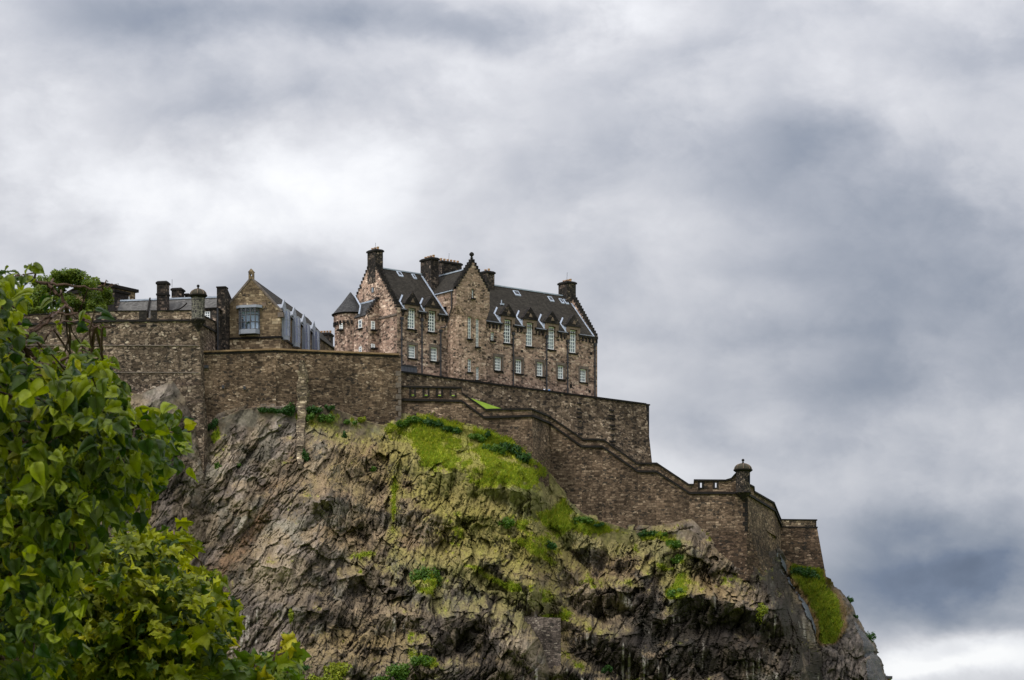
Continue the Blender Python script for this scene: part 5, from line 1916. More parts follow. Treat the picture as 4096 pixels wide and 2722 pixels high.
def relief(x, z, px, py, left):
    """blocky relief in metres, towards the viewer"""
    def rot(deg, sx, sy, wob, seed):
        a = radians(deg)
        wx = x + wob * (fbm(x * .35, z * .35, seed, 3) - .5)
        wz = z + wob * (fbm(x * .35 + 50, z * .35, seed + 3, 3) - .5)
        u = wx * cos(a) + wz * sin(a)
        v = -wx * sin(a) + wz * cos(a)
        return u / sx, v / sy
    # upright jointing (right and centre)
    f1, i1, e1 = facets(*rot(-10, 2.6, 5.6, 3.0, 5), 11, 1.15)
    f2, i2, e2 = facets(*rot(-14, 1.0, 2.7, 1.6, 6), 12, .95)
    f3, i3, e3 = facets(*rot(-8, .46, 1.15, .8, 7), 13, .9)
    f4, i4, e4 = facets(*rot(12, .24, .45, .3, 8), 14, 1.0)
    # slanting strata (left)
    g1, j1, h1 = facets(*rot(-36, 2.0, 6.5, 2.5, 25), 21, 1.0)
    g2, j2, h2 = facets(*rot(-33, .75, 3.2, 1.3, 26), 22, .9)
    g3, j3, h3 = facets(*rot(-42, .36, 1.5, .7, 27), 23, .9)
    def fissure(u, v, seed, wd):
        r = np.abs(fbm(u, v, seed, 4, .5) - .5)
        return np.exp(-(r / wd) ** 2)
    ur, vr = rot(-10, 1.0, 1.0, 1.5, 9)
    ul, vl = rot(-37, 1.0, 1.0, 1.2, 29)
    soft = lambda u, v, sd: fbm(u, v, sd, 5, .58) - .5
    rt = f1 * 1.45 + f2 * .90 + f3 * .42 + f4 * .12 - .30 * np.exp(-e2 / .17) - .30 * np.exp(-e1 / .09) \
        - .55 * fissure(ur * .75, vr * .22, 301, .020) - .30 * fissure(ur * 1.9, vr * .6, 303, .022) + .9 * soft(ur * .55, vr * .38, 305) + .34 * soft(ur * 1.8, vr * .9, 306)
    lf = g1 * .62 + g2 * .28 + f2 * .46 + f3 * .28 + f4 * .08 - .14 * np.exp(-h2 / .2) - .14 * np.exp(-e2 / .17) \
        - .45 * fissure(ul * .8, vl * .22, 311, .024) - .20 * fissure(ul * 2.0, vl * .6, 313, .024) + 1.2 * soft(ul * .55, vl * .36, 315) + .5 * soft(ul * 1.6, vl * 1.0, 316)
    d = rt * (1 - left) + lf * left
    f0, i0_, e0_ = facets(*rot(-8, 5.6, 7.5, 5.0, 4), 10, 1.0)
    d = d + 2.2 * (fbm(x * .12, z * .13, 45, 3) - .5) + (1.1 - .5 * left) * f0
    ia = np.where(left > .5, j2, i2)
    ib = np.where(left > .5, j3, i3)
    ic = np.where(left > .5, j1, i1)
    return d, (ia, ib, ic)


LEDGES = [  # x0, x1, lip height at x0, at x1, length of the sloping top, projection, height of the face below
    (2690, 2870, 2402, 2382, 75, 2.6, 150), (2880, 3150, 2402, 2446, 95, 2.5, 110), (2640, 2800, 2190, 2186, 48, 1.5, 46), (2370, 2570, 2556, 2540, 80, 2.4, 130),
    (2470, 2610, 2345, 2300, 60, 1.4, 52), (1760, 1970, 2475, 2440, 60, 1.9, 130), (1235, 1335, 2012, 2000, 110, 1.8, 45), (980, 1180, 2250, 2290, 60, 1.5, 80),
    (2050, 2260, 2290, 2330, 60, 1.3, 70), (2200, 2330, 2380, 2372, 40, 1.2, 46), (1900, 2010, 2225, 2235, 40, 1.2, 60), (1330, 1480, 2320, 2300, 50, 1.4, 70), (1480, 1640, 2180, 2170, 60, 1.2, 70),
    (1500, 1680, 2470, 2440, 50, 1.3, 60), (1560, 1760, 2590, 2570, 50, 1.5, 90), (2590, 2720, 2480, 2470, 40, 1.6, 90), (2880, 3060, 2560, 2575, 50, 1.6, 100), (1700, 1830, 1900, 1890, 26, .9, 40), (1930, 2010, 1950, 1960, 40, 1.2, 50),
    (2020, 2110, 1945, 1985, 40, 1.3, 80), (1150, 1330, 2440, 2450, 50, 1.4, 80), (880, 990, 2000, 1960, 50, 1.1, 60), (2280, 2420, 2190, 2200, 34, 1.0, 50), (1870, 1960, 2330, 2390, 50, 1.2, 60)]


def ledges(px, py, x, z):
    t = np.zeros_like(px)
    jag = 34 * (fbm(x * .55, x * 0 + 2.2, 61, 3) - .5) + 26 * (_hash(np.floor(x / .7 + 2 * fbm(x, z, 63, 2)), x * 0, 62) - .5)
    for i, (x0, x1, ya, yb_, ln, dep, fh) in enumerate(LEDGES):
        w = sstep(x0 - 4, x0 + 22, px) * (1 - sstep(x1 - 22, x1 + 4, px))
        ye = ya + (yb_ - ya) * (px - x0) / (x1 - x0) + jag
        up = np.clip((py - (ye - ln)) / ln, 0, 1) ** 1.2
        dn = 1 - np.clip((py - ye) / fh, 0, 1)
        t += w * dep * np.where(py < ye, up, dn * .82)
    return t


def build_rock():
    qs = np.concatenate([np.arange(-560, 480, 9.0), np.arange(480, 3112.1, 2.3)])
    nr = 560
    t = np.linspace(0, 1, nr)
    Q, T = np.meshgrid(qs, t)
    yb = ip(YB, Q)
    top = yb - 62
    PY = top + (2790 - top) * T
    w = sstep(2500, 3112, Q)
    PX = Q + w * (ip(XR, PY) - 3112)
    Yt = ip(YT, Q)
    d = (PY - yb) * Yt / FPX
    x = (PX - CX) / FPX * 395.0
    z = (YH - PY) / FPX * 395.0
    a = ip([(-600, .5), (800, .50), (1200, .70), (1700, .85), (2100, .80), (2600, .72), (3112, .5)], Q)
    p = 5.6
    u = (d + 4.5 * (fbm(x / 8, z / 30, 3, 3) - .5) + .07 * x) / p
    fl = np.floor(u); fr = u - fl
    terr = (fl + sstep(0.0, .48, fr)) * p - (0.07 * x + 4.5 * (fbm(x / 8, z / 30, 3, 3) - .5))
    wt = ip([(600, .15), (1300, .35), (1700, .45), (2300, .85), (3112, .85)], Q) * sstep(0.5, 4, d)
    run = a * (d * (1 - wt) + terr * wt)
    left = 1 - sstep(1120, 1480, PX + 60 * (fbm(x * .2, z * .2, 8, 2) - .5))
    e = np.clip((Q - 2960) / 150.0, 0, 1)
    turn = 9.0 * (1 - np.sqrt(np.clip(1 - e * e, 0, 1)))
    rel, ids = relief(x + turn, z, PX, PY, left)
    g = np.clip(masks(GREEN[:12], PX, PY), 0, 1)
    fade = sstep(-1.1, .35, d) * (1 - .66 * g)
    led = ledges(PX, PY, x, z) * sstep(0, 1.5, d)
    fade = fade * (.80 + .14 * sstep(2200, 2500, PX)) * (1 - .35 * np.clip(led / 1.5, 0, 1))
    # individual forms: gully under the buttress spur, bulging nose, dark overhang
    form = 1.6 * gblob(PX, PY, 1290, 2000, 130, 260, 10) - 1.4 * gblob(PX, PY, 1010, 2190, 60, 260, 35) + 2.6 * gblob(PX, PY, 2040, 2610, 120, 80, 25) - 1.2 * gblob(PX, PY, 2180, 2520, 70, 60, 0) \
        + .8 * gblob(PX, PY, 2740, 2200, 90, 40, 10) - 1.2 * gblob(PX, PY, 2250, 2020, 60, 120, -20) \
        + 1.6 * gblob(PX, PY, 1860, 1900, 260, 160, 0) - 1.0 * gblob(PX, PY, 2420, 2460, 90, 60, 0) + 3.0 * gblob(PX, PY, 2190, 2690, 140, 52, 0) + 1.6 * gblob(PX, PY, 2080, 2590, 60, 50, 30)
    Y = Yt - run - rel * fade - form * sstep(0, 4, d) - led
    Y = np.where(d > -.3, np.minimum(Y, Yt - .12 - .18 * np.clip(d, 0, 6)), Y)
    Y = Y + turn * sstep(0, 3, d)
    PX = PX - np.clip(rel, -1.2, 1.6) * 13 * fade * sstep(.25, .8, e)
    # columns turning back behind the right edge
    nb = 14
    kb = np.arange(1, nb + 1)[None, :]
    PXb = PX[:, -1:] - 3.0 * kb
    PYb = np.repeat(PY[:, -1:], nb, 1)
    Yb = Y[:, -1:] + 1.6 * kb
    PX = np.concatenate([PX, PXb], 1); PY = np.concatenate([PY, PYb], 1); Y = np.concatenate([Y, Yb], 1)
    # skirt down to the street
    ns = 16
    ks = (np.arange(1, ns + 1) / ns)[:, None]
    zl = ZC + (YH - PY[-1]) / FPX * Y[-1]
    Vm = grid_mesh(PX, PY, Y)
    sk = np.repeat(Vm[-1:][:, :, :], ns, 0).copy()
    sk[..., 2] = Vm[-1][None, :, 2] * (1 - ks) - 0.6 * ks
    sk[..., 1] = Vm[-1][None, :, 1] - 13.0 * ks
    V = np.concatenate([Vm, sk], 0)
    N = normals(V)
    px = np.concatenate([PX, np.repeat(PX[-1:], ns, 0)], 0)
    py = np.concatenate([PY, np.repeat(PY[-1:], ns, 0) + 200 * ks], 0)
    pad = lambda A: np.concatenate([np.concatenate([A, np.repeat(A[:, -1:], nb, 1)], 1), np.repeat(np.concatenate([A, np.repeat(A[:, -1:], nb, 1)], 1)[-1:], ns, 0)], 0)
    i0, i1, i2 = pad(ids[0]), pad(ids[1]), pad(ids[2])
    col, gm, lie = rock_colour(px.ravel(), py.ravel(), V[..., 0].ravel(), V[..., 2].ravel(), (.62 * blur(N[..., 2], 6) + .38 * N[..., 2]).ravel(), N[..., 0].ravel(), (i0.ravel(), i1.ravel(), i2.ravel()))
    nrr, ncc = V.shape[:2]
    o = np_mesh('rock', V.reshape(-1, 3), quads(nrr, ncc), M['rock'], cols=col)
    tag(o, kind='structure')
    return dict(V=V, PX=px, PY=py, N=N, gm=gm.reshape(nrr, ncc), lie=lie.reshape(nrr, ncc), obj=o)


XR2 = [(2250, 3303), (2306, 3303), (2316, 3325), (2336, 3336), (2383, 3370), (2430, 3403), (2466, 3420), (2520, 3453), (2566, 3493), (2586, 3505), (2620, 3513), (2636, 3528), (2666, 3535), (2713, 3550), (2800, 3580), (3200, 3680)]


def build_rock2():
    qs = np.arange(0, 1.0001, 1 / 190.0)
    nr = 190
    t = np.linspace(0, 1, nr)
    Q, T = np.meshgrid(qs, t)
    xr0 = 3303.0
    yb = ip([(0, 2190), (.3, 2240), (.55, 2285), (1, 2304)], Q)
    top = yb - 20
    PY = top + (2790 - top) * T
    xl = 3040.0
    PX = xl + (ip(XR2, PY) - xl) * Q
    d = (PY - yb) * 408 / FPX
    x = (PX - CX) / FPX * 400.0
    z = (YH - PY) / FPX * 400.0
    rel, ids = relief(x, z, PX, PY, np.zeros_like(x))
    smooth = np.clip(gblob(PX, PY, 3310, 2440, 90, 170, -25) * 1.3, 0, 1)
    Y = 408.3 - .42 * d - rel * .85 * sstep(0, 1.5, d) * (1 - .7 * smooth)
    e = np.clip((Q - .72) / .28, 0, 1)
    Y = Y + 9.0 * (1 - np.sqrt(np.clip(1 - e * e, 0, 1))) * sstep(0, 2, d)
    PX = PX + (9 * (fbm(z * .8, z * 0 + 3.3, 5, 3) - .5) * e) - np.clip(rel, -1.2, 1.4) * 8 * sstep(0, 1.5, d) * sstep(.2, .8, e)
    nb = 10
    kb = np.arange(1, nb + 1)[None, :]
    PX = np.concatenate([PX, PX[:, -1:] - 4 * kb], 1)
    PY = np.concatenate([PY, np.repeat(PY[:, -1:], nb, 1)], 1)
    Y = np.concatenate([Y, Y[:, -1:] + 2.2 * kb], 1)
    Vm = grid_mesh(PX, PY, Y)
    ns = 10
    ks = (np.arange(1, ns + 1) / ns)[:, None]
    sk = np.repeat(Vm[-1:], ns, 0).copy()
    sk[..., 2] = Vm[-1][None, :, 2] * (1 - ks) - 0.6 * ks
    sk[..., 0] = Vm[-1][None, :, 0] + 9.0 * ks
    V = np.concatenate([Vm, sk], 0)
    N = normals(V)
    px = np.concatenate([PX, np.repeat(PX[-1:], ns, 0)], 0)
    py = np.concatenate([PY, np.repeat(PY[-1:], ns, 0) + 150 * ks], 0)
    x, z = V[..., 0], V[..., 2]
    n1 = fbm(x * .8, z * .8, 31, 5, .6); n2 = fbm(x * 2.7, z * 2.2, 57, 4, .6)
    gcen = ip([(2290, 3225), (2400, 3290), (2500, 3325), (2590, 3310)], py)
    gw = ip([(2290, 70), (2400, 66), (2500, 58), (2560, 40), (2600, 18)], py)
    gr = np.exp(-((px - gcen) / gw) ** 2) * (1 - sstep(2560, 2600, py + 20 * (n2 - .5)))
    gm = sstep(.40, .62, gr + .5 * (n1 - .5) + .3 * (n2 - .5))
    oc = sstep(.12, .4, gr + .7 * (n1 - .45)) * (1 - sstep(2540, 2680, py))
    v = np.clip(.26 + 1.1 * (n2 - .5) + .5 * (n1 - .5) + .12 * sstep(3300, 3480, px), 0, 1)[..., None]
    c = np.array([.026, .023, .021]) + np.array([.15, .122, .098]) * v
    c = c * (1 - .8 * oc[..., None]) + np.array([.125, .075, .026]) * (.5 + n2[..., None]) * .8 * oc[..., None]
    gc = np.array([.088, .135, .010]) * (.5 + n2[..., None])
    yl = np.clip((n1[..., None] - .45) * 4, 0, 1) * .5
    gc = gc * (1 - yl) + np.array([.17, .15, .012]) * yl
    c = c * (1 - gm[..., None]) + gc * gm[..., None]
    nrr, ncc = V.shape[:2]
    o = np_mesh('rock_slope', V.reshape(-1, 3), quads(nrr, ncc), M['rock'], cols=c.reshape(-1, 3))
    tag(o, kind='structure')
    return dict(V=V, PX=px, PY=py, N=N, gm=gm, lie=oc, obj=o)


RK = build_rock()
RK2 = build_rock2()


def rock_pt(px, py, R=None):
    R = R or RK
    i = np.argmin((R['PX'] - px) ** 2 + (R['PY'] - py) ** 2)
    r, c = np.unravel_index(i, R['PX'].shape)
    return Vector(R['V'][r, c]), Vector(R['N'][r, c])


# ---- ground sheet
gd = MB().poly([(-4000, -300, 0), (4000, -300, 0), (4000, 6000, 0), (-4000, 6000, 0)])
tag(gd.build('ground', M['lawn']), kind='structure')

# ---- buttress running down the crag from the curtain wall
bt = thing('buttress', 'narrow pale stone buttress running from the curtain wall down onto the crag', 'buttress', rock_pt(1205, 1800)[0])
secs = []
bpts = [(1442, 1198, 1210), (1500, 1192, 1220), (1560, 1188, 1226), (1640, 1186, 1222), (1720, 1188, 1218), (1800, 1189, 1214), (1885, 1192, 1210)]
for py in range(1442, 1890, 18):
    x0 = np.interp(py, [q[0] for q in bpts], [q[1] for q in bpts]); x1 = np.interp(py, [q[0] for q in bpts], [q[2] for q in bpts])
    py = float(py)
    if True:
        pass
    rp = rock_pt(1205, max(py, 1660))[0].y
    yw = LC.at(1205)[0].y
    f = (py - 1442) / (1885 - 1442)
    yf = yw - .3 - 1.1 * f if py < 1640 else min(yw - 1.0, rp - .55)
    a_, b_ = P(x0, py, yf), P(x1, py, yf)
    j_ = random.uniform(-.10, .10); k_ = random.uniform(-.10, .10)
    a_.x += j_; b_.x += k_; a_.y += random.uniform(-.1, .1); b_.y += random.uniform(-.1, .1)
    secs.append([a_, b_, Vector((b_.x + .25, yw + .1, b_.z)), Vector((a_.x + .25, yw + .1, a_.z))])
MB().sweep(secs).build('stonework', M['buttress'], bt)

# ---- walled-up patch low on the crag
py_ = min(rock_pt(px, y_)[0].y for px in (2110, 2150, 2190, 2230) for y_ in (2474, 2490)) - .10
LPt = Plan([P(1952, 2470, py_ - .6), P(2243, 2470, py_)])
pw = thing('retaining_wall', 'small purplish rubble wall filling a hollow low on the crag', 'retaining wall', (LPt.at(2100)[0].x, py_, 40))
b = MB()
wall_body(b, LPt, 1952, 2243, [(1952, 2478), (2010, 2467), (2110, 2467), (2243, 2473)], P(2200, 2720, py_).z, 3.5, .03)
b.build('wall', M['patch'], pw)

# ---- rock netting: follows the surface it hangs on


def netting(label, R, px0, px1, py0, py1, off, mat, si, sj):
    m = (R['PX'] > px0(R['PY'])) & (R['PX'] < px1(R['PY'])) & (R['PY'] > py0) & (R['PY'] < py1)
    V = np.stack([blur(R['V'][..., k], 5) for k in range(3)], -1) + np.stack([blur(R['N'][..., k], 5) for k in range(3)], -1) * off
    nr_, nc_ = m.shape
    I = np.arange(nr_ * nc_).reshape(nr_, nc_)
    Is = I[::si, ::sj]
    ms = m[::si, ::sj]
    ok = ms[:-1, :-1] & ms[1:, :-1] & ms[:-1, 1:] & ms[1:, 1:]
    q = np.stack([Is[:-1, :-1], Is[:-1, 1:], Is[1:, 1:], Is[1:, :-1]], -1)[ok]
    u, inv = np.unique(q, return_inverse=True)
    o = np_mesh('rock_netting', V.reshape(-1, 3)[u], inv.reshape(-1, 4), mat, smooth=True)
    tag(o, label, 'netting')


edge = lambda y: ip(XR, y)
netting('blue-grey rock netting draped down the edge of the crag beside the green gully', RK,
        lambda y: edge(y) - ip([(2200, 4), (2250, 34), (2300, 34), (2450, 30), (2580, 12)], y), lambda y: edge(y) + 40, 2204, 2580, .22, M['net'], 2, 1)
edge2 = lambda y: ip(XR2, y)
netting('grey rock netting hanging in folds on the far right slope of the crag', RK2,
        lambda y: edge2(y) - ip([(2480, 20), (2600, 60), (2740, 90)], y), lambda y: edge2(y) - 14, 2490, 2780, .15, M['net_thin'], 2, 1)
# ------------------------------------------------------------------ vegetation
RNG = np.random.default_rng(5)


def grass_cover():
    vs, fs, cs = [], [], []
    for R, n, dens in ((RK, 40000, None), (RK2, 9000, None)):
        V = R['V'].reshape(-1, 3); N = R['N'].reshape(-1, 3)
        px = R['PX'].ravel(); py = R['PY'].ravel()
        if R is RK:
            w = R['gm'].ravel() ** 1.3 * 1.0 + .03 * R['lie'].ravel()
        else:
            w = R['gm'].ravel() + .12 * R['lie'].ravel()
        vis = (py < 2760) & (px > 480)
        w = np.where(vis, w, 0)
        # weight by cell area so thin rows do not crowd
        w = w / w.sum()
        k = RNG.choice(len(V), n, p=w)
        p = V[k] + RNG.normal(0, .05, (n, 3)); nn = N[k]
        green = R['gm'].ravel()[k]
        for b in range(2):
            h = RNG.gamma(3.0, .055, n) * (.6 + .5 * green)
            az = RNG.uniform(0, 2 * pi, n)
            wd = RNG.uniform(.03, .07, n)
            dx, dy = np.cos(az) * wd, np.sin(az) * wd
            lean = RNG.normal(0, .45, (n, 2))
            tip = np.stack([p[:, 0] + lean[:, 0] * h + nn[:, 0] * h * .5, p[:, 1] + lean[:, 1] * h + nn[:, 1] * h * .5, p[:, 2] + h * .8], -1)
            a = np.stack([p[:, 0] - dx, p[:, 1] - dy, p[:, 2] - .05], -1)
            c = np.stack([p[:, 0] + dx, p[:, 1] + dy, p[:, 2] - .05], -1)
            tri = np.stack([a, c, tip], 1).reshape(-1, 3)
            o = sum(len(q) for q in vs)
            vs.append(tri)
            fs.append(np.arange(n * 3).reshape(-1, 3) + o)
            t = RNG.uniform(0, 1, n)[:, None]
            gcol = np.array([.12, .21, .012]) * (1 - t) + np.array([.29, .285, .03]) * t
            dcol = np.array([.16, .115, .045]) * (1 - t) + np.array([.14, .125, .03]) * t
            c_ = gcol * green[:, None] + dcol * (1 - green[:, None])
            if R is RK2:
                c_ = c_ * .72
            cs.append(np.repeat(c_, 3, 0))
    o = np_mesh('grass', np.concatenate(vs), np.concatenate(fs), M['blade'], cols=np.concatenate(cs))
    tag(o, kind='stuff')


grass_cover()


def leaf_cloud(centers, radii, n, size, c0, c1, seed, up=.5, shell=.55):
    """small leaf faces spread through lumps; returns verts, tris, cols"""
    r = np.random.default_rng(seed)
    centers = np.array([tuple(c) for c in centers]); radii = np.array([tuple(q) for q in radii])
    vol = radii.prod(1) ** .75
    k = r.choice(len(centers), n, p=vol / vol.sum())
    d = r.normal(size=(n, 3)); d /= np.linalg.norm(d, axis=1, keepdims=True)
    rad = shell + (1 - shell) * r.uniform(0, 1, n) ** .6
    rad = rad * r.uniform(.85, 1.12, n)
    p = centers[k] + d * radii[k] * rad[:, None]
    nr = d * .8 + r.normal(size=(n, 3)) * .7 + np.array([0, 0, up])
    nr /= np.linalg.norm(nr, axis=1, keepdims=True)
    a = np.cross(nr, r.normal(size=(n, 3))); a /= np.linalg.norm(a, axis=1, keepdims=True)
    b = np.cross(nr, a)
    s = size * r.uniform(.6, 1.3, n)[:, None]
    q = np.stack([p - a * s, p + b * s * .55 - nr * s * .2, p + a * s, p - b * s * .55 - nr * s * .2], 1).reshape(-1, 3)
    i = np.arange(n)[:, None] * 4
    f = np.concatenate([i + np.array([[0, 1, 2]]), i + np.array([[0, 2, 3]])], 0)
    t = np.clip(r.uniform(0, 1, n) * .7 + r.uniform(0, 1, len(centers))[k] * .3, 0, 1)[:, None]
    c = np.array(c0) * (1 - t) + np.array(c1) * t
    return q, f, np.repeat(c, 4, 0)


GREEN_D = ((.012, .045, .008), (.035, .090, .012))
GREEN_M = ((.030, .085, .010), (.090, .160, .014))
GREEN_Y = ((.10, .150, .010), (.27, .28, .015))
SHRUBS = [
    (1085, 1646, 42, 12, 'd', 'low dark green shrub at the curtain wall foot, a gap left of the buttress'),
    (1160, 1640, 26, 22, 'd', 'dark green shrub touching the left side of the buttress at the wall foot'),
    (1250, 1640, 36, 15, 'd', 'dark green shrub touching the right side of the buttress at the wall foot'),
    (1318, 1634, 16, 14, 'd', 'small round dark shrub at the curtain wall foot, second to the right of the buttress'),
    (1300, 1676, 30, 16, 'm', 'mid green shrub on the rock just below the dark ones right of the buttress'),
    (1236, 1672, 16, 16, 'm', 'small mid green shrub on the rock beside the buttress, right side'),
    (1375, 1742, 12, 24, 'd', 'narrow dark shrub in a rock cleft well right of the buttress'),
    (1222, 1830, 12, 30, 'd', 'narrow dark shrub beside the lower end of the buttress'),
    (1405, 1690, 22, 10, 'm', 'thin green plant at the curtain wall foot between the buttress and the yellow flowers'),
    (1452, 1682, 20, 12, 'y', 'yellow-flowered plant at the curtain wall foot halfway to its right corner'),
    (1555, 1722, 20, 18, 'y', 'yellow-green plant on the rock beneath the right corner of the curtain wall'),
    (1612, 1698, 26, 14, 'm', 'green tuft below the quoined right corner of the curtain wall'),
    (1668, 1682, 34, 14, 'm', 'leafy green shrub at the left top of the bright grassy slope'),
    (1730, 1694, 36, 18, 'd', 'dark shrub on top of the grassy slope under the gunloops'),
    (1800, 1722, 34, 14, 'd', 'dark shrub halfway along the top edge of the grassy slope'),
    (1905, 1755, 28, 16, 'm', 'mid green shrub on the grassy slope below the zigzag wall bend'),
    (1948, 1740, 14, 14, 'd', 'small pointed dark shrub against the zigzag wall above the grassy slope'),
    (1975, 1800, 44, 22, 'm', 'broad green shrub spreading over the middle of the grassy slope'),
    (2045, 1795, 34, 22, 'd', 'dark shrub high on the right shoulder of the grassy slope'),
    (2092, 1835, 26, 26, 'd', 'dark speckled shrub lowest on the right shoulder of the grassy slope'),
    (2080, 1900, 22, 18, 'y', 'yellow flowering gorse on the right edge of the grassy slope'),
    (1990, 1862, 12, 10, 'y', 'tiny yellow flowering clump in the middle of the grassy slope'),
    (2300, 2085, 64, 18, 'm', 'long green shrub along the ledge below the middle of the zigzag wall'),
    (2405, 2104, 24, 10, 'd', 'small dark shrub at the right tip of the ledge under the zigzag wall'),
    (2192, 2182, 26, 16, 'd', 'dark green bush in the grassy gully below the ledge'),
    (2025, 2095, 30, 18, 'm', 'bright green bush on the crag left of the ledge'),
    (2605, 2140, 42, 16, 'd', 'dark green shrub at the wall foot left of the big round boulder'),
    (2660, 2142, 20, 10, 'm', 'green tuft at the wall foot just above the big round boulder'),
    (2692, 2182, 26, 22, 'm', 'green bush in the cleft beside the big round boulder'),
    (2715, 2240, 34, 22, 'm', 'leafy green bush below the big round boulder'),
    (2652, 2272, 28, 18, 'y', 'yellow-flowered bush on the rock left below the big round boulder'),
    (2705, 2372, 32, 18, 'm', 'green cushion plant beside the dark split rock'),
    (1698, 2316, 54, 40, 'm', 'large round bright bush alone in the middle of the crag'),
    (2222, 2640, 20, 10, 'm', 'small green clump under the purplish retaining wall'),
    (3045, 2458, 24, 36, 'y', 'yellow-green plant clinging to the black overhanging rock on the right'),
    (1168, 2462, 10, 30, 'y', 'thin upright yellow-green sapling on the dark lower rock'),
    (2428, 2680, 16, 18, 'd', 'little dark conifer-like shrub at the bottom right of the retaining wall'),
    (1085, 2650, 46, 36, 'd', 'dark green bush behind the maple sapling at the bottom'),
    (1180, 2672, 60, 12, 'd', 'low dark green hedge-like scrub right of the maple sapling'),
    (1350, 2690, 46, 48, 'y', 'bright yellow-green bush at the bottom edge of the picture'),
    (1285, 2722, 40, 26, 'y', 'lower yellow-green bush at the bottom edge left of the tall one'),
    (1620, 2690, 60, 38, 'm', 'spreading green bush on the bottom ledge, left of the bare soil'),
    (1690, 2645, 40, 18, 'm', 'green bush capping the small bare knoll near the bottom'),
    (1545, 2722, 50, 16, 'm', 'low green scrub at the bottom edge left of the spreading bush'),
    (870, 1870, 14, 16, 'm', 'green tuft on the grey rock below the battery corner'),
    (850, 1700, 20, 26, 'd', 'dark plant in the angle between the battery and the curtain wall'),
    (960, 1866, 14, 10, 'm', 'small green cushion on the slanting grey rock'),
    (1490, 1880, 18, 10, 'm', 'small green clump on the tan slope below the wall corner'),
]
SHRUBS2 = [
    (3200, 2286, 34, 20, 'd', 'dark green upright plants at the foot of the outer bastion, left end'),
    (3252, 2300, 30, 18, 'd', 'dark green upright plants at the foot of the outer bastion, right end'),
    (3394, 2402, 13, 16, 'd', 'small wispy shrub on the far right skyline of the crag'),
    (3476, 2552, 20, 26, 'd', 'dark leafy shrub lower down the far right skyline of the crag'),
    (3420, 2468, 8, 8, 'd', 'tiny shrub between the two larger ones on the right skyline'),
]


def shrub(px, py, rx, ry, tone, label, R, seed):
    q, n = rock_pt(px, py, R)
    k = q.y / FPX
    rng = random.Random(seed)
    rx, ry = rx * 1.2, ry * 1.25
    a, b = rx * k, ry * k
    cs, rs = [], []
    m = max(3, int(rx * ry / 90))
    for i in range(min(m, 12)):
        f = rng.uniform(-.75, .75)
        cs.append((q.x + a * f, q.y - .35 + rng.uniform(-.3, .3) * min(a, b), q.z + b * rng.uniform(-.5, .5) * (1 - abs(f) * .5)))
        rs.append((a * rng.uniform(.25, .5) + .08, min(a, b) * rng.uniform(.35, .6) + .08, b * rng.uniform(.3, .6) + .07))
    c0, c1 = {'d': GREEN_D, 'm': GREEN_M, 'y': GREEN_Y}[tone]
    N_ = int(120 + rx * ry * .55)
    v, f, c = leaf_cloud(cs, rs, N_, .11 if rx < 30 else .14, c0, c1, seed, .4, .35)
    base = (q.x, q.y, q.z - b * .6)
    t = thing('shrub', label, 'shrub', base, 'shrubs and plants on the crag')
    np_mesh('foliage', v, f, M['bush'], t, cols=c)
    sb_ = MB()
    for i in range(4):
        c_ = cs[i % len(cs)]
        sb_.tube([q - n * .15 + Vector((rng.uniform(-.1, .1), 0, 0)), Vector(c_)], [.03, .012], 5)
    sb_.build('stem', M['bark'], t)


for i, s_ in enumerate(SHRUBS):
    shrub(*s_, RK, 100 + i)
for i, s_ in enumerate(SHRUBS2):
    shrub(*s_, RK2, 300 + i)

# ---- the castle's own tree behind the battery wall
tb0 = P(255, 1300, 402)
tb0.z = 66.5
ct = thing('castle_tree', 'round bright green tree growing inside the walls above the battery parapet', 'tree', tb0)
lumps = [(90, 1225, 60, 40), (120, 1190, 60, 40), (330, 1235, 80, 34), (150, 1205, 70, 50), (215, 1160, 80, 62), (290, 1140, 80, 66), (350, 1175, 72, 60), (400, 1215, 58, 50), (300, 1215, 90, 48), (110, 1235, 50, 32), (200, 1235, 80, 34), (240, 1108, 48, 34), (300, 1098, 42, 30), (420, 1185, 36, 40), (360, 1130, 40, 34), (390, 1255, 50, 26), (160, 1150, 40, 34)]
lc, lr = [], []
rng = random.Random(3)
for (x, y, a, b) in lumps:
    for k in range(5):
        lc.append(P(x + rng.uniform(-.6, .6) * a, y + rng.uniform(-.55, .55) * b, 402 + rng.uniform(-3.2, 3.0)))
        lr.append((a * .0272 * rng.uniform(.35, .6), 1.5 * rng.uniform(.5, 1), b * .0272 * rng.uniform(.35, .6)))
v, f, c = leaf_cloud(lc, lr, 22000, .17, (.028, .066, .003), (.125, .160, .008), 9, .6, .5)
np_mesh('crown', v, f, M['bush'], ct, cols=c)
bk = MB()
top_ = P(265, 1190, 402)
bk.tube([tb0, (tb0 + top_) / 2, top_], [.42, .30, .16], 8)
for x, y in ((150, 1200), (350, 1160), (230, 1125), (400, 1210)):
    bk.tube([(tb0 * .45 + top_ * .55), P(x, y, 402)], [.16, .05], 6)
bk.build('trunk', M['bark'], ct)

# ------------------------------------------------------------------ big-leaved trees close to the camera
LINDEN = ([(-.06, .20), (.03, .36), (.16, .45), (.32, .47), (.48, .42), (.63, .32), (.76, .20), (.88, .09), (1.0, .0)], [0, 0, 1, 1, 2, 2, 3, 3, 4])
MAPLE = ([(-.07, .16), (-.02, .34), (-.03, .52), (.10, .42), (.22, .30), (.30, .36), (.36, .50), (.50, .58), (.62, .68), (.60, .50), (.62, .42), (.58, .24), (.68, .26), (.72, .16), (.82, .17), (.88, .07), (1.0, .0)],
         [0, 0, 0, 0, 1, 1, 1, 2, 2, 2, 2, 3, 3, 3, 3, 4, 4])


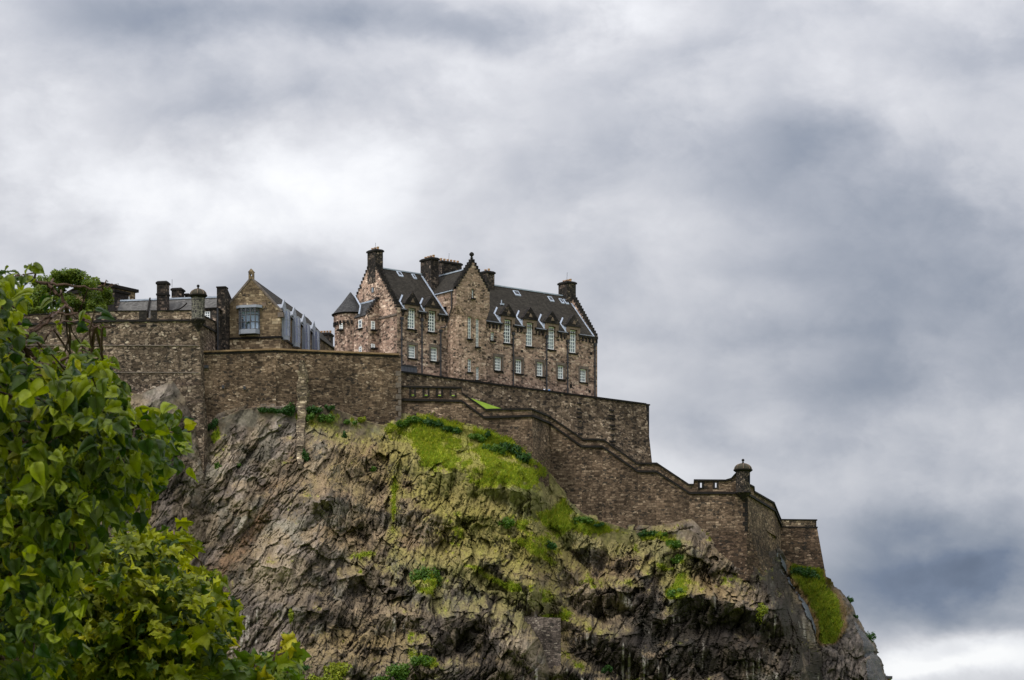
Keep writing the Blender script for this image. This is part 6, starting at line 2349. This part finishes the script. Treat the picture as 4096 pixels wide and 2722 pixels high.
def leaf_template(spec):
    out, asg = spec
    mid = [(0, 0), (.22, 0), (.46, 0), (.72, 0), (1.0, 0)]
    vs = list(mid)
    fs = []
    for sg in (1, -1):
        b = len(vs)
        for (x, y) in out[:-1]:
            vs.append((x, y * sg))
        idx = [b + i for i in range(len(out) - 1)] + [4]
        prev = None
        for i, o in enumerate(idx):
            m = asg[i]
            if prev is None:
                fs.append((0, o, m) if m else None)
                prev = (o, m)
                continue
            po, pm = prev
            if m != pm:
                fs.append((pm, po, m))
            if o != m:
                fs.append((m, po, o))
            prev = (o, m)
    fs = [f for f in fs if f and len(set(f)) == 3]
    return np.array(vs), np.array(fs)


def leaves(pos, tip, nrm, size, spec, cols, r):
    tv, tf = leaf_template(spec)
    n = len(pos)
    x = tv[:, 0][None]; y = tv[:, 1][None]
    dr = r.uniform(.05, .55, n)[:, None]; fo = r.uniform(-.25, .45, n)[:, None]; wv = r.uniform(-.10, .10, n)[:, None]
    ph = r.uniform(0, 6, n)[:, None]
    z = -1.7 * dr * x * x + fo * np.abs(y) - .35 * np.abs(fo) * y * y + wv * np.sin(x * 7 + ph) * np.sign(y) + .05 * np.sin(y * 14 + ph)
    tip = tip / np.linalg.norm(tip, axis=1, keepdims=True)
    nrm = nrm - (nrm * tip).sum(1, keepdims=True) * tip
    nrm /= np.linalg.norm(nrm, axis=1, keepdims=True) + 1e-9
    bi = np.cross(nrm, tip)
    V = pos[:, None] + size[:, None, None] * (x[..., None] * tip[:, None] + y[..., None] * bi[:, None] + z[..., None] * nrm[:, None])
    F = (np.arange(n)[:, None, None] * len(tv) + tf[None]).reshape(-1, 3)
    vein = np.where(np.abs(tv[:, 1]) < 1e-6, 1.22, 1.0)
    c = cols[:, None] * vein[None, :, None]
    return V.reshape(-1, 3), F, c.reshape(-1, 3)


def inside(poly, x, y):
    c = False
    j = len(poly) - 1
    for i in range(len(poly)):
        xi, yi = poly[i]; xj, yj = poly[j]
        if (yi > y) != (yj > y) and x < (xj - xi) * (y - yi) / (yj - yi) + xi:
            c = not c
        j = i
    return c


def near_tree(name, label, poly, extra, limbs, ymid, yspread, nclu, per, size, spec, c0, c1, cy, yfrac, seed, trunk):
    r = np.random.default_rng(seed)
    rng = random.Random(seed)
    base = trunk[0][0]
    t = thing(name, label, 'tree', base, 'leafy trees close by in the lower left')
    bark = MB()
    bark.tube([Vector(p) for p, _ in trunk], [q for _, q in trunk], 10)
    bark.build('trunk', M['bark'], t)
    lb = MB()
    samples = []
    for pts, r0, r1 in limbs:
        w = [P(x, y, Y) for x, y, Y in pts]
        dense = []
        for a, b in zip(w, w[1:]):
            for i in range(6):
                f = i / 6
                dense.append(a + (b - a) * f + Vector((rng.gauss(0, .006), rng.gauss(0, .01), rng.gauss(0, .006))))
        dense.append(w[-1])
        rad = [r0 + (r1 - r0) * i / (len(dense) - 1) for i in range(len(dense))]
        lb.tube(dense, rad, 7)
        samples += [(p, rr_) for p, rr_ in zip(dense, rad)]
    lb.build('limb', M['bark'], t)
    tw_ = MB()
    xs = [p[0] for p in poly]; ys = [p[1] for p in poly]
    cl = list(extra)
    while len(cl) < nclu + len(extra):
        x, y = rng.uniform(min(xs), max(xs)), rng.uniform(min(ys), max(ys))
        if inside(poly, x, y):
            cl.append((x, y))
    pos, tip, nrm, sz, col = [], [], [], [], []
    SP = np.array([tuple(s[0]) for s in samples])
    for ci, (x, y) in enumerate(cl):
        few = ci < len(extra)
        c = P(x, y, ymid + rng.uniform(-1, 1) * yspread)
        d = np.linalg.norm((SP - np.array(c)) * np.array([1, .5, 1]), axis=1)
        k = int(np.argmin(d))
        a = Vector(SP[k])
        m = (a + c) / 2 + Vector((rng.gauss(0, .03), 0, rng.uniform(.0, .06)))
        if d[k] < .5:
            tw_.tube([a, m, c], [.0075, .005, .003], 4)
        out = (c - a)
        out = out.normalized() if out.length > .02 else Vector((1, 0, 0))
        for j in range(3 if few else per):
            q_ = .45 if few else 1.0
            o = Vector((rng.gauss(0, .055) * q_, rng.gauss(0, .08), rng.gauss(0, .05) * q_))
            p = c + o
            az = rng.uniform(0, 2 * pi)
            pit = radians(rng.uniform(-75, 15))
            tp = Vector((cos(az) * cos(pit), sin(az) * cos(pit), sin(pit))) + out * .55 + Vector((.18, 0, 0))
            nr = Vector((rng.gauss(0, .55), -.35 + rng.gauss(0, .55), .75 + rng.gauss(0, .3)))
            pos.append(p); tip.append(tp); nrm.append(nr)
            sz.append(size * rng.uniform(.55, 1.15) * (.8 if few else 1.0))
            f = rng.random() ** 1.5
            cc = np.array(c0) * (1 - f) + np.array(c1) * f
            if rng.random() < yfrac:
                cc = np.array(cy) * rng.uniform(.7, 1.15)
            col.append(cc)
    v, f, c = leaves(np.array([tuple(p) for p in pos]), np.array([tuple(p) for p in tip]), np.array([tuple(p) for p in nrm]), np.array(sz), spec, np.array(col), r)
    np_mesh('foliage', v, f, M['leaf'], t, smooth=True, cols=c)
    tw_.build('twig', M['bark'], t)
    return t


POLY_L = [(-260, 1110), (-10, 1115), (35, 1180), (10, 1260), (20, 1400), (80, 1480), (150, 1500), (270, 1480), (350, 1450), (400, 1465),
          (400, 1540), (440, 1600), (530, 1665), (620, 1690), (690, 1715), (700, 1750), (630, 1790), (590, 1820), (580, 1890), (570, 1950), (500, 1990), (440, 2030), (370, 2080),
          (290, 2180), (240, 2300), (220, 2460), (190, 2600), (150, 2800), (-260, 2800)]
yl = 17.0
limbs_l = [
    ([(-700, 2700, 17), (-350, 2300, 17), (-60, 2010, 17), (72, 1883, 16.8), (195, 1850, 16.6), (340, 1832, 16.6), (470, 1815, 16.5), (575, 1780, 16.4), (660, 1728, 16.4)], .060, .007),
    ([(-350, 2300, 17), (-120, 1840, 17.3), (54, 1684, 17.2), (206, 1614, 17), (347, 1587, 17), (430, 1570, 17)], .034, .006),
    ([(-120, 1840, 17.3), (-80, 1500, 17.6), (40, 1400, 17.6), (120, 1330, 17.7), (217, 1258, 17.7), (352, 1256, 17.7)], .018, .003),
    ([(-80, 1500, 17.6), (-40, 1250, 17.8), (70, 1110, 17.9), (179, 1131, 17.9), (238, 1175, 17.9), (262, 1218, 17.9), (293, 1250, 17.8), (347, 1285, 17.8), (392, 1306, 17.8), (452, 1312, 17.8)], .012, .003),
    ([(179, 1131, 17.9), (290, 1146, 17.9), (395, 1156, 17.9), (430, 1145, 17.9), (472, 1134, 17.9)], .007, .002),
    ([(395, 1156, 17.9), (432, 1128, 17.9)], .006, .003),
    ([(40, 1400, 17.6), (130, 1330, 17.5), (210, 1275, 17.5), (262, 1218, 17.9)], .010, .005),
    ([(347, 1285, 17.8), (400, 1310, 17.7), (440, 1316, 17.7), (465, 1308, 17.7)], .006, .002),
    ([(120, 1470, 17.5), (190, 1345, 17.5), (215, 1320, 17.5), (236, 1296, 17.5)], .006, .002),
    ([(-350, 2300, 17), (-100, 2050, 16.6), (111, 2000, 16.4), (200, 2018, 16.2), (290, 2030, 16.2)], .034, .006),
    ([(-700, 2700, 17), (-300, 2560, 16.4), (0, 2467, 16.2), (139, 2412, 16), (222, 2334, 16), (290, 2267, 16)], .040, .006),
    ([(-300, 2560, 16.4), (0, 2640, 16), (120, 2600, 16)], .02, .006),
    ([(195, 1850, 16.6), (215, 1980, 16.6), (205, 2060, 16.6)], .009, .004),
    ([(54, 1684, 17.2), (40, 1560, 17.2), (120, 1470, 17.2), (250, 1440, 17.2), (380, 1420, 17.2)], .014, .004),
    ([(54, 1684, 17.2), (160, 1600, 17.0), (280, 1540, 16.8), (400, 1480, 16.8), (450, 1450, 16.8)], .014, .004),
    ([(206, 1614, 17), (330, 1600, 17.2), (430, 1610, 17.3), (520, 1650, 17.3), (600, 1680, 17.3)], .012, .004),
    ([(72, 1883, 16.8), (200, 1760, 16.2), (330, 1720, 16.0), (470, 1710, 16.0), (560, 1720, 16.0)], .014, .004),
    ([(340, 1832, 16.6), (430, 1900, 16.3), (540, 1930, 16.2)], .010, .004),
    ([(111, 2000, 16.4), (200, 2120, 16), (240, 2200, 16)], .010, .004),
]
tx = P(-760, 2700, 17).x
near_tree('linden_tree', 'tall round-leaved tree filling the left edge, its thin bare twigs crossing the battery wall', POLY_L,
          [(20, 1085), (90, 1100), (130, 1100), (262, 1225), (300, 1290), (200, 1180), (345, 1300), (120, 1130), (35, 1130), (240, 1290), (20, 1180), (70, 1330), (150, 1370), (60, 1250), (380, 1240), (180, 1390), (690, 1730), (700, 1690), (430, 1440)], limbs_l, yl, 2.2, 1350, 7, .074, LINDEN,
          (.010, .030, .002), (.165, .195, .004), (.22, .22, .006), .05, 41,
          [(Vector((tx, 17.2, 0)), .26), (Vector((tx + .05, 17.1, 1.6)), .21), (P(-700, 2700, 17), .12), (P(-350, 2300, 17), .07)])

POLY_M = [(200, 2350), (330, 2240), (430, 2180), (510, 2120), (560, 2180), (635, 2190), (710, 2165), (725, 2190), (660, 2250), (660, 2320), (740, 2320), (830, 2350), (880, 2425), (860, 2510),
          (850, 2580), (800, 2650), (780, 2800), (120, 2800), (160, 2600)]
limbs_m = [
    ([(330, 3050, 22), (300, 2760, 22), (389, 2540, 22), (478, 2406, 22), (440, 2290, 22), (425, 2200, 22)], .045, .007),
    ([(300, 2760, 22), (350, 2620, 21.6), (430, 2530, 21.4), (520, 2440, 21.4)], .028, .006),
    ([(389, 2540, 22), (560, 2500, 22.3), (640, 2376, 22.3), (665, 2260, 22.3), (700, 2170, 22.3)], .020, .005),
    ([(330, 3050, 22), (560, 2720, 21.8), (680, 2560, 21.8), (780, 2440, 21.8), (850, 2390, 21.8)], .030, .006),
    ([(560, 2720, 21.8), (720, 2700, 21.6), (800, 2620, 21.6), (860, 2560, 21.6)], .016, .005),
]
near_tree('maple_tree', 'yellow-green maple with pointed lobed leaves at the bottom left, right of the round-leaved tree', POLY_M,
          [(735, 2160), (700, 2140), (900, 2440), (860, 2340), (760, 2170)], limbs_m, 22.0, 1.9, 850, 7, .102, MAPLE,
          (.018, .042, .002), (.25, .26, .006), (.30, .27, .008), .05, 43,
          [(Vector((P(330, 3050, 22).x, 22, 0)), .16), (P(330, 3050, 22), .09), (P(300, 2760, 22), .05)])

POLY_S = [(950, 2710), (1010, 2680), (1060, 2640), (1110, 2610), (1120, 2660), (1140, 2720), (1140, 2790), (940, 2790)]
limbs_s = [([(1080, 3000, 21), (1078, 2720, 21), (1085, 2640, 21), (1110, 2600, 21)], .020, .005), ([(1078, 2720, 21), (1000, 2680, 21), (950, 2690, 21)], .008, .004), ([(1078, 2720, 21), (1150, 2690, 21)], .008, .004)]
near_tree('maple_sapling', 'small maple sapling top with pale green lobed leaves at the bottom edge', POLY_S, [(1120, 2580), (1160, 2575), (930, 2650), (1180, 2720)], limbs_s, 21.0, .35, 20, 7, .145, MAPLE,
          (.050, .092, .006), (.150, .18, .014), (.30, .27, .012), .10, 47,
          [(Vector((P(1080, 3000, 21).x, 21, 0)), .06), (P(1080, 3000, 21), .03), (P(1078, 2720, 21), .018)])

# bright bushes glimpsed through the trees
for i, (px, py, rx, ry, lab) in enumerate(((300, 2112, 60, 34, 'bright green bush on the rock glimpsed between the round-leaved tree and the maple'), (770, 2620, 60, 60, 'dark bush on the rock behind the maple near the bottom edge'))):
    shrub(px, py, rx, ry, 'm' if i == 0 else 'd', lab, RK, 400 + i)
# ------------------------------------------------------------------ people


def person_mat(name, skin, top, legs, split=.93, neck=1.47):
    m, w = new_mat(name)
    tc = w.n('ShaderNodeTexCoord').outputs['Object']
    sp = w.n('ShaderNodeSeparateXYZ')
    w.l(tc, sp.inputs[0])
    z = sp.outputs[2]
    a = w.mix(w.math('GREATER_THAN', z, split), legs, top)
    c = w.mix(w.math('GREATER_THAN', z, neck), a, skin)
    finish(w, c, .8, None, 0, 0, .2)
    return m


def person(label, base, face, top, legs, cap, lean=0.0, arms=(0.0, 0.0)):
    """one continuous skinned figure; hair or cap is a child"""
    J, E = [], []

    def add(p, r, parent=None):
        J.append((Vector(p), r))
        if parent is not None:
            E.append((parent, len(J) - 1))
        return len(J) - 1
    pel = add((0, 0, .95), .145)
    wa = add((0, .0, 1.12), .125, pel)
    ch = add((0, .01, 1.32), .15, wa)
    nk = add((0, .0, 1.47), .058, ch)
    h1 = add((0, .03, 1.55), .072, nk)
    h2 = add((0, .025, 1.635), .092, h1)
    h3 = add((0, .015, 1.70), .068, h2)
    nose = add((0, .125, 1.60), .014, h1)
    for s, ar in ((-1, arms[0]), (1, arms[1])):
        ea = add((s * .098, .01, 1.62), .016, h2)
        sh = add((s * .19, 0, 1.405), .062, ch)
        ang = radians(ar)
        el = add((s * .235, .28 * sin(ang * .6), 1.405 - .29 * cos(ang * .6)), .043, sh)
        pe = J[el][0]
        wr = add((pe.x - s * .02, pe.y + .25 * sin(ang + .2), pe.z - .25 * cos(ang + .2)), .028, el)
        d = (J[wr][0] - pe).normalized()
        pw_ = J[wr][0]
        pa = add(pw_ + d * .075, .032, wr)
        for k in range(4):
            o = Vector((0, (k - 1.5) * .018, 0)) if abs(d.z) > .6 else Vector(((k - 1.5) * .018, 0, 0))
            ln = (.062, .074, .070, .054)[k]
            f1_ = add(pw_ + d * .105 + o, .0095, pa)
            f2_ = add(pw_ + d * (.105 + ln * .55) + o * 1.1 + Vector((-s * .008, 0, 0)), .0088, f1_)
            add(pw_ + d * (.105 + ln) + o * 1.1 + Vector((-s * .022, 0, 0)), .0078, f2_)
        t1 = add(pw_ + d * .05 + Vector((-s * .012, .035, 0)), .011, pa)
        add(pw_ + d * .09 + Vector((-s * .02, .05, 0)), .009, t1)
        hp = add((s * .09, 0, .87), .085, pel)
        kn = add((s * .10, .025, .49), .058, hp)
        an = add((s * .10, -.01, .09), .040, kn)
        add((s * .12, .14, .035), .034, an)
    if lean:
        R = Matrix.Rotation(-radians(lean), 3, 'X')
        piv = Vector((0, 0, .98))
        J2 = []
        for p, r in J:
            if p.z > .97:
                p = piv + R @ (p - piv)
            J2.append((p, r))
        J = J2
    me = bpy.data.meshes.new('person')
    me.from_pydata([tuple(p) for p, _ in J], E, [])
    o = bpy.data.objects.new('person', me)
    C.objects.link(o)
    sk = o.modifiers.new('skin', 'SKIN')
    for i, (p, r) in enumerate(J):
        me.skin_vertices[0].data[i].radius = (r, r * (.8 if i in (0, 1, 2) else 1.0))
        me.skin_vertices[0].data[i].use_root = (i == 0)
    o.modifiers.new('sub', 'SUBSURF').levels = 1
    o.modifiers['sub'].render_levels = 1
    sk.use_smooth_shade = True
    me.materials.append(person_mat('person_clothes', (.45, .28, .20), top, legs))
    o.location = base
    o.rotation_euler = (0, 0, radians(face))
    o['_base'] = (0, 0, 0)
    tag(o, label, 'person')
    hd_ = J[h2][0]
    b = MB().lathe(hd_, [(.104, hd_.z + .005), (.106, hd_.z + .04), (.088, hd_.z + .085), (.05, hd_.z + .115), (.01, hd_.z + .125)], 14)
    if cap[1] == 'cap':
        b.hexa([hd_ + Vector(q) for q in ((-.07, .09, .005), (.07, .09, .005), (.05, .19, -.005), (-.05, .19, -.005), (-.07, .09, .02), (.07, .09, .02), (.05, .19, .008), (-.05, .19, .008))])
    b.build('cap' if cap[1] == 'cap' else 'hair', cap[0], o, smooth=True)
    return o


if 1:
    zt_ = zT - 1.2
    for px, cm, lab in ((2177, M['cap_white'], 'person in a white cap looking over the terrace wall below the long building'), (2196, M['cap_blue'], 'person in a bright blue cap looking over the terrace wall below the long building')):
        n_ = TW - 1.55
        a = H.s_of(px, n_)
        person(lab, H(a, n_, zt_), 218, (.03, .028, .035), (.03, .03, .04), (cm, 'cap'), 0, (25, 25))
    zh = G.z_at(1268, G.s_of(973, -.02), -.02) - 1.74
    person('dark-clothed person standing inside the bay window of the gabled hall', G(G.s_of(972, -.02), -.02, zh), 110, (.008, .009, .011), (.008, .009, .012), (M['hair'], 'hair'), 6, (20, 60))
    zh2 = zh - .05
    person('person in a green top bending forward inside the bay window of the gabled hall', G(G.s_of(984, .05), .05, zh2), 250, (.012, .07, .035), (.008, .009, .012), (M['hair'], 'hair'), 58, (55, 60))
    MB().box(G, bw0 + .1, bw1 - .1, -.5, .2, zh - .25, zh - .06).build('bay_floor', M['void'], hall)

# ------------------------------------------------------------------ tall red block far off at the lower right
Rb = Frame(P(3538, 2705, 560).x, 560.0, 0.0)
rbk = thing('distant_block', 'red stone block with an overhanging flat roof, barely showing beyond the crag', 'building', Rb(.6, -3, 0))
zr_ = Rb.z_at(2706, 0, 0)
r1_ = Rb.s_of(3566)
MB().box(Rb, -2, r1_ - .35, -6, 0, 0, zr_ - .4).build('wall', M['red'], rbk)
MB().box(Rb, -2.4, r1_ + .1, -6.4, .4, zr_ - .395, zr_).build('roof', M['iron'], rbk)
MB().box(Rb, -.5, r1_ - .5, -4, -1, zr_ + .004, zr_ + .22).build('roof_light', M['lead'], rbk)
wb = MB()
for k in range(6):
    wb.box(Rb, -.8, -.1, .003, .05, zr_ - 4 - 4 * k, zr_ - 2.2 - 4 * k)
wb.build('window', M['pane'], rbk)

for o in bpy.data.objects:
    if '_base' in o:
        del o['_base']
